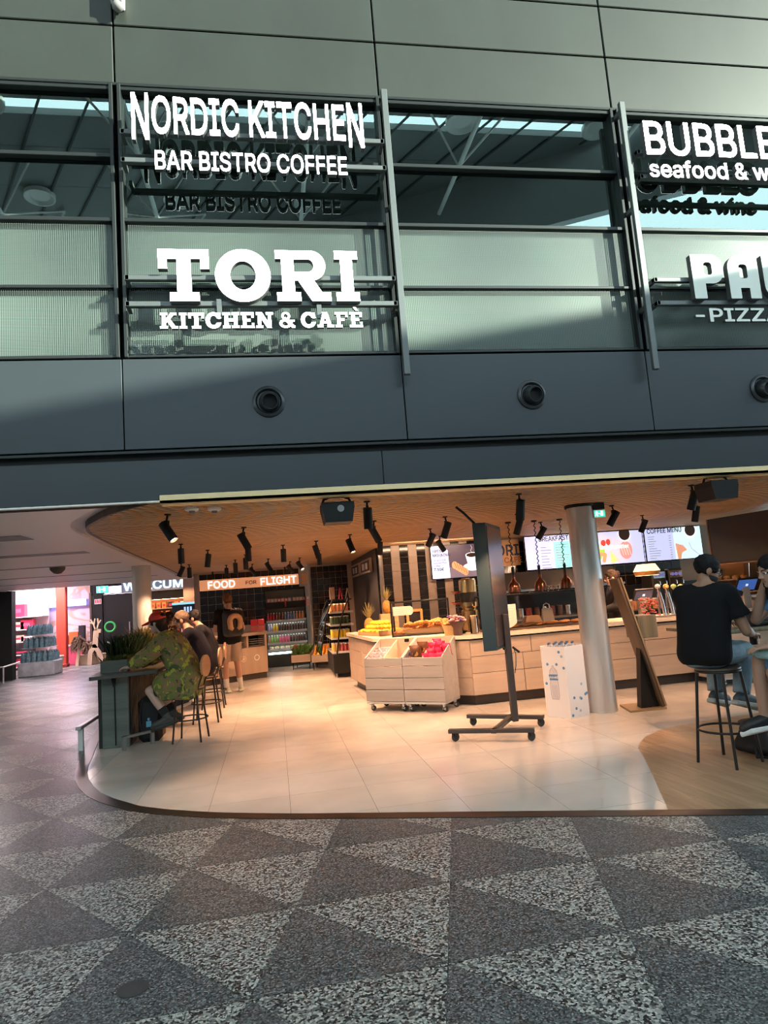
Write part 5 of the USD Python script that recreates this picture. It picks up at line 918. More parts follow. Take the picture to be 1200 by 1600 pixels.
row('can', 0, 'can', zs[3], [(C_('red', (.75, .03, .05)), 3, 'red can at the left of the top cooler shelf'), (C_('brown', (.30, .12, .07)), 3, 'brown can on the top cooler shelf'), (C_('blue', (.25, .35, .60)), 4, 'pale blue bottle on the top cooler shelf'), (C_('orange', (.85, .35, .12)), 9, 'orange carton at the right of the top cooler shelf')], 16.88, BP, .070)
row('bottle', 0, 'bottle', zs[2], [(C_('lilac', (.45, .45, .65)), 2, 'lilac bottle on the second cooler shelf'), (C_('yellow', (.80, .50, .04)), 2, 'yellow bottle on the second cooler shelf'), (C_('dark', (.07, .03, .02)), 16, 'dark bottle with pale cap on the second cooler shelf')], 16.88, BP, .066)
row('bottle', 0, 'bottle', zs[1], [(C_('peach', (.80, .45, .3)), 1, 'peach bottle on the third cooler shelf'), (C_('green', (.30, .60, .15)), 3, 'green bottle on the third cooler shelf'), (C_('rose', (.75, .15, .25)), 4, 'rose bottle on the third cooler shelf'), (C_('dark2', (.10, .05, .04)), 12, 'dark bottle with pale cap on the third cooler shelf')], 16.88, BP, .066)
pr = None
for k in range(9):
    pos = ((x0+x1)/2-w+.09+.13*k, 16.93, zs[0]); lab = f'clear salad bowl on the bottom cooler shelf, {ORD[k]} from the left'
    if pr is None: pr = thing('salad_bowl', lab, 'bowl', pos, 0, 'salad bowls in the cooler'); part('bowl', B().lathe([(0, 0), (.045, 0), (.06, .05), (.055, .05), (0, .03)], n=14), M('bowl_clear', (.55, .50, .38), .2), pr, smooth=40); part('salad', B().ball((0, 0, .05), .05, 1, (1, 1, .4)), M('salad', (.35, .30, .10), .6, noise=.5, nscale=40), pr)
    else: copy_of(pr, 'salad_bowl', lab, 'bowl', pos, 0, 'salad bowls in the cooler')
pr = {}
for k in range(14):
    kd = ('pink', 'red', 'cream')[(k*5 % 7) % 3]; pos = ((x0+x1)/2-w+.08+.085*k+.03*(k > 6), 16.93, 1.42); lab = f'{kd} snack box in the black crates above the cooler, {ORD[k]} box from the left'
    if kd not in pr: pr[kd] = thing('snack_box', lab, 'box', pos, 0, kd+' snack boxes above the cooler'); part('box', B().rbox((-.036, -.03, .0), (.036, .03, .23), .004), {'pink': M('sb_pink', (.80, .35, .33), .4), 'red': M('sb_red', (.75, .08, .10), .4), 'cream': M('sb_cream', (.75, .45, .33), .4)}[kd], pr[kd]); part('print', B().rbox((-.025, -.032, .16), (.025, -.03, .21), .0005), M_WP, pr[kd])
    else: copy_of(pr[kd], 'snack_box', lab, 'box', pos, 0, kd+' snack boxes above the cooler')
# waste and tray cabinet
a, b = at_z(322, 1073, 0), at_z(420, 1058, 0); d = (b-a); d[2] = 0; L = np.linalg.norm(d); d /= L; t = thing('waste_cabinet', 'pale wooden waste cabinet with tray slots behind the standing man', 'cabinet', (a[0], a[1], 0), math.degrees(math.atan2(d[1], d[0]))); Hc = .97
M_CAB = wood('cabinet_wood', (.42, .30, .21), (.50, .37, .27), .45, axis=2, scale=8, rnd=.04); part('toe_kick', B().box((.02, .04, 0), (L-.02, .5, .12)), M_TOE, t); part('door', B().rbox((0, 0, .12), (L*.5-.003, .5, .66), .004), M_CAB, t); part('door', B().rbox((L*.5+.003, 0, .12), (L, .5, .66), .004), M_CAB, t); part('niche', B().box((0, .3, .66), (L, .5, .90)), M_BLK, t)
for x in (0, L*.35, L*.66, L-.05): part('upright', B().rbox((x, 0, .66), (x+.05, .3, .90), .003), M_CAB, t)
part('worktop', B().rbox((-.02, -.02, .90), (L+.02, .52, Hc), .006), M_OAK, t)
for k in range(4): part('tray', B().rbox((L*.42, -.01, .68+.045*k), (L*.62, .25, .69+.045*k), .003).rbox((L*.74, -.01, .68+.045*k), (L*.93, .25, .69+.045*k), .003), M('tray_grey', (.35, .33, .31), .4), t)
for x, mt in ((L*.60, M('pale_icon', (.66, .55, .42), .5)), (L*.82, M('white_icon', (.85, .82, .75), .5))):
    p = part('round_icon', B().prism(Point(x, .44).buffer(.062, 24).difference(Point(x, .44).buffer(.046, 24)), 0, .002).moved(RX), mt, t); part('icon_fill', B().prism(Point(x, .44).buffer(.030, 16), 0, .002).moved(RX), mt if x < L*.7 else M('icon_grey', (.35, .33, .28), .5), p)
t3 = thing('napkin_boxes', 'stack of red and pink napkin boxes on the waste cabinet', 'box stack', (a+d*L*.86+[0, .25, 0])*[1, 1, 0]+[0, 0, Hc])
for k in range(2):
    for j in range(2): part('box', B().rbox((-.15+.15*j, -.08, .13*k), (-.01+.15*j, .08, .125+.13*k), .004), M('napkin_red', (.80, .05, .08), .4) if k else M('napkin_pink', (.80, .20, .18), .4), t3)
# tall cooler with curved glass side, fruit crates before it, chalk boards above
g = at_z(545, 1052, 0); fx0, fx1 = at_y(502, 1000, 13.6)[0], at_y(549, 1000, 13.6)[0]; t = thing('glass_cooler', 'black drinks cooler with curved glass side left of the counter', 'cooler', (fx0, 13.35, 0)); w = fx1-fx0; Hg = 1.52
sid = Polygon([(0, .45), (1.5, .45), (1.5, Hg), (.62, Hg), (.30, 1.25), (.10, .85)]); SY = np.array([[0, 0, 1], [1, 0, 0], [0, 1, 0.]])
part('base', B().rbox((.2, 0, .08), (w+.08, 1.5, .45), .01), M_BLK, t); part('feet', B().cyl((.25, .06, 0), (.25, .06, .08), .02, n=8).cyl((w, .06, 0), (w, .06, .08), .02, n=8), M_ALU, t); part('top', B().box((.25, .45, Hg-.03), (w+.08, 1.5, Hg)), M_BLK, t); part('back', B().box((.25, 1.42, .45), (w+.08, 1.5, Hg)), M_BLK, t)
cv = [(w*.42, Hg), (w*.22, 1.25), (w*.06, .9), (-.02, .55), (-.04, .45)]
part('glass_edge', B().tube([(x, .0, z) for x, z in cv], .012, 8).tube([(x, 1.4, z) for x, z in cv], .012, 8).tube([(x+w*.52, .0, z) for x, z in cv], .014, 8), M_BLK, t); gl = B()
for (xa, za), (xb, zb2) in zip(cv, cv[1:]): gl.add([(xa, 0, za), (xb, 0, zb2), (xb, 1.4, zb2), (xa, 1.4, za)], [[0, 1, 2, 3]])
part('curved_glass', gl, CG, t)
for z in (.47, .74, 1.0, 1.25): p = part('shelf_board', B().box((w*.30, .05, z), (w+.05, 1.4, z+.02)), M_ALU, t); part('price_rail', B().box((w*.30, .03, z-.01), (w+.05, .05, z+.03)), M('price_rail', 0), p)
rect_light(path_of(t)+'/light', (fx0+w*.75, 14.0, Hg-.05), (0, 0, -1), .3, .8, 10., (1, .85, .7)); cxx = fx0+w*.66; w_ = w; w = w*.36
for z, sp in ((.49, [(C_('straw', (.80, .55, .15)), 2, 'yellow cup low in the glass cooler'), (C_('berry', (.55, .12, .12)), 4, 'red cup low in the glass cooler')]), (.76, [(C_('banana', (.80, .60, .05)), 5, 'yellow pot, second shelf of glass cooler')]), (1.02, [(C_('bottle_green', (.06, .10, .05)), 6, 'dark green bottle, third shelf of glass cooler')]), (1.27, [(C_('sandwich', (.70, .30, .12)), 6, 'sandwich pack, top shelf of glass cooler')])):
    for yy, rw in ((13.45, 'front row'), (13.7, 'back row')): row('chilled_item', 0, 'drink', z, [(c_, n_, f'{l_}, {rw}') for c_, n_, l_ in sp], yy, CP, .075, cxx)
w = w_
for k, (cx, lab, mat, lf) in enumerate(((at_z(512, 1045, 0), 'sloping wooden crate of oranges in front of the curved glass cooler', M_ORG, False), (at_z(512, 1045, 0)+[-.44, .42, 0], 'sloping crate of leafy plants and red flowers beside the black tiled wall', None, True))):
    t = thing('produce_crate', lab, 'crate', (cx[0]-.12, cx[1], 0), -12); pr_ = Polygon([(0, .16), (.55, .16), (.55, .52), (0, .34)])
    part('side_panel', B().prism(pr_, 0, .015).moved(SY, (-.22, 0, 0)), M_OAK, t); part('side_panel', B().prism(pr_, 0, .015).moved(SY, (.205, 0, 0)), M_OAK, t); part('front_board', B().rbox((-.22, -.012, .16), (.22, .006, .33), .003), M_OAK, t); part('bottom', B().box((-.2, .0, .17), (.2, .55, .19)), M_OAK, t); part('back_board', B().box((-.22, .55, .16), (.22, .565, .52)), M_OAK, t); part('legs', B().box((-.2, .02, 0), (-.18, .04, .16)).box((.18, .02, 0), (.2, .04, .16)).box((-.2, .5, 0), (-.18, .52, .16)).box((.18, .5, 0), (.2, .52, .16)).box((-.21, .0, .14), (.21, .55, .16)), M_BLK, t)
    r = random.Random(k)
    if lf:
        lv = B()
        for i in range(420):
            p = np.array([-.18+.36*r.random(), .05+.45*r.random(), .30]); a = r.random()*6.28; q = p+[math.cos(a)*.10, math.sin(a)*.10, .10+.16*r.random()]; s = np.array([-math.sin(a), math.cos(a), 0])*.022; m_ = (p+q)/2+[0, 0, .03]; lv.add([p, m_+s, q, m_-s], [[0, 1, 2], [0, 2, 3], [0, 2, 1], [0, 3, 2]])
        part('leaves', lv, M('crate_leaf', (.16, .34, .09), .5, noise=.5, nscale=20), t, kind='stuff'); fb = B()
        for i in range(16): fb.ball((-.2+.16*r.random(), .05+.4*r.random(), .42+.12*r.random()), .022, 1)
        part('flowers', fb, M('red_flower', (.5, .05, .06), .5), t)
    else:
        for i in range(4):
            for j in range(5):
                pos = (cx[0]-.12-.14+.09*i+.1*j*.2, cx[1]+.07+.1*j, .27+.035*j); copy_of(heads['orange'], 'orange', f'round orange in the sloping floor crate, {ORD[j]} row back, {ORD[i]} across', 'orange', pos, r.random()*360, 'oranges in the floor crate')
for k, (u, v) in enumerate(((558, 892), (575, 886))):
    y0 = (15.4, 13.7)[k]; t = thing('chalk_board', ('small framed black chalk board, farther of two on the dark side wall', 'small framed black chalk board, nearer of two on the dark side wall')[k], 'board', (1.94, y0, 2.0)); 
    part('frame', B().box((-.05, -.7, 0), (0, .7, .28)), M_OAK, t); part('slate', B().box((-.054, -.62, .04), (-.05, .62, .24)), M_BLK, t); part('chalk_marks', B().box((-.056, -.4, .07), (-.054, -.1, .20)).box((-.056, .05, .07), (-.054, .14, .20)).box((-.056, .2, .07), (-.054, .42, .21)), M_WP, t)
t = thing('wall_utensils', 'wooden board, red tongs and pale sticks on the curved glass cooler', 'utensils', (fx0+.38, 14.3, Hg)); part('cutting_board', B().rbox((-.10, 0, 0), (.02, .03, .26), .01), M_DEER, t); part('red_tongs', B().tube([(.10, 0, .0), (.13, 0, .24)], .018, 6).tube([(.17, 0, .0), (.13, 0, .24)], .018, 6), M_REDB, t); part('sticks', B().tube([(.24, 0, 0), (.29, 0, .22)], .017, 6).tube([(.34, 0, 0), (.29, 0, .22)], .017, 6), M_DEER, t)
# ================================================================== high table with planter and stools
M_TAB = wood('table_laminate', (.085, .10, .085), (.15, .17, .15), .4, axis=0, scale=9); M_TABT = M('table_top', (.075, .085, .08), .28); M_DKB = M('slatted_dark', (.02, .018, .017), .5)
t = thing('high_table', 'long dark high table with a planter down its middle, where four guests sit', 'table', (-1.95, 8.5, 0)); ty = np.array([-.045, 1., 0])
part('end_panel', B().rbox((-.10, 0, 0), (.20, .05, .815), .006), M_TAB, t); part('bracket', B().prism(Polygon([(.02, .815), (.075, .815), (.055, .70), (.04, .70)]), 0, .04).moved(RX, (0, 0, 0)).rbox((.043, -.012, .03), (.056, 0, .72), .002), M_BLK, t)
part('skirt', B().box((.15, .05, 0), (.20, 3.4, .815)).box((-.15, .05, 0), (-.10, 3.4, .815)), M_DKB, t)
for k in range(40): part('skirt_slat', B().box((.20, .09+.082*k, .03), (.215, .14+.082*k, .80)), M_DKB, t)
part('top', B().prism(Polygon([(-.17, -.28), (.55, -.05), (.62, 3.5), (-.42, 3.5)]).buffer(-.03).buffer(.03), .815, .855), M_TABT, t, smooth=20)
part('foot_rail', B().rbox((-.02, -.32, .13), (.38, -.28, .16), .004, rotz(.75), (-.02, .0, 0)).rbox((.345, -.32, 0), (.385, -.28, .16), .004, rotz(.75), (-.02, 0, 0)).rbox((-.02, -.32, 0), (.02, -.28, .16), .004, rotz(.75), (-.02, 0, 0)), M('rail_grey', (.20, .21, .20), .4, .4), t)
pn = thing('planter', 'long planter box on the high table with dark ferny and yellow plants', 'planter', (-1.95, 8.6, .855)); part('box', B().rbox((-.13, 0, 0), (.18, .04, .145), .004), M_TAB, pn, 'greenish end board'); part('box', B().rbox((.15, .04, 0), (.18, 3.3, .145), .004).rbox((-.13, .04, 0), (-.10, 3.3, .145), .004), M('planter_wood', (.11, .055, .025), .5), pn); part('soil', B().box((-.10, .04, .06), (.15, 3.3, .11)), M('soil', (.03, .02, .012), .9), pn)
def foliage(nm, lab, mat, n, x0, x1, y0, y1, z0, hh, w, seed, spread=.5):
    r = np.random.default_rng(seed); V = []; F = []
    for i in range(n):
        p = np.array([x0+(x1-x0)*r.random(), y0+(y1-y0)*r.random(), z0]); a = r.random()*6.283; h = hh*(.5+.5*r.random()); d = np.array([math.cos(a)*spread*h, math.sin(a)*spread*h, h])*(.7+.3*r.random()); s = np.array([-math.sin(a), math.cos(a), .2])*w; m_ = p+d*.55+[0, 0, h*.10]
        k = len(V); V += [p, m_+s, p+d, m_-s]; F += [[k, k+1, k+2], [k, k+2, k+3], [k, k+2, k+1], [k, k+3, k+2]]
    part(nm, (np.array(V), np.array(F)), mat, pn, lab, kind='stuff')
foliage('fern_foliage', 'dark green fern fronds at the near end', M('fern', (.05, .10, .04), .6, noise=.6, nscale=9), 1500, -.14, .15, .5, 1.7, .10, .36, .010, 3); foliage('low_moss', 'low green moss along the front', M('moss', (.12, .18, .05), .7, noise=.5, nscale=12), 1600, -.12, .17, .05, 3.2, .10, .11, .012, 4, .8)
foliage('yellow_sprigs', 'pale yellow twigs and leaves', M('sprig', (.55, .42, .14), .6, noise=.5, nscale=15), 520, -.02, .20, 1.5, 2.7, .12, .42, .013, 5, .5)
rect_light(path_of(pn)+'/light', (-1.7, 10.6, 2.2), (0, 0, -1), .2, .6, 60., (1, .7, .35))
cup_ = at_z(232, 1028, .855)
for k, (x, y, lab) in enumerate(((-1.42, 9.35, 'white paper cup standing nearest on the dark high table'), (-1.46, 9.95, 'white paper cup standing farther along the dark high table'))):
    t = thing('paper_cup', lab, 'cup', (x, y, .855)); part('cup', B().lathe([(0, 0), (.028, 0), (.038, .10), (.036, .10), (.027, .005), (0, .005)], n=18), M_WP, t, smooth=40); part('sleeve', B().lathe([(.0315, .025), (.0365, .07)], n=18), M('cup_sleeve', (.45, .28, .16), .6), t, smooth=40)
def stool(nm, lab, loc, rz, hs, back, group=None):
    t = thing(nm, lab, 'stool', loc, rz, group); ms = M('stool_steel', (.035, .03, .028), .4, .5); mw = wood('stool_wood', (.32, .17, .08), (.46, .27, .14), .4, axis=0, scale=9)
    part('seat', B().lathe([(0, hs-.022), (.165, hs-.022), (.172, hs-.012), (.17, hs), (0, hs)], n=36), mw if back else M('seat_dark', (.07, .045, .032), .45), t, smooth=40); part('seat_ring', B().torus((0, 0, hs-.028), .165, .009, 36, 8), ms, t, smooth=True)
    for k in range(4):
        a = math.pi/4+k*math.pi/2; part('leg', B().tube([(math.cos(a)*.16, math.sin(a)*.16, hs-.03), (math.cos(a)*.235, math.sin(a)*.235, 0)], .0115, 10), ms, t, smooth=50)
    part('foot_ring', B().torus((0, 0, .26), .205, .009, 40, 8), ms, t, smooth=True)
    if back:
        p = part('backrest', B().mf((Manifold.cylinder(.022, .155, .155, 36)).rotate([90, 0, 0]).scale([1.25, 1, .82]).translate([0, -.195, hs+.235])), mw, t, smooth=40); part('back_post', B().tube([(-.11, -.13, hs-.03), (-.12, -.205, hs+.16)], .010, 8).tube([(.11, -.13, hs-.03), (.12, -.205, hs+.16)], .010, 8), ms, p)
    return t
stool('bar_stool', 'round backed wooden stool under the person in the camouflage jacket', (-1.05, 8.47, 0), 80, .62, True); stool('bar_stool', 'round backed wooden stool under the grey haired man', (-.98, 9.72, 0), 88, .62, True); stool('bar_stool', 'backless stool at the far end of the plant table under the long haired woman', (-2.12, 12.45, 0), -95, .62, False)
stool('bar_stool', 'round backed stool beyond the grey haired man', (-1.0, 11.0, 0), 90, .62, True)
stool('bar_stool', 'tall black backless stool under the man in the black shirt', (3.50, 5.02, 0), 20, .745, False); stool('bar_stool', 'tall black stool under the woman in the blue dress, cut by the frame', (4.14, 4.72, 0), 10, .70, False)
t = thing('backpack', 'black backpack with a blue round tag under the plant table', 'backpack', (-1.52, 8.78, 0)); part('bag', B().rbox((-.16, -.16, 0), (.12, .14, .52), .05), M('bag_black', (.012, .012, .014), .7), t, smooth=30); part('tag', B().rbox((-.06, -.168, .18), (.0, -.16, .25), .003).ball((-.03, -.164, .27), .018, 1), M('tag_blue', (.12, .35, .50), .4), t); part('strap', B().tube([(-.1, -.15, .5), (-.13, -.2, .3), (-.1, -.16, .05)], .014, 6), MATS['bag_black'], t)
# ================================================================== people
def _sph(p, r): return Manifold.sphere(r, 20).translate([float(x) for x in p])
def hull(*ps): return Manifold.batch_hull([_sph(p, r) for p, r in ps])
def disc_hull(a, ra, b, rb, n=24):
    a, b = np.asarray(a, float), np.asarray(b, float); x, y, _ = _basis(b-a); t = np.arange(n)*2*np.pi/n; c = np.cos(t)[:, None]*x+np.sin(t)[:, None]*y
    return Manifold.hull_points(np.vstack([a+c*ra, b+c*rb]))
def soft(m, size=.03, it=8, wrinkle=0., seed=0, lam=.5):
    m = m.refine_to_length(size).to_mesh(); t = trimesh.Trimesh(m.vert_properties[:, :3], m.tri_verts, process=True)
    if it: trimesh.smoothing.filter_taubin(t, lamb=lam, nu=lam+.03, iterations=it)
    if wrinkle: v = np.array(t.vertices); t.vertices = v+np.array(t.vertex_normals)*((meshkit.fbm(v*[9, 9, 6]+seed, 3, seed)-.5)*2*wrinkle)[:, None]
    return (np.array(t.vertices), np.array(t.faces))
def rot_head(yaw, pitch, roll=0):
    cy_, sy_ = math.cos(yaw), math.sin(yaw); cp, sp = math.cos(pitch), math.sin(pitch); cr, sr = math.cos(roll), math.sin(roll)
    return np.array([[cy_, -sy_, 0], [sy_, cy_, 0], [0, 0, 1]]) @ np.array([[1, 0, 0], [0, cp, -sp], [0, sp, cp]]) @ np.array([[cr, 0, sr], [0, 1, 0], [-sr, 0, cr]])
def ellip(c, a, n=24): return Manifold.sphere(1., n).scale([float(q) for q in a]).translate([float(q) for q in c])
def head_shape():
    m = ellip((0, -.008, .032), (.076, .096, .092)) + ellip((0, .022, -.035), (.058, .070, .078)) + hull(((0, .066, -.088), .022), ((.03, .03, -.085), .024), ((-.03, .03, -.085), .024))
    m += hull(((0, .090, .018), .008), ((0, .107, -.020), .012), ((.012, .092, -.026), .009), ((-.012, .092, -.026), .009))
    for s in (-1, 1): m += ellip((s*.077, -.006, -.008), (.012, .021, .033), 16); m += hull(((s*.018, .083, .024), .010), ((s*.045, .070, .022), .010))
    return m
def hand(m, wr, d, pn, thumb, curl=.5, s=1.0):
    """palm, four fingers and a thumb growing from the wrist along d; pn is the palm's inward normal, thumb the side it leaves from"""
    d = np.asarray(d, float); d /= np.linalg.norm(d); pn = np.asarray(pn, float); pn -= d*(pn @ d); pn /= np.linalg.norm(pn); sd = np.asarray(thumb, float); sd -= d*(sd @ d)+pn*(sd @ pn); sd /= np.linalg.norm(sd); wr = np.asarray(wr, float); q = lambda x, y, z: wr+(sd*x+d*y+pn*z)*s
    m += hull((q(.018, .012, 0), .017*s), (q(-.018, .012, 0), .017*s), (q(.030, .085, 0), .013*s), (q(-.030, .080, 0), .012*s))
    for k, (x, L) in enumerate(((.030, .070), (.010, .080), (-.010, .074), (-.029, .058))):
        p = q(x, .082, 0); a = .25*curl; 
        for j, f in enumerate((.45, .32, .25)):
            a += curl*(.45, .75, .6)[j]; e = p+(d*math.cos(a)+pn*math.sin(a)+sd*(.06-.04*k))*L*f*s; m += hull((p, (.0092-.0008*j)*s), (e, (.0085-.0009*j)*s)); p = e
    p = q(.030, .030, .004); e = q(.058, .062, .016); f = q(.062, .090, .030); m += hull((p, .013*s), (e, .0105*s)); m += hull((e, .0105*s), (f, .0085*s)); return m
def person(label, loc, rz, J, skin, wear, hair=None, cat='person', face=True):
    """J: joints in the figure's own frame (it faces +y); wear: garments; body is one continuous mesh"""
    t = thing('person', label, cat, loc, rz); J = {k: v if np.isscalar(v) or k.endswith('x') else np.asarray(v, float) for k, v in J.items()}; sk = M('skin_'+skin[0], skin[1], .5); s = J.get('s', 1.)
    ux = (J['shR']-J['shL']); ux /= np.linalg.norm(ux); wx = (J['hipR']-J['hipL']); wx /= np.linalg.norm(wx); wa, ch = J['waist'], J['chest']
    torso = lambda o=0.: hull((J['hipL'], .105+o), (J['hipR'], .105+o), (wa-wx*.065, .105+o), (wa+wx*.065, .105+o)) + hull((wa-wx*.065, .105+o), (wa+wx*.065, .105+o), (ch-ux*.085, .115+o), (ch+ux*.085, .115+o)) + hull((ch-ux*.085, .115+o), (ch+ux*.085, .115+o), (J['shL']+ux*.01, .066+o), (J['shR']-ux*.01, .066+o), (J['neck'], .062+o*.4))
    Rh = rot_head(*J.get('look', (0, 0))); hc = J['head']
    m = torso() + hull((J['neck'], .058), (hc+Rh @ np.array([0, -.018, -.06]), .052))
    for S in 'LR':
        m += hull((J['sh'+S], .060), (J['el'+S], .041)); m += hull((J['el'+S], .041), (J['el'+S]*.62+J['wr'+S]*.38, .040), (J['wr'+S], .027)); m += hull((J['hip'+S], .098), (J['hip'+S]*.5+J['kn'+S]*.5, .080), (J['kn'+S], .057)); cf = J['kn'+S]*.65+J['an'+S]*.35
        m += hull((J['kn'+S], .055), (cf, .056), (J['an'+S], .036)); m += hull((J['an'+S], .036), (J['toe'+S], .028))
    m += Manifold.of_trimesh(head_shape()) if False else head_shape().transform(np.hstack([Rh, hc[:, None]]))
    v, f = soft(m, .022, 6); part('body', (v, f), sk, t, smooth=True)
    hm = None
    for S in 'LR':
        if 'hd'+S in J: d, pn, th, cu = J['hd'+S+'x']; base = hull((J['wr'+S], .026), (J['wr'+S]-np.asarray(d)*.03/np.linalg.norm(d), .028)); part('hand', soft(hand(base, J['wr'+S], d, pn, th, cu), .006, 3), sk, t, smooth=True)
    if face:
        e = B(); w = B(); br = B(); lp = B()
        for q in (-1, 1): w.ball(hc+Rh @ np.array([q*.031, .077, .005]), .0125, 2, (1.1, .8, .75), Rh); e.ball(hc+Rh @ np.array([q*.031, .0835, .005]), .0068, 2); br.tube([hc+Rh @ np.array([q*x, y, z]) for x, y, z in ((.016, .094, .027), (.032, .088, .033), (.050, .072, .028))], .004, 6)
        lp.ball(hc+Rh @ np.array([0, .088, -.056]), .022, 2, (1, .35, .28), Rh)
        part('eyes', w, M('eye_white', (.75, .72, .70), .3), t, smooth=True); part('pupils', e, M('pupil', (.02, .012, .01), .2), t, smooth=True); part('eyebrows', br, M('hair_'+hair[0], 0) if hair and 'hair_'+hair[0] in MATS else M('brow', (.04, .025, .015), .7), t); part('lips', lp, M('lips_'+skin[0], [skin[1][0]*.8, skin[1][1]*.5, skin[1][2]*.5], .4), t, smooth=True)
    if hair:
        hm_ = M('hair_'+hair[0], hair[1], .7, spec=.15, noise=.4, nscale=60, stretch=(1, 1, .15)); h = ellip((0, -.016, .040), (.087, .104, .098)); h -= Manifold.cube([.3, .2, .3], True).rotate([-14, 0, 0]).translate([0, .155, -.055]); h -= Manifold.cube([.3, .3, .2], True).rotate([24, 0, 0]).translate([0, .04, -.150])
        if hair[2] != 'long': h -= ellip((.085, .004, -.030), (.035, .034, .045), 16) + ellip((-.085, .004, -.030), (.035, .034, .045), 16)
        if hair[2] == 'long': h += hull(((0, -.075, .03), .060), ((.05, -.06, -.10), .045), ((-.05, -.06, -.10), .045), ((0, -.09, -.27), .055)) + hull(((.078, .0, .0), .022), ((.085, .01, -.20), .03)) + hull(((-.078, .0, .0), .022), ((-.085, .01, -.20), .03))
        if hair[2] == 'bun': h += ellip((0, -.115, .05), (.045, .04, .045))
        if hair[2] == 'shaggy': h += hull(((.055, -.05, -.02), .045), ((-.055, -.05, -.02), .045), ((0, -.07, -.10), .05))
        if hair[2] == 'quiff': h += hull(((.04, .05, .115), .028), ((-.04, .05, .115), .028), ((0, -.04, .12), .045))
        v, f = soft(h, .012, 4); v = v+(meshkit.fbm(v*38, 3, 4)-.5)[:, None]*.012*np.sign(v)*(np.abs(v) > .02); part('hair', ((v @ Rh.T)+hc, f), hm_, t, smooth=60)
    for g in wear:
        k, mat = g[0], g[1]; o = g[2] if len(g) > 2 else .014
        if k in ('tee', 'jacket'):
            w = hull((wa-wx*.07, .108+o*1.3), (wa+wx*.07, .108+o*1.3), (ch-ux*.085, .116+o), (ch+ux*.085, .116+o)) + hull((ch-ux*.085, .116+o), (ch+ux*.085, .116+o), (J['shL'], .064+o), (J['shR'], .064+o), (J['neck']-[0, 0, .02], .060))
            w += hull((J['hipL']+[0, 0, .0], .108+o), (J['hipR'], .108+o), (wa-wx*.07, .108+o*1.3), (wa+wx*.07, .108+o*1.3))
            if len(g) > 3 and g[3]: 
                hem = g[3]; w += Manifold.batch_hull([_sph(J['hipL']+[-.02, -.02, .02], .12+o), _sph(J['hipR']+[.02, -.02, .02], .12+o), _sph((J['hipL']*.45+J['knL']*.55)+[-.02, 0, .01], .10+o), _sph((J['hipR']*.45+J['knR']*.55)+[.02, 0, .01], .10+o), *[_sph(J[q]+np.array([x, y, -hem]), .04) for q, x in (('hipL', -.12), ('hipR', .12)) for y in (-.10, .22)]])
            if k == 'tee': w = w.trim_by_plane((0, 0, 1), float(min(J['hipL'][2], J['hipR'][2])-.085))
            fr = 1. if k == 'jacket' else .62
            for S in 'LR':
                a, b, c = J['sh'+S], J['el'+S], J['wr'+S]
                if k == 'jacket': w += hull((a, .066+o), (b, .052+o)) + disc_hull(b, .052+o, b*.08+c*.92, .040+o*.6) + hull((b, .052+o), (b*.6+c*.4, .048+o))
                else: w += hull((a, .068+o), (a*.6+b*.4, .058+o)) + disc_hull(a*.6+b*.4, .058+o, a*(1-fr)+b*fr*1.0, .056+o*1.6)
            part('jacket' if k == 'jacket' else 'shirt', soft(w, .028, 6, .008 if k == 'jacket' else .005, 3), mat, t, smooth=True)
        if k in ('trousers', 'shorts'):
            w = hull((J['hipL'], .108+o), (J['hipR'], .108+o), (wa-wx*.05-[0, 0, .03], .098), (wa+wx*.05-[0, 0, .03], .098))
            for S in 'LR':
                a, b, c = J['hip'+S], J['kn'+S], J['an'+S]
                if k == 'trousers': w += hull((a, .100+o), (a*.5+b*.5, .084+o), (b, .062+o)) + hull((b, .062+o), (b*.65+c*.35, .062+o)) + disc_hull(b*.65+c*.35, .062+o, b*.06+c*.94, .050+o)
                else: w += hull((a, .104+o), (a*.5+b*.5, .090+o)) + disc_hull(a*.5+b*.5, .090+o, a*.12+b*.88, .085+o)
            part(k, soft(w, .026, 5, .005, 8), mat, t, smooth=True)
        if k == 'dress':
            w = hull((J['hipL'], .115), (J['hipR'], .115), (J['knL']+[-.02, -.07, .0], .075), (J['knR']+[.02, -.07, .0], .075), (J['knL']*.6+J['hipL']*.4-[0.03, 0, .17], .03), (J['knR']*.6+J['hipR']*.4-[-.03, 0, .17], .03)) + hull((J['hipL'], .115), (J['hipR'], .115), (wa-wx*.06, .112), (wa+wx*.06, .112)) + hull((wa-wx*.06, .112), (wa+wx*.06, .112), (ch-ux*.08, .122), (ch+ux*.08, .122)) + hull((ch-ux*.08, .122), (ch+ux*.08, .122), (J['shL'], .074), (J['shR'], .074), (J['neck']-[0, 0, .025], .06))
            for S in 'LR': a, b = J['sh'+S], J['el'+S]; w += hull((a, .074), (a*.75+b*.25, .066)) + disc_hull(a*.75+b*.25, .066, a*.42+b*.58, .062)
            part('dress', soft(w, .026, 5, .004, 5), mat, t, smooth=True)
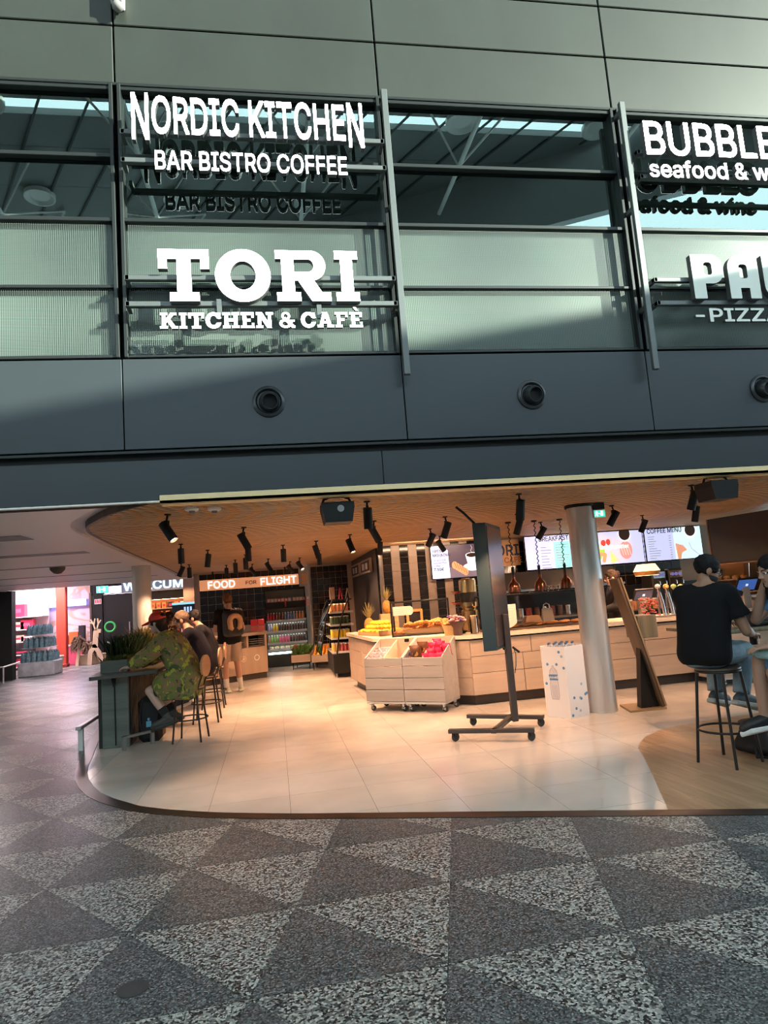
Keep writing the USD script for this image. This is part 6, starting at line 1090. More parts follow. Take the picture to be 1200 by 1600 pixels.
        if k in ('shoes', 'boots'):
            sm = g[3] if len(g) > 3 else mat
            for S in 'LR':
                an, to = J['an'+S], J['toe'+S]; d = to-an; d2 = d/np.linalg.norm(d); up = an-J['kn'+S]; up = up/np.linalg.norm(up); dn = up-d2*(up @ d2); dn /= np.linalg.norm(dn); sd = np.cross(d2, dn); hl = an-d2*.045+dn*.035; tp = to+d2*.035+dn*.012
                w = Manifold.batch_hull([_sph(hl, .036), _sph(an+dn*.0, .043), _sph(tp, .030), _sph(to+sd*.018-dn*.002, .034), _sph(to-sd*.018-dn*.002, .034)])
                if k == 'boots' or len(g) > 4: w += disc_hull(an, .046, an-up*(.13 if k == 'boots' else .05), .046)
                p = part('shoe', soft(w, .016, 4), mat, t, smooth=True)
                so = Manifold.batch_hull([_sph(q+dn*z, .013) for z in (.028, .042) for q in (hl-d2*.03+sd*.022, hl-d2*.03-sd*.022, tp+d2*.025, to+sd*.04, to-sd*.04)]); part('sole', soft(so, .02, 2), sm, p, smooth=True)
        if k == 'socks':
            for S in 'LR': an, kn = J['an'+S], J['kn'+S]; part('sock', soft(disc_hull(an, .041, an*.62+kn*.38, .053) + hull((an, .041), (an*.9+kn*.1, .042)), .02, 2), mat, t, smooth=True)
    return t, J, Rh, hc
def J_sit(h, spread=.11, lean=.05, knee=(.42, -.10), shin=(-.08, -.42), twist=0., s=1.):
    """seated on a stool of height h, facing +y"""
    j = dict(hipL=(-.085, 0, h+.11), hipR=(.085, 0, h+.11), waist=(0, -.0+lean*.3, h+.29), chest=(0, lean, h+.50), neck=(0, lean*1.5-.005, h+.645), shL=(-.185, lean*1.2, h+.575), shR=(.185, lean*1.2, h+.575), head=(0, lean*1.9+.03, h+.775))
    for S, q in (('L', -1), ('R', 1)): j['kn'+S] = (q*spread, knee[0], h+.10+knee[1]); j['an'+S] = (q*spread*.9, knee[0]+shin[0], h+.10+knee[1]+shin[1]); j['toe'+S] = (q*spread*1.0, knee[0]+shin[0]+.15, h+.04+knee[1]+shin[1])
    return j
FAIR, FAIR2 = ('fair', (.55, .36, .29)), ('fair2', (.52, .31, .23))
M_BTEE = M('black_tee', (.010, .010, .012), .9, spec=.15); M_JEAN = M('jeans', (.20, .29, .36), .8, noise=.35, nscale=7, bump=.2); M_BLUED = M('blue_dress', (.085, .19, .36), .75, noise=.1, nscale=12); M_SNK = M('black_shoe', (.02, .02, .022), .5); M_SOLE = M('white_sole', (.80, .80, .80), .5); M_GSH = M('grey_shoe', (.08, .10, .12), .6)
def camo():
    n = {'t': ('texture_coordinate', {}), 'n': ('noise_texture', dict(scale=9., detail=1.5, distortion=.5)), 'n2': ('noise_texture', dict(scale=14., detail=1., distortion=.8)), 'r': ('rgb_ramp', dict(ramp=[(0, (.045, .08, .025)), (.40, (.19, .125, .065)), (.50, (.11, .18, .03)), (.56, (.21, .14, .07)), (.64, (.07, .12, .03))], interpolate=False)), 'r2': ('rgb_ramp', dict(ramp=[(0, (0, 0, 0)), (.60, (1, 1, 1))], interpolate=False)), 'm': ('mix', dict(mix_type='mix', color2=(.30, .34, .035))), 'p': ('principled_bsdf', dict(roughness=.85))}
    return usdkit.material(stage, LK+'camouflage', n, [('t.object', 'n.vector'), ('t.object', 'n2.vector'), ('n.fac', 'r.fac'), ('n2.fac', 'r2.fac'), ('r.color', 'm.color1'), ('r2.color', 'm.fac'), ('m.color', 'p.base_color')], surface='p.BSDF')
M_CAMO = camo()
# --- the man in black on the tall stool, facing right, looking down to the table
j = J_sit(.745, .12, .10, (.40, .00), (-.12, -.36)); j.update(look=(-.80, -.34), elR=(.28, .17, 1.02), wrR=(.20, .41, .975), elL=(-.25, .28, 1.08), wrL=(-.10, .47, 1.07), hdR=1, hdL=1)
j['hdRx'] = ((-.2, 1, -.05), (-.3, 0, -1), (-1, .2, .3), .5); j['hdLx'] = ((.5, 1, .05), (.3, 0, -1), (1, -.3, .2), .55)
t, J, Rh, hc = person('man in a black T-shirt and light jeans on a tall stool at the right', (3.42, 5.05, 0), -64, j, ('tan', (.36, .19, .12)), [('tee', M_BTEE, .026), ('trousers', M_JEAN, .014), ('shoes', M_GSH, .01, M('grey_sole', (.45, .44, .42), .5))], ('black', (.012, .011, .012), 'short'))
bd_ = ellip((0, .030, -.055), (.061, .070, .062)) - ellip((0, .05, -.012), (.10, .12, .030)) - Manifold.cube([.3, .3, .1], True).translate([0, 0, .04]); v, f = soft(bd_, .012, 3); part('beard', ((v @ Rh.T)+hc, f), M('beard', (.02, .015, .014), .8), t, smooth=60)
gl = B()
for q in (-1, 1): gl.torus(hc+Rh @ np.array([q*.034, .098, .004]), .025, .0028, 20, 6, Rh @ np.array([0, 1, 0.])); gl.tube([hc+Rh @ np.array([q*x, y, .008]) for x, y in ((.058, .096), (.080, .05), (.082, .0))], .0028, 6)
part('glasses', gl.tube([hc+Rh @ np.array([-.010, .101, .008]), hc+Rh @ np.array([.010, .101, .008])], .0028, 6), M_BLK, t)
part('collar_mark', B().box((-.012, -.0, 0), (.022, .003, .008), None, (.02, J['neck'][1]-.088, J['neck'][2]-.055)), M_ALU, t)
# --- the woman in the blue dress facing him, cut by the frame
j = J_sit(.70, .075, .12, (.38, -.06), (.02, -.40)); j['knR'] = (.05, .42, .80); j['anR'] = (.03, .45, .37); j['toeR'] = (.02, .60, .335); j['knL'] = (-.10, .40, .72); j['anL'] = (-.10, .33, .33); j['toeL'] = (-.12, .47, .30); j.update(look=(.15, -.2), elL=(-.26, .20, 1.03), wrL=(-.14, .43, .93), elR=(.24, .30, 1.10), wrR=(.12, .26, 1.38), hdL=1, hdR=1)
j['hdLx'] = ((.3, 1, -.1), (.2, 0, -1), (1, 0, .2), .4); j['hdRx'] = ((-.1, -.1, 1), (-.5, -.5, 0), (0, -1, 0), .8)
t, J, Rh, hc = person('woman in a blue dress with black white-soled trainers, cut by the right edge', (4.06, 4.60, 0), 80, j, ('olive', (.42, .24, .17)), [('dress', M_BLUED), ('shoes', M_SNK, .01, M_SOLE)], ('black', 0, 'long'))
part('scarf', soft(hull(((-.16, .36, .86), .035), ((-.05, .46, .87), .04), ((.10, .44, .88), .035), ((.12, .2, .88), .03)), .02, 2, .012, 6), M('teal_scarf', (.25, .42, .46), .7, noise=.5, nscale=22), t, 'crumpled pale teal cloth on her lap', smooth=True)
# --- the camouflage jacket and red cap
j = J_sit(.62, .13, .16, (.40, -.10), (-.20, -.33)); j.update(look=(-.15, -.18), elL=(-.27, .34, 1.06), wrL=(-.20, .60, .925), elR=(.25, .40, 1.02), wrR=(.12, .62, .925), hdL=1, hdR=1); j['hdLx'] = ((.35, 1, -.1), (.1, 0, -1), (1, 0, .2), .45); j['hdRx'] = ((-.3, 1, -.1), (0, 0, -1), (-1, 0, .2), .45)
t, J, Rh, hc = person('person in a camouflage jacket and red cap leaning on the plant table', (-1.07, 8.47, 0), 80, j, FAIR, [('jacket', M_CAMO, .045, .19), ('shorts', M('dark_shorts', (.03, .03, .03), .8)), ('socks', M('black_sock', (.015, .015, .015), .9)), ('boots', M('dark_boot', (.05, .052, .045), .6), .01, M('boot_sole', (.03, .03, .03), .6))], ('dark_brown', (.035, .02, .014), 'shaggy'))
cp = ellip((0, -.012, .052), (.093, .108, .098)) - Manifold.cube([.4, .4, .2], True).rotate([6, 0, 0]).translate([0, 0, -.062]); v, f = soft(cp, .014, 3); part('red_cap', ((v @ Rh.T)+hc, f), M('cap_red', (.55, .035, .025), .6), t, 'red cap', smooth=60)
bill = Manifold.batch_hull([_sph(p, .006) for p in ((-.075, .06, .040), (.075, .06, .040), (-.05, .17, .022), (.05, .17, .022), (0, .185, .022), (0, .08, .055))]); v, f = soft(bill, .02, 1); part('cap_bill', ((v @ Rh.T)+hc, f), MATS['cap_red'], t, smooth=40); v, f = soft(ellip((0, -.075, .075), (.06, .045, .042)), .014, 2); part('cap_mesh', ((v @ Rh.T)+hc, f), M_BLK, t, 'black back panel of the cap', smooth=True)
# --- grey haired man
j = J_sit(.62, .12, .14, (.40, -.06), (-.10, -.34)); j.update(look=(.10, -.28), elL=(-.27, .30, 1.05), wrL=(-.12, .52, .925), elR=(.26, .32, 1.05), wrR=(.1, .54, .925), hdL=1, hdR=1); j['hdLx'] = ((.35, 1, -.1), (.1, 0, -1), (1, 0, .2), .45); j['hdRx'] = ((-.3, 1, -.1), (0, 0, -1), (-1, 0, .2), .45)
person('grey haired man in a dark navy shirt seated beyond the red cap', (-.98, 9.72, 0), 86, j, FAIR2, [('tee', M('navy_shirt', (.014, .014, .024), .9, spec=.15), .03), ('trousers', M('dark_trousers', (.03, .03, .035), .8)), ('shoes', M('navy_shoe', (.03, .04, .07), .5), .01, M_SOLE)], ('grey', (.17, .125, .09), 'short'))
# --- dark haired guest beyond him
j = J_sit(.62, .12, .12, (.40, -.06), (-.10, -.34)); j.update(look=(-.3, -.1), elL=(-.27, .25, 1.03), wrL=(-.15, .50, .925), elR=(.26, .25, 1.03), wrR=(.12, .52, .925))
person('guest with short black hair in dark clothes at the far end of the plant table', (-1.0, 11.05, 0), 96, j, FAIR2, [('jacket', M('dark_jacket', (.014, .014, .018), .9, spec=.15), .03), ('trousers', MATS['dark_trousers']), ('shoes', M_SNK, .01, M_SOLE)], ('black', 0, 'short'))
# --- long haired woman on the far side
j = J_sit(.62, .10, .14, (.38, -.06), (-.05, -.36)); j.update(look=(-.25, -.25), elL=(-.24, .26, 1.05), wrL=(-.05, .42, 1.10), elR=(.25, .24, 1.05), wrR=(.10, .36, 1.22))
person('woman with long dark brown hair and brown top at the far end of the plants', (-2.12, 12.45, 0), -95, j, FAIR, [('jacket', M('brown_top', (.035, .02, .014), .8), .02), ('trousers', MATS['dark_trousers']), ('shoes', M_SNK, .01, M_SOLE)], ('dark_brown', 0, 'long'))
# --- standing traveller with backpack and neck pillow
j = dict(hipL=(-.085, 0, .94), hipR=(.085, 0, .94), waist=(0, .0, 1.10), chest=(0, .0, 1.30), neck=(0, .005, 1.46), shL=(-.185, 0, 1.41), shR=(.185, 0, 1.41), head=(0, .04, 1.625), look=(.25, -.25), knL=(-.10, .03, .50), knR=(.12, -.01, .50), anL=(-.10, -.02, .085), anR=(.15, -.05, .085), toeL=(-.13, .13, .05), toeR=(.20, .09, .05), elL=(-.24, .06, 1.13), wrL=(-.12, .27, 1.13), elR=(.26, .0, 1.13), wrR=(.18, .24, 1.10), hdL=1, hdR=1)
j['hdLx'] = ((.3, 1, .1), (.3, 0, -1), (1, 0, .3), .7); j['hdRx'] = ((-.3, 1, .1), (-.3, 0, -1), (-1, 0, .3), .7); gs = (at_z(352, 1084, 0)+at_z(373, 1080, 0))/2
t, J, Rh, hc = person('standing traveller in black T-shirt and beige shorts with backpack and neck pillow', (gs[0], gs[1]+.05, 0), 22, j, ('fair3', (.50, .28, .20)), [('tee', M_BTEE, .03), ('shorts', M('beige_shorts', (.48, .36, .27), .8), .02), ('socks', M('white_sock', (.62, .6, .56), .9)), ('shoes', M('pale_shoe', (.45, .46, .36), .6), .01, M('pale_sole', (.6, .62, .5), .5))], ('ginger', (.20, .085, .035), 'quiff'))
bp = thing('travel_backpack', 'full black backpack worn by the standing traveller', 'backpack', (gs[0], gs[1]+.05, 0), 22); part('bag', soft(Manifold.batch_hull([_sph((x, y, z), .07) for x, y, z in ((-.11, -.19, 1.06), (.11, -.19, 1.06), (-.11, -.19, 1.40), (.11, -.19, 1.40), (-.09, -.33, 1.08), (.09, -.33, 1.08), (-.08, -.29, 1.36), (.08, -.29, 1.36))]), .04, 3, .008, 2), MATS['bag_black'], bp, smooth=True)
st_ = B()
for q in (-1, 1): st_.tube([(q*.11, -.14, 1.44), (q*.12, .0, 1.50), (q*.12, .13, 1.42), (q*.13, .14, 1.28), (q*.15, .02, 1.12), (q*.12, -.13, 1.08)], .016, 8)
part('straps', st_, MATS['bag_black'], bp); part('top_loop', B().tube([(-.03, -.2, 1.46), (0, -.2, 1.50), (.03, -.2, 1.46)], .008, 6), M_ALU, bp)
np_ = thing('neck_pillow', 'tan horseshoe neck pillow hanging on the black backpack', 'pillow', (gs[0], gs[1]+.05, 0), 22); a = np.linspace(-.30, math.pi+.30, 18); pts_ = np.stack([-.02+.095*np.cos(a)*(1+.12*np.sin(a)), -.405+.0*a, 1.255+.115*np.sin(a)], 1); pts_ = np.vstack([[-.02+.045, -.405, 1.13], [-.02+.085, -.405, 1.16], pts_[1:-1], [-.02-.085, -.405, 1.16], [-.02-.045, -.405, 1.13]]); part('cushion', B().tube(pts_, [.03]+[.048]*(len(pts_)-2)+[.03], 14), M('pillow_tan', (.50, .30, .16), .85, noise=.1, nscale=15), np_, smooth=True)
# --- barista behind the counter
j = dict(hipL=(-.085, 0, .90), hipR=(.085, 0, .90), waist=(0, .0, 1.04), chest=(0, .02, 1.22), neck=(0, .03, 1.37), shL=(-.17, .02, 1.32), shR=(.17, .02, 1.32), head=(0, .06, 1.52), look=(0, -.15), knL=(-.09, .03, .48), knR=(.09, 0, .48), anL=(-.09, 0, .085), anR=(.09, -.02, .085), toeL=(-.1, .14, .05), toeR=(.1, .12, .05), elL=(-.24, .08, 1.07), wrL=(-.14, .28, 1.02), elR=(.24, .08, 1.07), wrR=(.14, .28, 1.02), hdL=1, hdR=1)
j['hdLx'] = ((.3, 1, 0), (0, 0, -1), (1, 0, 0), .5); j['hdRx'] = ((-.3, 1, 0), (0, 0, -1), (-1, 0, 0), .5); pb_ = at_y(952, 905, 10.1)
person('staff member with tied back hair in black behind the counter by the steel pillar', (pb_[0]+.1, 10.1, 0), 78, j, FAIR2, [('jacket', M('staff_black', (.015, .015, .017), .8), .02), ('trousers', MATS['dark_trousers']), ('shoes', M_SNK, .01, M_SOLE)], ('dark_brown', 0, 'bun'))
# ------------------------------------------------------------------ table and bags beside the right hand guests
t = thing('bistro_table', 'dark olive high table behind the man and woman at the right', 'table', (4.55, 6.15, 0)); part('top', B().rbox((-.55, -.55, .93), (.75, .35, .965), .008), M_OLIVE, t); part('post', B().cyl((.1, -.1, 0), (.1, -.1, .93), .035, n=16), M_BLK, t, smooth=40); part('foot_plate', B().cyl((.1, -.1, 0), (.1, -.1, .015), .24, n=32), M_BLK, t, smooth=40)
t = thing('handbag', 'soft dark bag with an olive flap lying on the high table', 'bag', (4.62, 5.85, .965), 15); part('bag', soft(Manifold.batch_hull([_sph(p, .03) for p in ((-.24, -.08, .03), (.25, -.10, .03), (-.22, .10, .03), (.25, .1, .03), (.02, .02, .14), (.2, .0, .12))]), .03, 3, .012, 9), MATS['bag_black'], t, smooth=True); part('flap', soft(Manifold.batch_hull([_sph(p, .012) for p in ((-.02, -.06, .12), (.20, -.05, .13), (.05, .05, .19), (.2, .06, .19))]), .03, 2, .006, 9), M('olive_cloth', (.12, .14, .09), .8), t, smooth=True); part('handle', B().tube([(-.15, -.1, .06), (-.1, -.16, .05), (.0, -.17, .04), (.1, -.15, .05)], .009, 6), MATS['bag_black'], t)
t = thing('floor_backpack', 'black backpack lying on the plank floor under the right stools', 'backpack', (4.02, 5.22, 0), 20); part('bag', soft(Manifold.batch_hull([_sph(p, .05) for p in ((-.22, -.12, .055), (.24, -.12, .055), (-.22, .12, .055), (.24, .12, .055), (-.12, -.05, .20), (.18, -.05, .20), (-.12, .08, .19), (.18, .08, .19))]), .03, 3, .008, 12), MATS['bag_black'], t, smooth=True); part('strap', B().tube([(-.26, -.05, .06), (-.34, -.10, .015), (-.30, -.20, .015), (-.12, -.17, .03)], .013, 6), MATS['bag_black'], t)
# ================================================================== things on and behind the counter
M_COP = M('copper', (.20, .085, .055), .25, 1.0); M_BRASS = M('brass', (.60, .40, .18), .25, 1.0)
rect_light('/World/kitchen_lamp', (5.6, 11.0, ZC-.02), (0, .25, -1), 4.6, .06, 120., (1, .60, .36)); rect_light('/World/striped_wall_lamp', (2.9, 11.4, ZC-.02), (0, .9, -1), 1.6, .06, 40., (1, .66, .42))
# serving shelf with heat lamps over the hot food
sx0, sx1, sy = at_y(786, 930, 9.05)[0], at_y(897, 922, 9.05)[0]+.25, 9.05; zs_ = at_y(840, 925, sy)[2]
t = thing('serving_shelf', 'long dark glass fronted serving shelf over the hot food on the counter', 'shelf', (sx0-.35, sy, HT)); L = sx1-sx0+.35; hh = zs_-HT
part('shelf_board', B().rbox((0, -.16, hh-.022), (L, .20, hh), .004), M_BLK, t); part('post', B().rbox((.02, .12, 0), (.05, .15, hh-.02), .003), M_BLK, t); part('post', B().rbox((L-.05, .12, 0), (L-.02, .15, hh-.02), .003), M_BLK, t); part('front_glass', B().box((.02, -.15, .06), (L-.02, -.144, hh-.03)), CG, t); part('hot_plate', B().rbox((.0, -.22, 0), (L, .25, .03), .004), M('hot_plate', (.10, .07, .05), .25), t)
for k, (u, v) in enumerate(((804, 845), (845, 842), (885, 838))):
    lab = ('copper heat lamp nearest the tall floor sign, over the serving shelf', 'copper heat lamp in the middle over the serving shelf', 'copper heat lamp half hidden by the steel pillar')[k]
    p = at_y(u, v+75, sy); t = thing('heat_lamp', lab, 'heat lamp', (p[0], sy, ZC)); zt = zs_+.015-ZC
    part('bell', B().lathe([(.085, zt), (.088, zt+.012), (.084, zt+.07), (.070, zt+.12), (.034, zt+.16), (.022, zt+.19), (.02, zt+.24), (.0, zt+.245)], n=32), M_COP, t, smooth=40); part('neck', B().cyl((0, 0, zt+.23), (0, 0, zt+.36), .02, n=16), M_BLK, t, smooth=40); part('cord', B().tube([(0, 0, zt+.36)]+[(.010*math.cos(a), .010*math.sin(a), zt+.36+(-zt-.36)*a/60) for a in np.arange(0, 60, .8)]+[(0, 0, 0)], .006, 5), M_BLK, t); part('rose', B().cyl((0, 0, -.02), (0, 0, 0), .04, n=16), M_BLK, t)
    spot_light(path_of(t)+'/light', (p[0], sy, zs_+.0), (0, 0, -1), 12., 70, (1, .5, .22))
# round mint sign, paper trays, bags of bread
p = at_y(800, 948, 8.86); t = thing('mint_sign', 'mint green round cornered sign with white print beside the floor screen', 'sign', (p[0], 8.86, HT+.035)); part('board', B().prism(sbox(-.25, .0, .05, .32).intersection(el(-.10, .20, .20, .20).union(sbox(-.25, .18, .0, .32))), 0, .006).moved(RX), MATS['mint_sign'], t); part('print', B().prism(lines(-.16, .28, .18, 2, .03, .01, 2, .8).union(lines(-.16, .15, .16, 2, .03, .01, 3, .8)), 0, .001).moved(RX, (0, -.007, 0)), M_WP, t); part('prop', B().box((-.06, .0, .0), (-.05, .02, .03)), M_BLK, t)
pr = None; r = random.Random(12)
for i in range(16):
    x = sx0-.1+L*.92*i/16*.95; pos = (x, sy-.08+.1*(i % 2), HT+.031); lab = f'golden flat bread on the hot plate under the serving shelf, {ORD[i]} from the left'
    if pr is None: pr = thing('flat_bread', lab, 'bread', pos, 0, 'flat breads on the hot plate'); part('bread', B().ball((0, 0, .022), .065, 2, (1.2, .8, .35)), M_PAST, pr, smooth=True)
    else: copy_of(pr, 'flat_bread', lab, 'bread', pos, r.random()*180, 'flat breads on the hot plate')
for k, (u, lab) in enumerate(((830, 'tan paper tray upside down on the hot plate right of the mint sign'),)):
    p = at_y(u, 955, 9.12); t = thing('paper_tray', lab, 'tray', (p[0], 9.12, HT+.075)); part('tray', B().add([(-.13, -.07, 0), (.13, -.07, 0), (.13, .07, 0), (-.13, .07, 0), (-.09, -.05, .09), (.09, -.05, .09), (.09, .05, .09), (-.09, .05, .09)], [[0, 3, 2, 1], [4, 5, 6, 7], [0, 1, 5, 4], [1, 2, 6, 5], [2, 3, 7, 6], [3, 0, 4, 7]]), M('kraft', (.50, .30, .16), .7), t); part('lip', B().rbox((-.14, -.08, -.045), (.14, .08, .0), .006), MATS['kraft'], t)
p = at_y(855, 960, 9.15); t = thing('tote_bag', 'small grey cloth bag with a looped handle on the hot plate', 'bag', (p[0], 9.15, HT+.031)); part('bag', soft(Manifold.batch_hull([_sph(q, .02) for q in ((-.07, -.04, .02), (.07, -.04, .02), (-.06, .04, .02), (.07, .04, .02), (-.055, 0, .20), (.065, 0, .20))]), .02, 2, .006, 1), M('grey_cloth', (.35, .32, .28), .8), t, smooth=True); part('handle', B().tube([(-.05, 0, .20), (-.04, 0, .27), (.0, 0, .29), (.04, 0, .27), (.05, 0, .20)], .008, 6), M('white_handle', (.7, .66, .6), .6), t)
pr = None
for k in range(7):
    pos = (sx0+.55+.12*k, sy+.10, zs_+.0); lab = 'small glass stacked on the serving shelf between the heat lamps'
    if k in (0, 1, 2): continue
    if pr is None: pr = thing('drinking_glass', lab, 'glass', (sx0+.62, sy+.13, zs_), 0, 'glasses on the serving shelf'); part('bowl', B().lathe([(0, 0), (.028, 0), (.034, .075), (.032, .075), (.026, .006), (0, .006)], n=14), CG, pr, smooth=40); part('rim', B().torus((0, 0, .075), .033, .002, 16, 5), M_ALU, pr)
    else: copy_of(pr, 'drinking_glass', lab, 'glass', (sx0+.62+.08*(k-3), sy+.13, zs_), 0, 'glasses on the serving shelf')
# jars, basket and tiered stand left of the floor screen
def at_ct(u, y, dz=0): q = at_y(u, 990, y); return np.array([q[0], y, HT+dz])
t = thing('copper_urn', 'tall brass and steel drinks urn left of the floor screen', 'urn', at_ct(737, 9.36)); part('barrel', B().lathe([(0, 0), (.12, 0), (.12, .30), (.10, .31), (.10, .34), (.125, .36), (.125, .72), (.11, .75), (0, .76)], n=32), M_BRASS, t, smooth=35); part('band', B().cyl((0, 0, .42), (0, 0, .56), .128, n=32, caps=False), M_BLK, t, smooth=40); part('tap', B().tube([(0, -.12, .4), (0, -.18, .4), (0, -.19, .36)], .012, 8), M_CHROME, t)
t = thing('tiered_stand', 'dark tiered stand with copper dishes and flowers right of the pastry case', 'stand', at_ct(719, 9.0)); part('rod', B().cyl((0, 0, 0), (0, 0, .58), .010, n=10), M_BLK, t)
for z, rr_, mt in ((.01, .11, M_BLK), (.40, .085, M_COP), (.55, .07, M_COP)): part('dish', B().lathe([(0, z), (rr_*.6, z), (rr_, z+.035), (rr_*.95, z+.037), (rr_*.55, z+.006), (0, z+.006)], n=24), mt, t, smooth=40)
t = thing('flower_bowl', 'bowl of pink and violet wrapped sweets on the counter right of the pastry case', 'bowl', at_ct(716, 8.84)); part('bowl', B().lathe([(0, 0), (.06, 0), (.065, .10), (.12, .19), (.115, .19), (.055, .10), (0, .02)], n=24), M('dark_bowl', (.08, .05, .04), .3), t, smooth=40); sw = B(); sw2 = B(); r = random.Random(21)
for i in range(40): (sw if r.random() < .7 else sw2).ball((r.uniform(-.10, .10), r.uniform(-.10, .10), .19+r.uniform(0, .07)), .026, 1, (1.3, .8, .7), rotz(r.random()*3))
part('pink_sweets', sw, M('sweet_pink', (.72, .36, .34), .4, noise=.3), t); part('violet_sweets', sw2, M('sweet_violet', (.16, .10, .38), .35), t)
t = thing('basket', 'round wicker basket heaped with orange pastries right of the glass case', 'basket', at_ct(706, 8.95)); part('weave', B().lathe([(0, 0), (.09, 0), (.125, .14), (.115, .14), (.085, .01), (0, .01)], n=24), M('wicker_gold', (.50, .36, .15), .7, noise=.4, nscale=70, bump=.6, stretch=(1, 1, 4)), t, smooth=40); ps = B()
for i in range(16): ps.ball((r.uniform(-.09, .09), r.uniform(-.09, .09), .14+r.uniform(0, .06)), .04, 1, (1.2, .8, .7), rotz(r.random()*3))
part('pastries', ps, M_PAST, t, smooth=60)
t = thing('straw_jar', 'tall glass jar of pale straws just left of the floor screen', 'jar', at_ct(742, 8.86)); part('jar', B().lathe([(0, 0), (.055, 0), (.055, .24), (.05, .24), (.05, .01), (0, .01)], n=20), CG, t, smooth=40); st_ = B()
for i in range(26): a = i*2.4; q = .04*math.sqrt(i/26); st_.cyl((q*math.cos(a), q*math.sin(a), .012), (q*math.cos(a)*1.1, q*math.sin(a)*1.1, .25), .006, n=6)
part('straws', st_, M('straw', (.80, .62, .40), .5), t)
t = thing('storage_tins', 'row of dark red and brown tins on the back bench beneath the hood', 'tins', (4.4, 11.7, .92))
for k in range(9): part('tin', B().lathe([(0, 0), (.055, 0), (.055, .17), (.05, .18), (0, .18)], (-.3+.15*k, 0, 0), 16), (M('tin_red', (.20, .03, .025), .3), M('tin_brown', (.10, .05, .03), .35), M_CHROME)[k % 3], t, smooth=40)
t = thing('extractor_hood', 'dark steel extractor hood behind the heat lamps', 'hood', (4.05, 11.75, 1.42)); part('canopy', B().mf(Manifold.hull_points(np.array([(x, y, z) for x, y, z in ((-.1, -.45, 0), (2.2, -.45, 0), (-.1, .42, 0), (2.2, .42, 0), (-.1, -.1, .33), (2.2, -.1, .33), (-.1, .42, .33), (2.2, .42, .33))]))), M('hood_steel', (.10, .09, .085), .35, .7), t); part('lip', B().rbox((-.12, -.47, -.02), (2.22, -.43, .02), .004), M_CHROME, t)
# beer tower, till screens and cups to the right of the menu stand
bt0 = at_y(1030, 955, 9.05)
for k, u in enumerate((1033, 1046, 1058, 1069)):
    p = at_y(u, 950, 8.95); t = thing('beer_tap', ('chrome beer tap with white top, leftmost of the four', 'chrome beer tap with orange top, second of the four', 'chrome beer tap with green top, third of the four', 'chrome beer tap with yellow top, rightmost of the four')[k], 'beer tap', (p[0], 8.95, HT)); z1 = at_y(u, 917, 8.95)[2]-HT
    part('column', B().tube([(.05, 0, 0), (.035, 0, z1*.4), (.0, 0, z1*.8), (-.015, 0, z1)], .026, 14), M_CHROME, t, smooth=50); part('second_column', B().tube([(-.0, .05, 0), (.0, .05, z1*.5), (.02, .05, z1*.95)], .018, 12), M_CHROME, t, smooth=50); part('badge', B().ball((-.02, -.01, z1+.01), .045, 2, (1, .6, .8)), (M_WP, M('badge_orange', (.85, .45, .12), .4), M('badge_green', (.45, .55, .2), .4), M('badge_yellow', (.85, .6, .2), .4))[k], t, smooth=True); part('handle', B().tube([(-.015, -.03, z1-.02), (-.03, -.08, z1-.06)], .009, 8), M_BLK, t)
t = thing('drip_tray', 'long steel drip tray under the four beer taps', 'tray', (bt0[0]-.1, 8.85, HT)); part('tray', B().rbox((-.15, -.05, 0), (.50, .04, .02), .004), M_CHROME, t); part('grille', B().box((-.13, -.045, .02), (.48, .035, .024)), M_ALU, t)
def till(u, v, Y, w, lab, tilt=.5, col=(.05, .14, .5)):
    p = at_y(u, v, Y); t = thing('till_screen', lab, 'till', (p[0], Y, HT if Y < 9.6 else .92)); z = p[2]-(HT if Y < 9.6 else .92); R = np.array([[1, 0, 0], [0, math.cos(tilt), -math.sin(tilt)], [0, math.sin(tilt), math.cos(tilt)]]); 
    part('casing', B().rbox((-w/2, -.012, -w*.32), (w/2, .02, w*.32), .006, R, (0, 0, z)), M_BLK, t); part('display', B().box((-w/2+.015, -.015, -w*.32+.015), (w/2-.015, -.012, w*.32-.015), R, (0, 0, z)), glow('till_'+lab[:4].strip(), col, .5), t); part('logo', B().box((-.02, -.017, -.02), (.02, -.015, .02), R, (0, 0, z)), glow('till_logo', (.5, .7, 1), 1.), t); part('stand', B().rbox((-.06, .01, 0), (.06, .10, max(.02, z)), .006), M('till_grey', (.35, .30, .26), .4), t); part('foot', B().rbox((-.12, -.06, 0), (.12, .14, .015), .004), MATS['till_grey'], t)
till(1005, 929, 9.2, .30, 'dark blue till screen between the staff member and the beer taps', .6, (.015, .025, .07)); till(1166, 913, 9.2, .34, 'bright blue till screen left of the woman in the blue dress', .6); till(1122, 903, 11.4, .34, 'white lit coffee machine display just left of the man in black', 0., (.6, .66, .9))
t = thing('till_printer', 'black tilted till monitor back right of the man in black', 'till', (*at_y(1142, 930, 9.0)[:2], HT)); part('monitor', B().rbox((-.10, -.02, .02), (.10, .02, .36), .01, np.array([[.8, .0, .35], [.0, 1, 0], [-.35, 0, .8]])), M_BLK, t); part('foot', B().rbox((-.10, -.1, 0), (.16, .1, .02), .004), M_BLK, t)
p = at_y(1155, 936, 8.95); t = thing('candy_cup', 'orange and white striped cup at the till right of the man in black', 'cup', (p[0], 8.95, HT)); z = p[2]-HT; part('cup', B().lathe([(0, 0), (.04, 0), (.055, z+.04), (.05, z+.04), (.035, .01), (0, .01)], n=20), M('cup_orange', (.75, .25, .08), .5), t, smooth=40)
for k in range(6): a = k*math.pi/3; part('stripe', B().tube([(.0405*math.cos(a), .0405*math.sin(a), .0), (.056*math.cos(a), .056*math.sin(a), z+.04)], .006, 5), M_WP, t)
